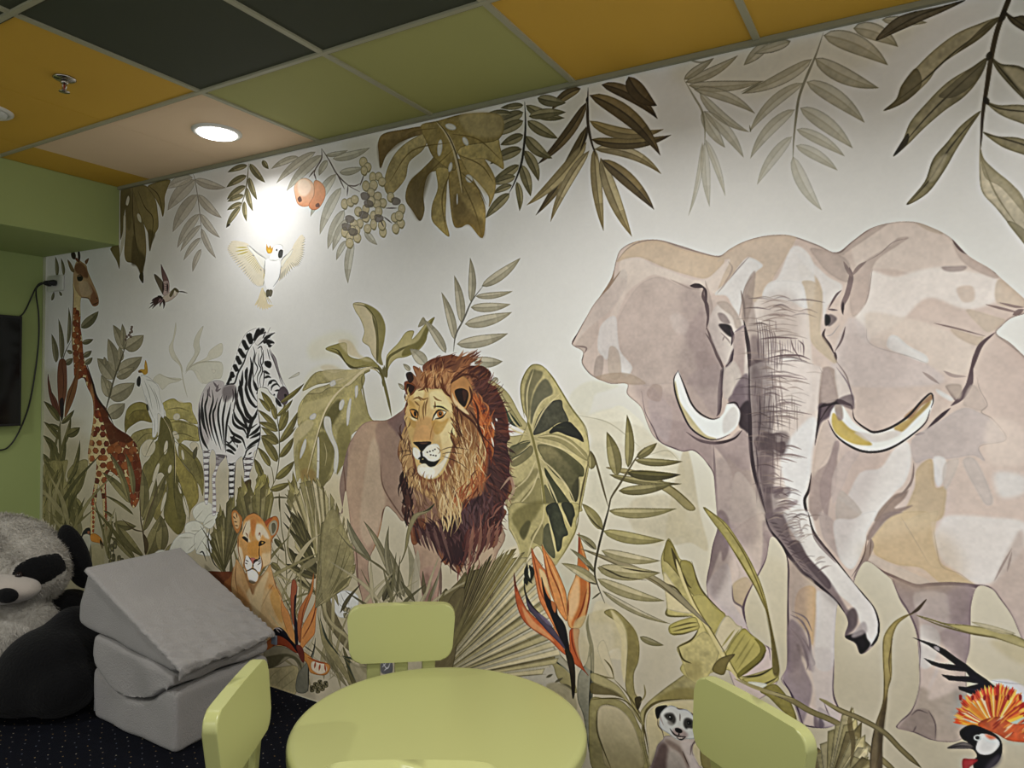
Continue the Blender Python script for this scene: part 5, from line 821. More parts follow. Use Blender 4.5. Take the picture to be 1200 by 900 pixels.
for i in range(7): L([[985, 780-i*6], [1080+i*4, 620-i*14], [1165-i*5, 560-i*34]], 22, ('8f8658', '5c5635', 'aca278')[i % 3], .75)
A('985 780 1060 680 1150 600 1140 640 1060 740', '5d5735', .9)
# dark serrated blades
for q in ((900, 640, 620, 130, 44), (880, 600, 630, 70, 40), (870, 580, 610, 210, 40), (860, 560, 700, 300, 70), (880, 620, 650, 440, 70), (870, 650, 690, 590, 60), (860, 760, 720, 660, 60), (850, 420, 680, 130, 40), (800, 360, 720, 120, 34), (720, 560, 640, 400, 60), (760, 600, 630, 540, 40)): leaf(*q, '5a5434', '2f2c1c', .03, .95, tip=.2)
M('700 540 780 420 830 360 900 305', 36, 'a69c78', .95, t=(.1, .8)); A('750 560 830 500 900 480 980 488 900 500 830 560 760 590', '7a7450', .95); A('870 470 910 430 970 385 940 440 890 490', '5f5a3b', .95); M('700 560 650 420 660 280 690 180|700 640 760 600 780 560', 14, '8b8460', .85)
M('640 790 640 600 630 430 600 250 590 60|560 300 600 380 620 440|520 420 580 500 620 530|530 520 580 600 635 660|530 550 600 640 640 710|640 620 680 580 720 540|640 710 720 640 770 620', 8, '5b5638', .85)
A('525 400 560 480 600 520 550 470', '746d45', .9); A('530 540 560 600 600 650 560 600', '746d45', .9); leaf(545, 340, 625, 440, 40, '5d5838', '35321f'); leaf(520, 530, 600, 600, 50, '7b744a', '4a452c')
# broad dark curl
A('960 335 1000 380 1020 440 1015 520 990 620 985 700 980 780 1010 880 1060 1000 1120 1100 1180 1180 1210 1290 1150 1240 1060 1150 980 1040 930 960 915 860 930 760 930 640 960 520 985 440', '6a6143', .97, e=.3, n=.3); A('1000 400 1020 450 1010 540 985 640 960 740 960 840 940 760 970 600 1000 500', '48432d', .9, 1); A('900 900 915 1000 960 1100 1040 1200 1150 1330 1240 1480 1100 1440 1000 1300 930 1160 900 1040', '9f9472', .95, e=.3)
A('890 600 930 540 970 500 950 640 930 740 915 860 900 1000 880 900', 'a59c7c', .9, e=.3)
# blossom + buds right
A('985 800 1040 760 1120 745 1200 790 1190 900 1140 940 1060 960 1010 900', 'c6c6c0', .95, e=.2, n=.06)
for x, y in ((1095, 890), (1120, 900), (1150, 930), (1100, 940), (1160, 985)): A([[x-16, y-16], [x+12, y-20], [x+16, y+16], [x-10, y+20]], '9a966f', .9, e=.4); M(f'{x-8} {y+18} {x-2} {y-8} {x+12} {y-16}', 5, '3c3826')
M('1010 800 1060 860 1100 880|1120 860 1140 800 1150 770|1060 760 1090 830 1130 850', 4, '8c8c84', .7)
blades(318, 400, 700, 760, 26, 60, 3.6, ('7a7248', '5a5433', 'a0986c', '8b845a', '4a452c'), 8)
blades(255, 290, 690, 700, 10, 60, 3.6, ('6a643c', '4d4829', '8d865a'))
Z(240, 580, 6.667)
# lioness
A('20 600 60 595 140 600 210 600 240 640 200 700 250 800 330 890 300 920 180 760 60 640', '6c3a22', .97, n=.3); A('150 700 200 640 230 560 240 700 250 800', '8d552c', .9, 1)
LI = '250 500 300 570 330 620 420 640 470 600 510 540 520 560 550 680 600 780 620 900 700 1100 690 1160 560 1180 400 1060 330 960 250 840 210 740 215 620 235 550'
A(LI, 'b78f5c', .98, e=.3, n=.15)
with clip(LI):
    A('330 760 420 660 480 600 500 620 460 760 440 900 380 1000 320 900', 'c3ab80', .9, 2); A('230 560 270 560 300 700 350 840 300 860 240 760', 'c29a68', .8, 2); A('250 700 330 800 370 900 330 960 260 860', 'a8733c', .6, 3); A('500 700 560 740 600 860 680 1060 620 1160 570 1000 520 860', 'b37f42', .9, 2); A('300 570 330 620 380 700 420 640 470 600 400 720 380 780 340 700', '7c5430', .7, 2); M('440 880 500 760 540 700|530 600 560 720 600 800|360 720 375 780|250 520 240 640 260 760', 8, '7d5430', .7)
Z(255, 590, 8.18)
LF = '250 165 300 110 350 95 400 120 450 180 470 220 500 260 520 330 520 400 515 500 505 570 440 620 400 690 390 740 340 770 290 735 275 650 255 620 210 540 200 470 190 400 195 330 210 290 240 240'
A('135 100 150 65 180 65 210 100 235 130 240 180 215 260 190 290 160 240 140 180', 'a9703a', .98, e=.4); A('150 110 170 85 200 110 215 160 205 230 180 240 160 190', 'bd9a6a', .95); M('150 120 175 150|160 170 190 180|170 210 200 215|180 90 190 140', 9, '4f3520', .85)
A('440 200 470 160 530 125 570 125 592 180 585 250 560 300 530 330 530 380 510 330 480 260', 'ad6c35', .98, e=.4); A('490 230 510 180 550 160 575 190 570 250 545 300 510 300', '9b9378', .95); A('520 200 550 190 560 240 530 290', '5c5540', .9); A('440 200 480 150 530 135 490 190 460 235', '8c4326', .8)
A(LF, 'bd8c50', .99, e=.3, n=.12)
with clip(LF):
    A('270 180 310 160 320 240 300 320 330 380 290 360 260 330 240 270', 'cbbda2', .9, 2); A('370 200 420 200 470 260 500 340 460 330 430 300 400 360 370 330 360 260', 'd0c4ac', .9, 2); A('320 160 370 150 365 250 340 320 325 260', 'b26d35', .8, 2); A('300 380 390 360 400 460 390 510 320 500 290 460', 'b9813a', .9, 2)
    A('195 420 230 430 250 520 245 590 210 540', 'cfbd9d', .9, 2); A('430 480 510 450 515 560 450 610 430 560', 'cdb68e', .8, 2); A('270 120 330 95 400 110 450 170 400 180 330 140 280 170', 'b5783d', .8, 2); A('420 380 500 350 510 460 440 470', 'b8905a', .8, 2)
    A('275 500 300 510 330 560 330 610 300 640 270 620 262 560', 'd8d4cb', .98, 1); A('345 570 385 540 410 500 425 570 415 650 380 650 350 620', 'd8d4cb', .98, 1); A('285 650 330 630 380 660 392 700 370 750 310 745', 'dedbd3', .98, 1); A('300 735 340 740 370 760 340 790 310 770', '5b4c3a', .8, 1)
    M('210 300 200 380 205 470 240 590|510 330 520 420 510 540|270 510 255 580 275 630|415 500 430 580 410 660', 9, '6e4726', .7)
M('300 510 330 550 350 570|410 500 390 540 360 560', 9, '42311f'); A('315 525 350 520 370 540 345 580 328 560', 'b06a5c', .95); A('350 545 385 530 365 560 345 580', '3b2a22', .9); M('343 575 340 620|270 650 300 640 335 625 370 640 400 690|405 400 400 480 415 560', 9, '2a221b', .95); M('395 310 405 280 415 320|270 280 285 300 290 330', 9, '7c4628', .8)
A('235 325 260 315 285 335 290 370 260 350', '33271c', .95); M('290 330 290 380', 9, '2f241a'); A('398 375 420 355 462 370 445 390 415 405 395 410', '2b2119', .95); A('425 368 440 368 438 384 424 384', 'b58a3f'); M('270 540 300 560|265 570 290 580|385 590 420 560|390 560 415 545', 7, '4a3a30', .8); M('280 180 250 260 240 300|300 110 350 90 400 115', 7, '4b2e1a', .7)
blades(345, 415, 780, 815, 18, 70, 4.5, ('8a8258', '6d6644', 'a69d78'), 12, .7)
# strelitzia, left
Z(290, 690, 7.5)
A('90 280 60 160 60 60 200 0 300 150 340 330 260 340 160 330', 'c2ab7e', .6, 4)
A('0 900 0 700 100 690 260 690 440 680 440 860 380 950 100 900', 'aca074', .95, e=.3, n=.2); M('160 860 220 760 300 700|240 860 320 780 420 700|300 880 380 820 430 780', 5, '8a8058', .6)
A('150 530 220 505 320 508 420 560 480 630 500 660 470 760 430 820 450 700 420 630 370 610 310 650 230 690 150 690', '898164', .97, e=.3); A('150 610 250 580 350 570 430 600 470 650 480 720 450 660 400 610 330 600 250 680 160 695', '545037', .85, 1); A('430 900 440 760 500 670 560 590 590 540 600 430 595 530 570 640 545 720 530 900', '7b7a66', .97, e=.3); M('600 430 585 530 540 680 535 900', 9, '2d2f26'); M('500 500 580 560', 8, '353829')
A('470 540 540 580 600 630 700 650 730 690 700 750 640 760 560 740 540 700 520 650 480 610', 'b57b3d', .97, e=.4); A('570 640 620 640 680 660 700 720 640 750 580 720 560 680', 'cbbfa6', .9); M('600 640 590 700|640 660 630 720|680 660 690 730|530 600 620 640 700 660', 14, '93481f', .9)
A('200 60 260 0 290 100 310 230 300 300 240 200', 'b88a48', .8, 1); A('300 90 330 150 370 220 400 330 430 440 440 540 400 500 350 380 310 260 295 180', 'bb7f45', .97, e=.35); A('390 -60 420 -80 440 0 420 120 410 220 420 340 400 300 385 200 380 80', '8a4a30', .95, e=.3); A('410 100 430 40 440 -20 430 120 425 220 445 340 445 520 430 540 415 400', '1e1a22', .97)
A('450 460 440 330 450 200 500 100 550 20 570 -80 585 -140 580 0 540 120 500 230 480 330 470 460', 'b0703a', .97, e=.35, c2='8a4a2c', g='550 0 460 460'); A('470 450 480 340 530 240 590 120 600 0 610 -140 640 -160 635 -20 620 120 605 230 600 330 590 400 540 460 490 520 460 550', 'bc7a40', .97, e=.35); M('600 100 580 260 480 440|625 -60 610 120 560 300 490 440|540 60 490 200 460 420', 6, '6d3219', .8); M('630 -150 625 -40 610 100', 26, '99492b', .7)
A('150 490 200 440 250 410 310 420 370 460 420 520 460 560 420 560 340 510 260 495 180 530 155 545', '883a20', .97, e=.3); A('155 540 220 510 260 430 210 440 150 490', '9c5a2a', .9); A('210 410 240 350 290 340 340 380 370 430 430 500 470 570 440 560 380 480 320 430 270 410', '1f1a20', .97); M('230 350 270 345 310 370|250 345 265 365 285 385', 9, 'bfb0a8', .8); A('430 500 470 500 500 560 500 640 480 640 450 580', '6b2f25', .95)
for x, y in ((600, 850), (640, 830), (660, 870), (690, 840), (570, 880), (620, 890)): A([[x-20, y-24], [x+14, y-28], [x+20, y+20], [x-16, y+26]], '6b6444', .85, e=.4); M(f'{x-10} {y+20} {x} {y-14} {x+14} {y-24}|{x-16} {y-20} {x} {y} {x+14} {y+16}', 7, '33301f')
A('620 230 640 300 680 420 760 520 830 640 900 760 980 860 900 850 860 780 760 640 680 520 650 440', '8b8259', .97, e=.3, n=.2); A('640 0 690 60 700 200 760 300 880 400 900 470 850 420 740 330 670 200', 'a0966f', .9, e=.3); A('840 510 900 620 960 720 1000 860 930 850 880 720', '5a5536', .95); M('830 590 940 620 1060 680|840 600 960 680 1060 690|850 610 930 760 1000 860|640 260 700 440 820 600', 16, '3a4030', .9); A('900 650 1050 720 1050 860 980 860', '989070', .9, 1)
A('930 500 1000 500 1100 600 1100 760 1000 700', '7d7656', .8, 2); A('1180 640 1270 640 1270 740 1180 740', '5b5a5c', .9, 1); M('1190 650 1230 700 1260 640|1200 720 1250 680|1185 690 1220 650', 8, 'aaa8a8', .8)
# grasses in front of the lion
Z(390, 560, 5)
fan((-100, 760), ((-40, 250), (0, 180), (40, 260), (80, 340), (120, 420), (130, 500), (110, 570)), 120, ('9c9466', '847c4f', 'aba273'))
A('0 180 60 280 110 400 125 500 60 620 0 700 -60 700 -60 300', '8f875c', .8, e=.2, n=.2); M('-20 700 40 580 110 430|-20 680 40 560 90 380|-20 620 20 480 60 320', 5, '5d5736', .7); M('0 680 60 620 105 575', 26, '6c6643')
leaf(230, 490, 85, 235, 50, '8a8768', '4e4c35', -.08); leaf(340, 580, 180, 250, 40, '938c6c', '57523a', .05); leaf(420, 700, 320, 400, 54, '90896a', '5b563e'); leaf(410, 720, 330, 280, 40, '8c8768', '5b563e', -.1); leaf(300, 730, 350, 565, 50, '56503a', '322e20'); M('20 300 100 400 220 480 300 540 340 580|200 470 280 520 340 590 410 710', 10, '6a6548', .9)
A('395 500 420 430 430 340 450 260 480 210 540 190 600 150 560 200 500 230 460 310 440 400 410 480', '837f56', .97, e=.3); L('600 148 570 180 530 200', 8, '3a3524'); M('440 390 465 500 460 640 460 740', 34, '8a8768', .9, t=(.3, .1)); M('500 420 490 560 480 740', 40, 'a09880', .8, t=(.3, .1)); M('560 740 600 640 640 500', 14, '7d7860', .9); M('635 520 632 620 635 740', 16, '5f4a40', .8)
A('620 720 660 650 680 660 700 640 740 600 780 550 790 620 760 740 700 820 640 800', '5f5638', .95, e=.3); A('700 900 710 740 740 640 780 560 780 640 760 780 780 900', '6a6040', .95, e=.3, n=.3)
Z(500, 700, 5)
A('40 400 140 330 180 260 240 120 300 100 240 260 200 330 150 420', '6e6546', .85, 1); M('180 390 300 250 420 100|250 400 400 250 520 140|340 400 480 300 600 240', 5, 'd0c8a4', .7); A('150 420 300 300 420 330 560 440 500 450 350 400', '8b8266', .8, 4)
A('540 440 620 370 640 310 680 360 740 390 760 430 780 500 740 540 620 520', 'aba592', .9, e=.2); A('620 310 660 290 760 340 840 400 860 470 880 560 800 520 760 460 740 400 690 360', '8b8456', .9, e=.3); M('700 470 740 450|750 500 800 470|770 510 830 520 870 560|760 550 800 570 820 590', 14, '55503a', .85); A('700 520 780 500 860 560 880 660 800 620', '979070', .9, 1)
A('375 -20 385 40 420 90 500 130 600 170 700 240 780 330 840 400 870 490 860 470 800 410 740 370 640 270 540 190 440 120 390 70', '7b7f5f', .98, e=.35, n=.2); M('372 -10 385 50 430 100|440 130 540 195 640 280 720 350 820 420 865 470', 9, '2f3324', .95); A('600 180 700 250 790 350 850 450 760 370 680 290', '999d7c', .8, 1)
M('945 110 945 180 955 240 968 300 970 440 960 640 965 900', 22, '3f4232', .9, t=(.3, .05)); A('960 240 970 320 972 480 960 640 965 900 950 900 920 700 885 600 885 480 900 430 940 370', '807e68', .98, e=.35, n=.2); L('955 250 965 420 955 640 970 900', 8, '2c2f24')
blades(415, 500, 700, 735, 22, 55, 4, ('8a8662', '6a6646', 'a8a17c', '565238'), 6, .8)
Z()
rays((505, 800), ((640, 790), (655, 768), (656, 745), (648, 722), (640, 700), (638, 676), (628, 656), (610, 650)), 1.2, ('b9af86', 'd0c9a6', 'a99e72', '8c8156', 'c2b98f', 'd5cfae'))
rays((505, 800), ((610, 648), (596, 646), (588, 648), (581, 652)), 1.3, ('8b8050', 'b3a875', '6c6138', 'a0955f'))
rays((512, 800), ((580, 650), (571, 656), (563, 664), (556, 662), (549, 668)), 1.3, ('5c5130', '8b8050', '463d24', '766b40'))
A('505 800 515 740 528 700 545 690 538 740 528 790', '5d5337', .9, e=.3); blades(506, 530, 745, 780, 8, 60, 5, ('6e6540', '4f4729', '5f5636'), -4, .8)
# strelitzia, centre
Z(570, 590, 5)
A('265 260 270 330 285 420 300 500 330 600 400 700 450 790 495 890 500 920 430 800 380 690 330 600 300 520', 'a85f36', .9); 
A('265 258 290 310 330 370 350 400 370 520 400 640 440 720 480 800 500 900 420 760 350 640 310 560 285 440 268 330', 'ba6f3f', .98, e=.4, n=.2); A('310 380 345 410 365 480 380 560 350 500 320 440', 'c9a877', .95); M('270 280 300 420 330 540 400 660', 9, '7d3c1f', .8)
A('325 240 350 280 385 330 420 400 450 470 470 530 475 620 472 690 430 640 400 580 370 500 350 400 335 310', 'bd7c45', .98, e=.4, n=.2); M('340 270 380 400 430 520 468 660|335 300 360 430 400 560', 7, '7d3c1f', .8); M('380 360 430 480 460 600', 12, 'd19c62', .7)
A('325 430 350 520 380 570 410 590 420 650 450 690 470 740 490 860 500 900 460 850 420 760 380 660 350 590 330 500', '1e1a1c', .98); A('380 570 410 590 405 640 390 620', 'b0683a', .9)
A('543 170 560 230 585 310 605 400 610 500 600 600 580 680 550 730 500 735 475 690 475 560 490 500 520 430 535 340 538 240', 'c18a52', .99, e=.4, n=.15); A('545 200 560 280 580 340 590 440 585 540 560 640 520 720 500 700 540 600 550 480 540 360', 'a9602f', .9, 1); A('500 500 530 430 545 500 540 590 510 660 490 680 485 580', 'cfa678', .9, 2); M('543 170 545 240 540 330|600 420 605 540 580 660|590 500 560 620 520 700|480 560 480 660', 8, '7a3417', .85)
A('163 410 175 470 200 540 240 620 300 680 370 740 430 810 480 890 500 910 440 870 370 800 290 750 220 690 180 600 165 500', 'a8552f', .98, e=.4, n=.2); A('210 600 280 690 350 750 400 810 320 760 250 710', 'c58a5a', .9, 1); M('163 405 168 460 180 520', 9, '5e2a1a')
A('222 460 240 540 290 620 350 680 400 740 440 800 470 860 420 810 360 750 290 670 240 600', '4c3f4a', .97, e=.3); M('222 450 228 520 260 590 320 650', 8, '1d1a1a'); A('300 640 350 670 390 720 350 700', '6f6072', .8)
A('490 740 545 735 540 800 545 880 570 960 600 1010 570 980 500 920 490 840', 'a5512b', .98, e=.3); M('500 740 505 820 540 920', 7, '6b2c18', .8); A('460 850 500 880 520 960 520 1100 505 1140 490 1000', '2c2418', .97); M('600 650 590 720 605 790|605 780 615 860 600 900', 12, '48452f', .9)
M('240 350 235 420 270 470|250 360 270 400 260 460|225 430 240 480', 24, '1d1e18', .9)
# calla curves, blades right of the table
Z(660, 720, 5)
A('60 60 140 0 280 -30 400 60 445 150 440 260 410 340 420 440 450 500 430 560 400 520 380 440 360 380 330 200 240 260 300 380 180 340 90 250', 'b3ab80', .6, 1)
A('240 -10 300 -30 380 40 430 110 448 190 440 280 415 350 420 450 445 500 440 560 460 640 430 600 390 500 365 420 370 300 375 160 330 60', '8f8454', .97, e=.3, n=.25); A('280 -30 350 50 378 150 370 300 360 400 340 300 340 150 300 40', 'c0b788', .9, 1); A('380 60 430 120 440 260 400 330 375 400 380 250', '7b6f40', .7, 2)
A('200 200 240 150 280 260 300 340 290 380 250 330', 'bcb390', .8); M('175 340 240 365 300 375|240 260 280 310 300 380|300 380 380 470 460 600 480 700 520 900', 8, '5b5230', .85); A('165 400 260 420 330 460 380 500 300 475 230 470 165 460', '5d5432', .9); A('170 340 300 400 370 480 460 640 440 620 330 470 180 400', '9c9263', .9, e=.3)
A('160 500 240 490 330 500 400 560 440 640 480 740 500 900 470 900 440 740 390 620 320 550 240 530 200 580 200 680 230 780 280 900 170 900 150 700', '8b8254', .97, e=.3, n=.2); A('205 560 240 530 320 545 390 610 440 720 470 900 260 900 225 760 200 660', 'b4a783', .9, e=.2, c2='95895f', g='300 560 360 900'); M('160 500 260 490 350 500 420 560 480 680 510 900|200 560 200 680 240 800 280 900', 6, '4e4628', .85)
A('460 640 450 580 490 520 560 460 640 400 740 340 820 380 815 500 760 500 660 500 560 520 500 560 480 620 480 760 520 900 500 900 460 740', '91875a', .97, e=.3, n=.25); A('540 500 640 440 740 430 815 460 815 500 640 500', '7c7140', .8, 2); A('420 490 450 480 462 500 440 560 425 530', '3d3620', .9); M('475 410 480 470 450 520', 8, '7d744c'); M('470 640 490 560 560 510 700 495|475 700 470 640', 12, '4d4527', .8)
A('485 640 500 570 560 525 640 505 780 500 810 540 805 700 800 900 530 900 500 760', 'b8ad84', .95, e=.15); A('810 640 870 700 900 780 920 900 820 900 800 760', '7e7444', .95, e=.3); M('820 740 880 760|825 800 890 800', 8, '54492a')
# banana leaf
Z(720, 660, 3.75)
A('205 -20 220 -70 240 -110 270 -60 290 -20 320 -10 340 0 370 80 400 140 490 230 540 270 600 310 640 360 667 385 640 420 560 495 690 460 715 440 722 490 715 520 640 550 600 540 550 510 500 470 430 480 350 520 290 470 300 430 275 370 340 330 360 290 255 315 245 270 345 235 240 230 230 190 225 100 210 40', 'b0a76a', .98, e=.3, n=.25)
A('230 -100 260 -80 280 -20 320 60 350 80 330 110 270 40 235 0 215 -20', '857a42', .95, e=.3); A('250 -70 280 -10 300 60 270 20', '4a4222', .9); A('290 -10 340 0 370 90 400 140 360 150 330 120 300 60', '93884c', .9, e=.3); A('215 40 260 90 310 170 340 220 240 205 230 180', 'c3bd90', .9, e=.2)
A('340 150 400 140 440 190 490 230 440 310 420 330 380 250', 'a69b5c', .9, e=.2); A('490 230 540 270 560 290 480 390 440 330', 'c0bd93', .95, e=.2); A('560 290 600 310 667 385 560 495 500 420 490 390', 'a79f57', .95, e=.3); A('615 330 667 385 560 495 545 480 640 390', '6f6730', .85); M('530 290 470 370|550 290 490 380|575 310 510 410|600 330 530 440|620 345 540 470', 7, '8c8446', .8)
A('245 270 345 235 370 260 370 290 300 310 255 315', 'a59b59', .95, e=.3); M('245 285 320 265 365 260|255 300 320 285 370 275|232 195 235 230 345 235|245 310 300 310 365 290', 6, '57502a', .9); A('280 370 340 340 400 300 460 380 430 470 380 530 330 510 300 440', 'aaa06a', .9, e=.2, n=.3); A('310 440 380 430 380 500 330 510', '86794a', .6, 3); M('280 365 300 420 340 440|275 370 340 335 370 290', 7, '4a4222', .9)
M('270 -20 300 70 350 180 420 300 480 410 550 520', 14, 'c1b67d', .95, t=(.1, .1)); M('278 -30 312 80 362 190 430 300 490 400 555 515', 4, '5c5126', .8); M('340 -10 370 90 410 150 490 230', 6, '5a5030', .9); M('667 380 640 430 550 500|300 40 320 90 340 110|215 85 270 110 310 160', 7, '4c4324', .9)
A('430 470 460 420 530 398 500 440 480 490', '6f6438', .95, e=.3); A('640 490 690 460 715 430 722 490 660 545 560 510', 'a8a05c', .95, e=.3); M('560 500 640 490 710 450|600 540 660 530 720 500', 7, '3f3a24', .85); A('590 520 670 530 640 555 600 545', 'c9c8b4', .9)
A('640 560 700 530 740 560 780 620 800 690 740 650 680 590', '83793f', .95, e=.3, n=.3)
# long grass blades over the elephant's leg
Z(800, 600, 5)
A('120 -30 200 20 260 70 330 170 390 270 430 350 460 420 490 520 515 640 540 760 565 900 560 940 530 940 520 780 500 620 440 470 380 370 320 270 260 170 170 50', '9a8f58', .98, e=.35, n=.25); M('130 -30 240 70 340 210 420 370 470 500 510 640 530 780|260 170 340 290 420 430 480 560', 6, '5a5028', .8); A('490 560 530 720 565 900 560 960 530 940 525 780 500 640', '544a2c', .8, 1)
Z(690, 550, 2)
A('40 -5 100 0 160 20 210 50 250 90 230 95 190 60 130 25 80 10', '8f8459', .95, e=.3)
M('60 5 140 14 200 45 245 85', 3, '5f5530', .8); M('-20 185 60 215 130 245 200 290 290 375', 16, '8d8363', .97, e=.3, t=(.4, .2)); M('-10 190 80 230 160 265 240 335', 3, '5f553a', .8)
Z(840, 780, 3)
M('100 60 180 90 260 120 330 160 420 200 500 260 580 330 660 400', 20, '7f7450', .97, e=.3, t=(.3, .1)); M('60 45 160 85 280 120', 12, '9a8f62', .9)
Z(960, 720, 5)
fan((40, 1060), ((-100, 840), (-20, 780), (60, 700), (150, 590), (190, 540), (240, 620), (290, 760), (330, 830)), 150, ('c0b98a', 'aea671', '7b6f48', 'b8b07c')); M('190 540 180 640 200 760 180 900', 30, '5b5034', .8)
A('555 -5 520 10 460 60 430 140 425 240 425 360 405 440 395 540 380 640 370 760 365 920 300 920 305 760 330 640 370 520 378 400 372 240 378 130 430 50 500 5', '9e8f5d', .98, e=.35, n=.2, c2='6a5d44', g='420 300 350 760'); A('395 480 385 620 370 760 368 920 340 920 345 740 350 620', '4d4231', .8, 1); A('560 -10 500 10 540 -10 620 -85 625 -80 590 -30', '4d3f32', .9); M('430 140 410 260 415 360|370 740 330 900', 5, '53462e', .8)
M('0 495 120 560 240 610 380 690 480 790 600 900', 30, '7d7250', .98, e=.35, t=(.2, .1)); M('0 490 60 525 150 575', 20, '8e8460', .9)
A('570 5 640 20 740 50 860 60 1000 80 1120 110 1240 170 1220 200 1120 170 1020 135 880 110 760 70', '9d9464', .97, e=.35, n=.2); M('570 5 700 60 880 110 1040 140 1200 195', 8, '5c5334', .85); A('890 45 1000 60 1150 110 1050 110', 'aca682', .8); A('1000 150 1200 160 1240 290 1120 260', 'a9a077', .5, 3)
# fine frond, centre right
Z(570, 420, 5)
for q in ((765, 690, 706, 430, 80), (830, 640, 824, 330, 56), (870, 595, 1150, 603, 46), (825, 670, 1140, 680, 60), (720, 680, 1145, 735, 40), (775, 775, 1100, 730, 60), (880, 580, 1000, 495, 50), (615, 650, 610, 540, 50), (720, 890, 1115, 880, 50)): leaf(*q, '8d8558', '4a452a', .04, .92, tip=.25)
leaf(825, 668, 1135, 680, 56, '5f5a35', '33301c', .05); M('712 900 730 820 780 740 830 660 880 580 930 520|610 540 640 600 690 780 715 870|600 600 560 780 540 900', 10, '554d33', .9)
Z(570, 590, 5)
for q in ((720, 45, 1110, 30, 60, 'aca678'), (685, 160, 1045, 215, 70, 'a39c66'), (675, 275, 1020, 335, 66, 'b0a984'), (650, 375, 1020, 405, 90, 'aaa378'), (650, 440, 1045, 570, 70, 'b0aa80'), (680, 510, 1080, 705, 40, 'b0a88c'), (900, 780, 1040, 830, 40, '928b68'), (675, 155, 560, 0, 60, '8d8658'), (645, 270, 530, 180, 40, '9a9474'), (640, 410, 490, 265, 30, '8f8a6a'), (650, 470, 440, 350, 60, 'aea782')): leaf(*q[:5], q[5], '6d6740', .05, .9, tip=.15)
M('730 -20 715 40 685 150 655 270 635 390 650 470 695 585', 11, '403a27', .95); M('690 160 640 120 590 60|640 270 570 210|635 400 590 360|650 475 600 460|670 520 620 560|790 375 900 395 1015 405|660 365 730 400 800 430 940 450', 8, '453f2a', .85)
# ---- meerkat and crowned crane
Z(740, 810, 10)
A('330 600 300 640 270 760 240 850 230 960 820 960 790 860 740 780 720 720 720 640 790 560 600 520 400 520 370 560', 'a89a8f', .98, e=.2)
A('330 620 400 600 440 700 420 820 400 960 230 960 240 850 290 720', '5c4a44', .9, 3); A('420 560 560 640 640 760 700 900 680 940 620 820 560 720 440 640 390 580', '7d6b60', .85, 2); A('440 700 560 740 620 860 600 960 440 960 430 800', '9c9186', .8, 3); A('580 560 700 580 720 700 760 800 780 940 700 940 660 800 600 680', 'b7aaa2', .9, 2)
A('280 250 285 200 330 172 420 165 400 220 350 260 325 310 300 320', '16120f', .98); A('740 290 790 320 830 370 825 450 800 480 770 400', '16120f', .98)
A('330 320 340 260 390 200 450 165 510 175 560 205 640 210 700 250 740 310 770 360 790 450 780 530 720 560 640 560 590 575 520 560 440 500 360 450 325 390', 'b9b8b2', .99, e=.25, n=.05)
A('385 280 420 255 480 255 515 300 520 350 490 385 430 340 400 310', '3b3834', .95, 1); A('430 340 490 370 480 400 430 380', '77736c', .8, 1); A('435 285 470 280 485 320 455 335', '0c0b0b'); A('445 295 455 293 458 305 447 307', 'd8d8d2')
A('620 330 660 310 720 340 745 400 720 435 670 430 640 440 610 390', '3a3733', .95, 1); A('650 350 690 345 700 385 665 395', '0c0b0b'); A('660 365 670 365 668 375', 'a8a8a2')
A('500 440 540 425 590 440 640 480 665 510 640 545 600 570 540 545 480 490', '8e7c76', .9, 2); A('512 435 545 428 590 450 595 480 560 490 520 470', '241d1b', .98); M('450 435 490 490 530 520 590 530 640 530|560 490 555 515|530 540 570 560 600 560 640 530', 14, '241a18'); A('545 540 590 540 600 552 560 555', 'c8b9ae')
M('530 190 560 205 610 205|570 260 570 350|310 320 315 400 360 460 380 540|700 250 740 290|790 480 760 560 710 640 690 750|600 700 640 800 680 890', 9, '4d3d36', .8); M('340 270 350 330 380 400|730 600 710 700 730 760|700 620 690 720', 10, '8b7b72', .7)
Z(960, 720, 5)
A('1000 390 1080 420 1150 470 1260 560 1260 480 1200 420 1100 380', 'c5bfc0', .9, 1); M('1000 385 1100 400 1200 410|1060 420 1150 460', 4, '9a9492', .8)
K_ = '1c181f'
A('545 133 600 150 680 175 740 205 800 250 860 290 920 340 980 380 1040 430 1100 490 1150 550 1100 560 1000 500 900 470 820 440 815 420 860 425 935 405 870 395 760 385 715 350 790 360 880 362 860 335 760 325 660 295 612 255 700 285 800 295 740 250 690 215 640 180', K_, .98, e=.1, n=.2, sm=0)
A('670 185 700 190 705 215 680 205', 'a29a9c', .9); M('720 360 800 380 900 385|630 270 720 310 840 320|830 425 900 440 960 440', 10, '322b36', .7)
r = np.random.default_rng(4)
for i in range(60):
    t = i/59; a = math.radians(172-t*150); o = np.array([1010+40*t, 660-10*t]); R_ = 200+30*r.random()+40*math.sin(t*3)-30*(t > .8)
    P = o+np.array([math.cos(a), -math.sin(a)*.95])*R_; c_ = ('d0782c', 'dca53c', 'c4532a', 'd9c08a', 'a63a24', 'd18a34')[r.integers(6)]
    L([o+np.array([math.cos(a), -math.sin(a)])*40, (o+P)/2+r.normal(size=2)*5, P], 13, c_, .95, t=(.2, .15)); L([o*.25+P*.75, P], 12, ('a5322a', 'c9472b', 'dba14a')[r.integers(3)], .85)
A('930 640 980 610 1060 600 1140 640 1260 640 1260 740 1120 740 1040 700 960 670', 'b34a24', .9, e=.2, n=.4)
for i in range(24): x = 980+r.random()*240; y = 620+r.random()*110; L([[x, y], [x+50, y-30-20*r.random()]], 9, ('d78a3c', 'c9602e', '8c2c1c', 'd8b58a')[r.integers(4)], .8)
for i in range(6): A([[820+i*70, 480-abs(i-2)*4], [836+i*70, 474], [834+i*70, 500], [822+i*70, 500]], '9e2a24', .9)
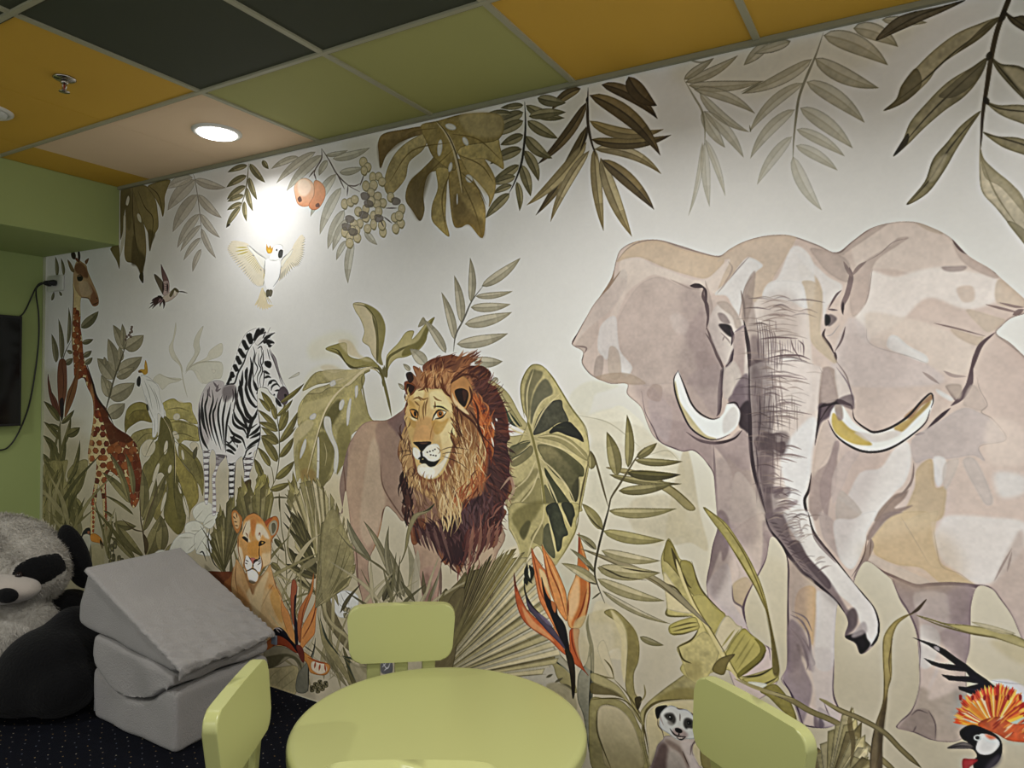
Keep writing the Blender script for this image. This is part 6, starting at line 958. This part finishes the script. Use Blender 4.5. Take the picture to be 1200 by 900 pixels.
A('822 690 850 660 900 645 960 665 1030 700 1065 740 1072 800 1050 860 1000 900 920 920 900 860 925 830 900 790 840 780 870 750 840 730', '18161b', .98, e=.1); A('940 700 1000 705 1050 735 1055 770 1010 815 950 820 918 790 925 750', 'c6c3c0', .98, e=.1); A('970 700 1040 720 1000 730', 'b8512e', .8, 1)
A('750 782 790 760 850 745 900 770 890 784 800 786', '6a625e', .98, e=.3); M('750 783 820 770 890 772', 4, '2c2726'); A('840 850 880 845 930 850 900 880 880 900 930 920 850 920', 'a3393a', .95, e=.2); A('905 715 925 703 948 712 948 732 928 740 908 732', 'b9bdb9', .98); A('915 715 935 712 936 728 920 730', '1a1a1c'); A('1000 860 1060 810 1060 860 1000 920 960 920', '5a5358', .8, 2)
# the print as a whole: pooled pigment at the edges, mottled washes, olive rather than green
CLIP[0] = None
_b = np.stack([box(box(IMG[..., k], 4), 3) for k in range(3)], 2); IMG[:] = IMG+(IMG-_b)*.55
_b = np.stack([box(box(IMG[..., k], 22), 18) for k in range(3)], 2); IMG[:] = IMG+(IMG-_b)*.16; del _b
_l = IMG.mean(2); _k = np.clip((.86-_l)*2.2, 0, 1)
IMG *= (1+_k*(.10*N1+.05*N2))[..., None]
_d = np.clip(IMG[..., 1]-IMG[..., 0]*.93, 0, None)*np.clip((IMG[..., 1]-IMG[..., 2])*8-.5, 0, 1); IMG[..., 1] -= _d*.95
_f = np.clip((IMG[..., 1]-IMG[..., 2])*5, 0, 1)*np.clip((.75-_l)*4, 0, 1); IMG += (_f*np.clip(.5-_l, 0, 1)*.16)[..., None]*np.array([1.15, 1, .6], np.float32)
_g = IMG.mean(2, keepdims=True); IMG[:] = np.clip(_g+(IMG-_g)*.90, .02, 1)
# ---------------------------------------------------------------- mural
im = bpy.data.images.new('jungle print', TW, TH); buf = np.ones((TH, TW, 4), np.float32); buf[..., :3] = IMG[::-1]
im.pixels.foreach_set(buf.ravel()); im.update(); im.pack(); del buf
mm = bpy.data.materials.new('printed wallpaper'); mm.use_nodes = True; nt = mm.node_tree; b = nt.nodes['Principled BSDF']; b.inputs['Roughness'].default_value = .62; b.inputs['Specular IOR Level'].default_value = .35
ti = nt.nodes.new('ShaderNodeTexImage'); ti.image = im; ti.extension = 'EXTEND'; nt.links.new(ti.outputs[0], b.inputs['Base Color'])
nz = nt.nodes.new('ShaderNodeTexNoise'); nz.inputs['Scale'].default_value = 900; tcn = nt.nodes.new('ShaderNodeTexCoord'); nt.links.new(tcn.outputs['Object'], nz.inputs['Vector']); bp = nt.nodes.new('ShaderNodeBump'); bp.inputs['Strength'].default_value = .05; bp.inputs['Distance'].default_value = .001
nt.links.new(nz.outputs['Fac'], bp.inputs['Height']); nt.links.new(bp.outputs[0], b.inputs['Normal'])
def sheet(name, W, y, parent, label=None):                     # a flat piece of the print, outline W in wall metres
    W = [(float(x), float(z)) for x, z in W]
    me = bpy.data.meshes.new(name); v = [(x, y, z) for x, z in W]
    bm = bmesh.new(); f = bm.faces.new([bm.verts.new(q) for q in v]); bm.normal_update()
    if f.normal.y > 0: f.normal_flip()
    bmesh.ops.triangulate(bm, faces=[f]); uv = bm.loops.layers.uv.new('print')
    for f in bm.faces:
        for l in f.loops: l[uv].uv = (l.vert.co.x/(TW/TS), l.vert.co.z/(TH/TS))
    bm.to_mesh(me); bm.free(); me.materials.append(mm)
    o = bpy.data.objects.new(name, me); C.objects.link(o); o.parent = parent
    if label: o['label'] = label
    return o
mural = empty('wall_mural', (0, 0, 0)); tag(mural, 'jungle wallpaper with elephant, lion, zebra and giraffe covering the long wall', 'mural')
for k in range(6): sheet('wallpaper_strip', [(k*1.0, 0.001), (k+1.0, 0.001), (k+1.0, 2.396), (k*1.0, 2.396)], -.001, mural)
def fig(name, label, s, fr=(0, 0, 1), n=3):
    Z(*fr); P = smooth(pts(s), True, n); sheet(name, to_wall(P), -.00115-.00001*len(mural.children), mural, label)
fig('elephant_print', 'big pale elephant with curved tusks', '722 305 728 292 745 283 770 281 795 287 820 295 842 300 855 292 870 284 893 277 915 275 930 277 958 287 980 296 1000 282 1020 268 1045 261 1070 260 1090 266 1113 278 1135 300 1160 315 1175 328 1200 350 1212 362 1200 368 1185 373 1174 382 1168 391 1184 402 1200 417 1225 440 1260 480 1280 540 1275 620 1262 700 1262 830 1215 830 1206 770 1197 748 1186 722 1172 702 1162 690 1146 687 1138 708 1137 740 1132 778 1134 830 1137 855 1120 869 1088 866 1051 853 1069 830 1077 786 1074 744 1064 718 1046 682 1017 658 1006 668 1000 682 1014 698 1026 714 1031 732 1028 750 1018 762 1008 766 1002 754 990 746 994 730 988 716 981 712 978 748 977 809 989 841 976 851 960 853 941 849 925 810 915 796 922 780 922 740 923 690 922 654 903 630 898 655 882 690 872 711 877 737 893 753 906 762 913 780 911 800 898 815 868 800 840 740 828 690 835 640 841 618 838 575 830 545 812 528 785 524 765 510 751 477 735 462 735 450 705 446 690 437 682 425 683 412 670 403 687 372 705 345 717 325')
fig('lion_print', 'standing lion with thick brown mane', '415 500 424 491 445 486 470 480 474 450 475 435 488 428 496 424 520 414 562 411 570 428 582 446 600 480 602 520 603 560 597 600 585 640 578 660 575 720 500 728 490 650 470 600 452 610 436 650 440 728 425 728 410 620 402 600 402 545')
fig('zebra_print', 'black and white striped zebra', '264 452 272 430 285 402 300 385 312 386 322 390 323 402 330 430 338 466 330 477 322 466 303 456 302 490 305 520 298 538 294 566 286 566 283 540 276 535 274 570 275 590 266 590 265 538 254 550 253 600 248 600 252 545 246 535 243 588 239 588 238 545 232 510 235 480 243 456 256 446', n=2)
fig('giraffe_print', 'tall giraffe with brown patches', '86 300 98 302 108 330 116 352 108 360 96 352 96 390 104 435 115 470 135 505 155 515 166 545 165 590 156 600 146 560 128 560 126 630 120 628 118 575 108 560 105 628 100 600 104 550 98 520 95 460 88 440 86 400 87 340', n=2)
fig('lioness_print', 'reclining lioness with upright ears', '270 610 275 597 285 605 300 600 312 608 325 605 327 625 318 640 319 660 325 690 345 735 345 752 320 745 285 705 250 680 243 668 272 668 280 650 276 625', n=2)
fig('cockatoo_print', 'flying white cockatoo with yellow crest', '266 280 292 288 312 300 315 288 328 285 335 292 334 302 352 275 358 282 355 305 338 325 328 335 320 345 322 362 308 366 297 358 306 340 286 325 272 305', n=2)
fig('hummingbird_print', 'small dark hummingbird', '180 318 190 325 188 308 196 325 200 340 206 338 218 342 208 346 200 352 192 362 175 360 184 348 188 342', n=2)
fig('perched_cockatoo_print', 'small white cockatoo perched on a leaf', '160 447 168 430 174 438 176 448 184 452 192 490 190 510 180 510 172 475', n=1)
fig('toucan_print', 'dark toucan with orange beak', '94 635 102 618 106 624 118 634 120 645 106 642 108 655 103 668 92 676 92 655', n=1)
fig('meerkat_print', 'standing meerkat with dark eye patches', '768 830 782 826 800 830 812 838 822 844 820 862 812 872 812 895 820 902 764 902 770 875 775 866 771 852', n=2)
fig('crowned_crane_print', 'crane with orange crest and black wing feathers', '1068 746 1110 768 1150 800 1190 830 1240 850 1240 870 1200 870 1175 872 1172 895 1150 905 1128 902 1128 890 1144 884 1110 877 1130 868 1126 852 1120 830 1126 815 1100 795 1085 772', n=2)
fig('fruit_print', 'two orange fruits on a twig', '346 220 352 210 366 212 378 218 380 235 372 246 350 240', n=3)
fig('berry_print', 'hanging branch of pale green berries', '400 240 425 210 445 192 455 220 470 245 474 262 455 280 440 268 425 285 405 286', n=2)
fig('monstera_print', 'large hanging monstera leaf', '446 155 500 146 560 136 586 140 590 180 577 240 566 278 548 266 530 262 526 276 508 262 505 240 492 258 476 238 452 224 450 190', n=2)
fig('striped_leaf_print', 'tall green leaf with dark stripes', '612 478 610 450 620 428 636 427 650 445 670 480 689 505 691 540 684 590 676 626 650 672 624 650 608 668 604 630 598 600 600 560 605 500', n=2)
fig('strelitzia_print', 'orange bird of paradise flower in the middle', '602 672 612 705 624 720 640 735 622 640 640 655 660 690 668 670 678 625 691 665 690 710 680 732 680 760 690 790 668 770 640 755 612 725 602 700', n=2)
fig('banana_leaf_print', 'torn banana leaf by the elephant leg', '776 650 785 618 800 640 830 680 850 720 880 740 898 762 880 790 870 800 850 800 830 770 800 760 790 740 785 715 778 700', n=2)
# ---------------------------------------------------------------- lamps and fittings
wm = mat('white plastic', 'd6d6d0', .4); gm = mat('frosted diffuser', 'd8dcd8', .5, emit=0); em = mat('lit diffuser', 'ffffff', .5, emit=5.)
def downlight(x, y, lit):
    t = empty('downlight', (x, y, 2.403)); obj('trim_ring', lathe(bmesh.new(), [(.098, 0), (.098, -.004), (.092, -.009), (.080, -.010), (.077, -.006), (.077, 0)], 48), wm, t, True)
    obj('diffuser', lathe(bmesh.new(), [(.077, -.0062), (.075, -.014), (.052, -.021), (0, -.024)], 40), em if lit else gm, t, True); return t
tag(downlight(LAMP[0], LAMP[1], True), 'lit round white downlight in the peach ceiling tile', 'lamp', 'round ceiling downlights')
tag(downlight(1.35, -.878, False), 'unlit round downlight in the yellow ceiling at the left edge', 'lamp', 'round ceiling downlights')
chrome = mat('chrome', 'b0aca4', .2, metal=1.)
sp = tag(empty('fire_sprinkler', (1.93, -.876, 2.403)), 'small chrome fire sprinkler in the yellow ceiling tile', 'sprinkler')
obj('escutcheon', lathe(bmesh.new(), [(0, 0), (.034, 0), (.036, -.004), (.03, -.008), (.014, -.010), (0, -.010)], 32), chrome, sp, True)
obj('body', lathe(bmesh.new(), [(0, -.01), (.012, -.01), (.012, -.02), (.008, -.022), (0, -.022)], 20), chrome, sp, True)
for s in (-1, 1): obj('frame_arm', tube(bmesh.new(), spline([(s*.009, 0, -.02), (s*.013, 0, -.03), (s*.008, 0, -.043), (0, 0, -.047)], 5), .0022, 8), chrome, sp, True)
obj('glass_bulb', lathe(bmesh.new(), [(0, -.022), (.003, -.023), (.003, -.042), (0, -.043)], 12), mat('red glass', '8a2a20', .2), sp, True)
obj('deflector', lathe(bmesh.new(), [(0, -.046), (.016, -.047), (.017, -.049), (0, -.050)], 24), chrome, sp, True)
# outlet
blk = mat('black plastic', '15161a', .45)
so = tag(empty('wall_socket', (.136, -.0035, 1.925)), 'white double wall socket in the mural corner with a black plug', 'socket')
obj('frame', prism(rrect(.17, .094, .012), 0, -.010, .003), wm, so, True)
for s in (-1, 1): obj('socket_face', lathe(bmesh.new(), [(.021, 0), (.021, -.003), (0, -.003)], 24), mat('socket white', 'c8c8c2', .4), so, True); 
for i, s in enumerate([c for c in bpy.data.objects if c.parent == so and c.name.startswith('socket_face')]): s.rotation_euler = (math.radians(-90), 0, 0); s.location = ((-.04, .04)[i], -.0101, 0)
for s in [c for c in bpy.data.objects if c.parent == so and c.name.startswith('socket_face')]: s.rotation_euler = (math.radians(90), 0, 0)
for i, x in enumerate((-.035, .02)):
    c = empty('power_plug', (.136+x, -.018, 1.925)); tag(c, ('black plug in the left half of the white wall socket', 'black plug in the right half of the white wall socket')[i], 'plug')
    pb = obj('plug_body', lathe(bmesh.new(), [(0, 0), (.017, 0), (.018, -.012), (.013, -.03), (.006, -.04), (0, -.04)], 20), blk, c, True); pb.rotation_euler = (math.radians(-90), 0, 0)
# television and cables
tv = tag(empty('television', (0.002, -.145, 1.1)), 'black flat television hung on the green left wall', 'television')
tvs = mat('tv screen', '06070a', .15)
boxo('body', .03, .062, -1.25, 0, 0, .625, blk, tv, .004); boxo('screen', .0615, .0635, -1.238, -.012, .014, .611, tvs, tv); boxo('wall_bracket', .0, .031, -.8, -.45, .15, .45, blk, tv)
def cable(label, P):
    tag(obj('power_cable', tube(bmesh.new(), spline(P, 10), .0042, 8), blk, None, True), label, 'cable')
cable('short black cable running from the socket down to the television', [(.098, -.062, 1.925), (.075, -.07, 1.915), (.045, -.075, 1.885), (.02, -.085, 1.83), (.018, -.11, 1.765), (.02, -.135, 1.73), (.022, -.19, 1.705), (.022, -.25, 1.69)])
cable('long black cable sagging from the socket down the green wall', [(.158, -.062, 1.925), (.10, -.085, 1.90), (.04, -.065, 1.86), (.018, -.04, 1.75), (.012, -.035, 1.6), (.012, -.05, 1.42), (.012, -.08, 1.22), (.012, -.125, 1.08), (.012, -.175, .99), (.012, -.225, .965), (.012, -.32, .99), (.02, -.42, 1.06)])
# ---------------------------------------------------------------- children's table and chairs
lime = mat('lime plastic', 'a3a56b', .3, .02, 3, .02, 400, spec=.4)
TC = (3.408, -.683)
tb = tag(empty('round_table', (TC[0], TC[1], 0)), 'low round lime green plastic table in front of the mural', 'table')
obj('tabletop', lathe(bmesh.new(), [(0, .48), (.36, .48), (.370, .479), (.377, .4755), (.3805, .469), (.3805, .448), (.377, .440), (.37, .437), (.0, .437)], 128), lime, tb, True, True)
for a in (6, 96, 186, 276):
    x, y = .30*math.cos(math.radians(a)), .30*math.sin(math.radians(a))
    obj('leg', lathe(bmesh.new(), [(0, 0), (.022, 0), (.024, .004), (.030, .40), (.032, .436), (0, .436)], 24, (x, y, 0)), lime, tb, True)
def make_chair():
    t = empty('childs_chair', (0, 0, 0))
    def tilt(bm):                                               # back leans away slightly above the seat
        for v in bm.verts:
            if v.co.z > .3: v.co.y += (v.co.z-.67)*.10
        return bm
    pl = prism(rrect(.325, .166, .036, 7, .005), -.016, .016, .005, 3)
    for v in pl.verts: v.co.z += .584; v.co.x *= 1+.04*(v.co.z-.584)/.08
    obj('backrest', tilt(pl), lime, t, True, True)
    for x in (-.085, 0, .085): obj('back_slat', tilt(bxm(bmesh.new(), x-.021, x+.021, -.009, .009, .285, .51, .006, 3)), lime, t, True, True)
    st = prism(rrect(.29, .25, .05, 6), .275, .30, .005, 3, axis='z')
    for v in st.verts: v.co.y -= .165; v.co.z -= .004*(1-(v.co.x/.15)**2)
    obj('seat', st, lime, t, True, True)
    for sx in (-1, 1):
        for y, s in ((-.075, 1), (-.255, -1)):
            bm = lathe(bmesh.new(), [(0, 0), (.017, 0), (.019, .004), (.024, .25), (.025, .278), (0, .278)], 20)
            for v in bm.verts: k = 1-v.co.z/.278; v.co.x += sx*(.098+.022*k); v.co.y += y+s*.014*k
            obj('leg', bm, lime, t, True)
    return t
proto = make_chair()
CH = [((2.953, -.53), (3.196, -.335), (-1, 1), 'lime green children chair behind the table against the mural'),
      ((3.035, -.946), (3.204, -1.218), (-1, -1), 'lime green children chair left of the table beside the grey foam blocks'),
      ((4.033, -.46), (4.285, -.627), (1, 1), 'lime green children chair standing apart right of the table'),
      ((3.559, -1.224), (3.802, -1.075), (1, -1), 'lime green children chair nearest the camera, only its top edge showing')]
for i, (a, b_, s, lab) in enumerate(CH):
    o = proto if i == 0 else copy_tree(proto)
    a = np.array(a); b_ = np.array(b_); d = (b_-a)/np.hypot(*(b_-a)); n = np.array([-d[1], d[0]])
    if n@np.array(s) < 0: n = -n
    m_ = (a+b_)/2; o.location = (m_[0], m_[1], 0); o.rotation_euler = (0, 0, math.atan2(n[1], n[0])-math.pi/2); tag(o, lab, 'chair', 'lime chairs around the table')
# ---------------------------------------------------------------- grey foam blocks
foam = mat('grey velour cover', '8a8784', .9, .10, 9, .5, 220, spec=.15, sheen=.25); foam2 = mat('grey jersey cover', '8d8a87', .9, .08, 7, .45, 160, spec=.15, sheen=.2)
lab_m = mat('care label', 'b9bcc0', .6)
def resample(prof, step=.018, r=.02):
    out = []; n = len(prof)
    for i in range(n):
        a, b_, c = (np.array(prof[(i+k) % n], float) for k in (-1, 0, 1)); u = (a-b_); v = (c-b_); lu, lv = np.hypot(*u), np.hypot(*v)
        cosang = (u@v)/(lu*lv)
        if cosang > -.85 and min(lu, lv) > .03:
            rr = min(r, lu*.4, lv*.4); p0, p1 = b_+u/lu*rr, b_+v/lv*rr
            for t in (0, .33, .66, 1): out.append(tuple((1-t)**2*p0+2*t*(1-t)*b_+t*t*p1))
        else: out.append(tuple(b_))
    return out
def arc(pl, n=4): return [tuple(q) for q in spline(pl, n)]
def rumple(bm, amp, f, seed, keep=None):
    from mathutils import noise
    bm.normal_update(); o = Vector((seed*3.1, seed*1.7, 0))
    for v in bm.verts:
        if v.co.z > .004: v.co += v.normal*amp*noise.noise(v.co*f+o)
    return bm
def block(name, prof, m, y0, y1, bev=.018, amp=.010, seed=1, parent=None):
    return soft(name, prism(resample(prof), y0, y1, bev, 4), m, amp, seed)
def soft(name, bm, m, amp, seed):                               # padded skin: dense even mesh, rounded and slightly rumpled
    o = obj(name, bm, m, None, True); md = o.modifiers.new('pad', 'REMESH'); md.mode = 'VOXEL'; md.voxel_size = .009; ms = o.modifiers.new('soft', 'SMOOTH'); ms.iterations = 4; ms.factor = .5
    me = bpy.data.meshes.new_from_object(o.evaluated_get(bpy.context.evaluated_depsgraph_get())); o.modifiers.clear(); b2 = bmesh.new(); b2.from_mesh(me); rumple(b2, amp, 7, seed); b2.to_mesh(me); b2.free()
    me.polygons.foreach_set('use_smooth', [True]*len(me.polygons)); o.data = me; return o
fb = tag(empty('foam_block', (1.87, -.365, 0)), 'grey fabric foam block with a curved hollow, lowest of the stack', 'cushion', None)
def loc(o, p): o.parent = p; o.matrix_parent_inverse = Matrix.Translation(-Vector(p.location)); return o
bot = [(1.608, 0.0), (2.145, 0.0), (2.145, .222), (2.10, .226)]+arc([(2.055, .205), (1.99, .163), (1.92, .139), (1.86, .132), (1.79, .140), (1.73, .158), (1.67, .186), (1.640, .20)])+[(1.608, .203)]
loc(block('cover', bot, foam, -.575, -.155, seed=1), fb)
fm = tag(empty('foam_block', (1.87, -.365, .14)), 'grey fabric foam block with a rounded underside, middle of the stack', 'cushion')
midp = [(1.618, .345), (1.612, .262)]+arc([(1.622, .237), (1.66, .213), (1.73, .168), (1.79, .149), (1.86, .141), (1.92, .148), (1.99, .173), (2.055, .215), (2.10, .237)])+[(2.138, .245), (2.135, .292)]
loc(block('cover', midp, foam2, -.585, -.150, seed=2, amp=.014), fm)
fw = tag(empty('foam_wedge', (1.85, -.365, .31)), 'grey fabric foam wedge with a sloping top, highest of the stack', 'cushion')
wed = [(1.492, .362), (1.50, .45), (1.562, .588), (1.60, .580), (2.14, .336), (2.165, .315), (2.12, .300)]
def wedge():
    bm = prism(resample(wed, r=.035), -.580, -.135, .022, 4)
    for v in bm.verts:
        k = (v.co.y+.58)/.445; v.co.x += -.045*k*(1 if v.co.x < 1.7 else .6); v.co.z += -.012*k
    return bm
loc(soft('cover', wedge(), foam, .007, 3), fw)
def drape():                                                    # loose top cloth rucked up towards the low edge
    from mathutils import noise
    bm = bmesh.new(); NU, NV = 90, 76; G = []
    P0, P1 = Vector((1.552, 0, .594)), Vector((2.178, 0, .318))
    for i in range(NU+1):
        u = i/NU; row = []
        for j in range(NV+1):
            v = j/NV; p = P0.lerp(P1, min(u, .965)/.965 if u < .965 else 1.0); y = -.588+.458*v
            k = min(1, max(0, (u-.35)/.5))
            ph = (u*1.0-(v-.5)*.45)
            h = .007+k*(.020*(.5-abs(noise.noise(Vector(((u-.45*v)*24, (v+.45*u)*5, 3)))))*1.1-.004+.010*(.4-abs(noise.noise(Vector(((u-.5*v)*48, (v+.4*u)*7, 8)))))+.005*noise.noise(Vector((u*6, v*6, 2))))
            h = max(h, .0035)+.002*noise.noise(Vector((u*12, v*12, 9)))
            q = Vector((p.x+.40*h-.045*v*(1 if u < .25 else .6), y, p.z+.91*h-.012*v))
            if u > .965:
                d = (u-.965)/.035; hang = .022+.02*noise.noise(Vector((v*5, 3, 1)))+.014*(1-v)**3
                q.z -= d*hang; q.x += .007*noise.noise(Vector((v*9, 1, 4)))*d
            if v < .02: q.z -= .012*(1-v/.02)
            row.append(bm.verts.new(q))
        G.append(row)
    for i in range(NU):
        for j in range(NV): bm.faces.new((G[i][j], G[i][j+1], G[i+1][j+1], G[i+1][j]))
    return bm
dr = loc(obj('loose_top_cloth', drape(), foam2, None, True), fw); so_ = dr.modifiers.new('thickness', 'SOLIDIFY'); so_.thickness = .003; so_.offset = -1
loc(obj('care_tag', bxm(bmesh.new(), 1.470, 1.490, -.52, -.519, .40, .44, .0004, 1), lab_m, None), fw)
loc(obj('care_tag', bxm(bmesh.new(), 1.588, 1.606, -.56, -.559, .02, .065, .0004, 1), lab_m, None), fb)
loc(obj('zip_pull', bxm(bmesh.new(), 2.13, 2.160, -.132, -.122, .262, .30, .003, 2), mat('grey blue plastic', '5a6470', .4), None), fm)
# ---------------------------------------------------------------- plush panda
PR = Vector((CAM_R[0], CAM_R[1], 0)).normalized(); PT = Vector((.504, -.864, 0)).normalized()   # its right-hand and its front
def ray(px, py, depth):                                         # point seen at px,py, depth metres ahead of the lens
    return Vector(CAM+depth*(CAM_F+CAM_R*(px-600)/FPX+CAM_U*(450-py)/FPX))
fur_w = mat('cream plush', 'aaa59b', .95, .14, 14, .6, 90, spec=.1, sheen=.4); fur_b = mat('black plush', '0b0b0c', .95, .2, 14, .6, 90, spec=.08, sheen=.05); felt = mat('smooth plush', 'a39a90', .9, .06, 20, .3, 300, sheen=.3)
pd = tag(empty('plush_panda', (1.05, -.6, 0)), 'big black and white plush panda sitting beside the grey foam blocks', 'toy')
def ell(c, r, ax=(0, 0, 0)): return (Vector(c), Vector(r), ax)
def blob(name, els, m, vox=.022, parent=pd, it=3):              # several rounded lumps fused into one surface
    bm = bmesh.new()
    for c, r, tw in els:
        R = Matrix((PR, PT, Vector((0, 0, 1)))).transposed() @ Matrix.Rotation(tw[0], 3, 'X') @ Matrix.Rotation(tw[1], 3, 'Y') @ Matrix.Rotation(tw[2], 3, 'Z')
        g = bmesh.ops.create_icosphere(bm, subdivisions=4, radius=1)['verts']
        for v in g: v.co = c + R @ Vector((v.co.x*r.x, v.co.y*r.y, v.co.z*r.z))
    o = obj(name, bm, m, None, True); 
    if len(els) > 1:
        md = o.modifiers.new('fuse', 'REMESH'); md.mode = 'VOXEL'; md.voxel_size = vox; md.use_smooth_shade = True
        ms = o.modifiers.new('soft', 'SMOOTH'); ms.iterations = it; ms.factor = .6
        dg = bpy.context.evaluated_depsgraph_get(); me = bpy.data.meshes.new_from_object(o.evaluated_get(dg)); o.modifiers.clear(); o.data = me
        me.polygons.foreach_set('use_smooth', [True]*len(me.polygons))
    return loc(o, parent)
D0 = 3.12
hc = ray(0, 654, D0+.05)
head = blob('head', [ell(hc, (.285, .215, .192), (0, .06, 0)), ell(ray(34, 668, D0-.02), (.165, .17, .150)), ell(ray(-28, 668, D0-.02), (.165, .17, .150))], fur_w, .018, it=8)
muz = blob('snout', [ell(ray(2, 690, D0-.20), (.150, .11, .058), (0, .05, 0))], felt)
def under(o, p): o.parent = p; o.matrix_parent_inverse = Matrix.Identity(4); return o
nose = blob('nose', [ell(ray(8, 698, D0-.305), (.046, .022, .030), (.2, .05, 0))], fur_b); under(nose, muz)
def patch(c, rx, rz, rot, off=.004):                            # felt patch sewn on the face: follows the head surface
    me = head.data; bm = bmesh.new(); bm.from_mesh(me); bmesh.ops.subdivide_edges(bm, edges=bm.edges, cuts=1, use_grid_fill=True); bm.normal_update()
    kill = []
    for f in bm.faces:
        d = f.calc_center_median()-c; u, v = d.dot(PR), d.z; u, v = u*math.cos(rot)+v*math.sin(rot), -u*math.sin(rot)+v*math.cos(rot)
        if (u/rx)**2+(v/rz)**2 > 1 or f.normal.dot(PT) < .05: kill.append(f)
    bmesh.ops.delete(bm, geom=kill, context='FACES')
    for v in bm.verts:
        d = v.co-c; u, w_ = d.dot(PR), d.z; k = 1-min(1, (u/rx)**2+(w_/rz)**2); v.co += v.normal*(off*.3+.012*k**.5)
    return loc(obj('eye_patch', bm, fur_b, None, True), pd)
for sx, px in ((1, 36), (-1, -25)):
    pt = patch(ray(px, 672, D0-.16), .066, .060, sx*.35)
    ey = blob('eye', [ell(ray(px-sx*14, 674, D0-.188), (.014, .014, .014))], mat('glass eye', '1a1012', .1)); under(ey, pt)
blob('ear', [ell(ray(88, 652, D0+.09), (.064, .05, .155), (0, -.36, .2))], fur_b); blob('ear', [ell(ray(-80, 652, D0+.02), (.068, .05, .155), (0, .42, -.2))], fur_b)
bc = ray(2, 770, D0+.0)
body = blob('body', [ell(Vector((bc.x, bc.y, .24)), (.24, .20, .24)), ell(ray(8, 738, D0-.09), (.215, .17, .16))], fur_w, .024)
blob('shoulders', [ell(ray(76, 733, D0+.10), (.13, .15, .17), (0, .2, 0)), ell(ray(-60, 725, D0+.03), (.14, .16, .19), (0, -.2, 0)), ell(ray(5, 712, D0+.17), (.24, .11, .12))], fur_b, .022)
def fx(px, py, d, z): p = ray(px, py, d); return Vector((p.x, p.y, z))
blob('leg', [ell(fx(60, 800, D0-.22, .17), (.19, .20, .165)), ell(fx(84, 775, D0-.12, .20), (.12, .15, .185)), ell(fx(30, 830, D0-.30, .12), (.19, .15, .115)), ell(fx(70, 830, D0-.30, .12), (.15, .14, .118))], fur_b, .022)
blob('leg', [ell(fx(-85, 800, D0-.22, .19), (.17, .20, .19)), ell(fx(-105, 790, D0-.1, .22), (.14, .16, .19))], fur_b, .022)
def pile(host, n, ln, m, seed, skip=()):                         # short plush pile standing on a lump
    me = host.data; r = np.random.default_rng(seed); nv = len(me.polygons); A_ = np.empty(nv, np.float32); me.polygons.foreach_get('area', A_); Cn = np.empty(nv*3, np.float32); me.polygons.foreach_get('center', Cn); Nn = np.empty(nv*3, np.float32); me.polygons.foreach_get('normal', Nn)
    Cn = Cn.reshape(-1, 3); Nn = Nn.reshape(-1, 3); A_[Nn@np.array(PT) < -.35] = 0
    for c, rx, rz, rot in skip:
        d = Cn-np.array(c); u, v = d@np.array(PR), d[:, 2]; u, v = u*math.cos(rot)+v*math.sin(rot), -u*math.sin(rot)+v*math.cos(rot); A_[((u/rx)**2+(v/rz)**2 < 1) & (Nn@np.array(PT) > 0)] = 0
    idx = r.choice(nv, n, p=A_/A_.sum()); s = np.sqrt(A_[idx])[:, None]
    P = Cn[idx]+(r.random((n, 3))-.5)*s*1.3; clump = np.stack([np.sin(P[:, 0]*60+P[:, 2]*23), np.sin(P[:, 1]*55+9), np.sin(P[:, 2]*70+P[:, 0]*31)], 1)*.35
    D = Nn[idx]*.7+r.normal(size=(n, 3))*.22+clump+np.array([0, 0, -.6]); D /= np.linalg.norm(D, axis=1)[:, None]; P = P-Nn[idx]*.003
    S = np.cross(D, Nn[idx]+r.normal(size=(n, 3))*.2); S /= np.linalg.norm(S, axis=1)[:, None]; L_ = ln*(.6+.8*r.random((n, 1)))
    V = np.stack([P-S*.0013, P+S*.0013, P+D*L_+Nn[idx]*.002], 1).reshape(-1, 3).astype(np.float32); V[:, 2] = np.maximum(V[:, 2], .001)
    fm_ = bpy.data.meshes.new('fur'); fm_.from_pydata(V.tolist(), [], np.arange(3*n).reshape(-1, 3).tolist()); fm_.materials.append(m)
    o = bpy.data.objects.new('fur', fm_); C.objects.link(o); o.parent = pd; o.matrix_parent_inverse = Matrix.Translation(-Vector(pd.location)); o['kind'] = 'stuff'; return o
fur_s = mat('cream fur strands', 'a8a399', .95, .08, 30, spec=.05)
pile(head, 60000, .014, fur_s, 1, [(ray(36, 672, D0-.16), .072, .070, .35), (ray(-25, 672, D0-.16), .072, .070, -.35)]); pile(body, 36000, .014, fur_s, 2)
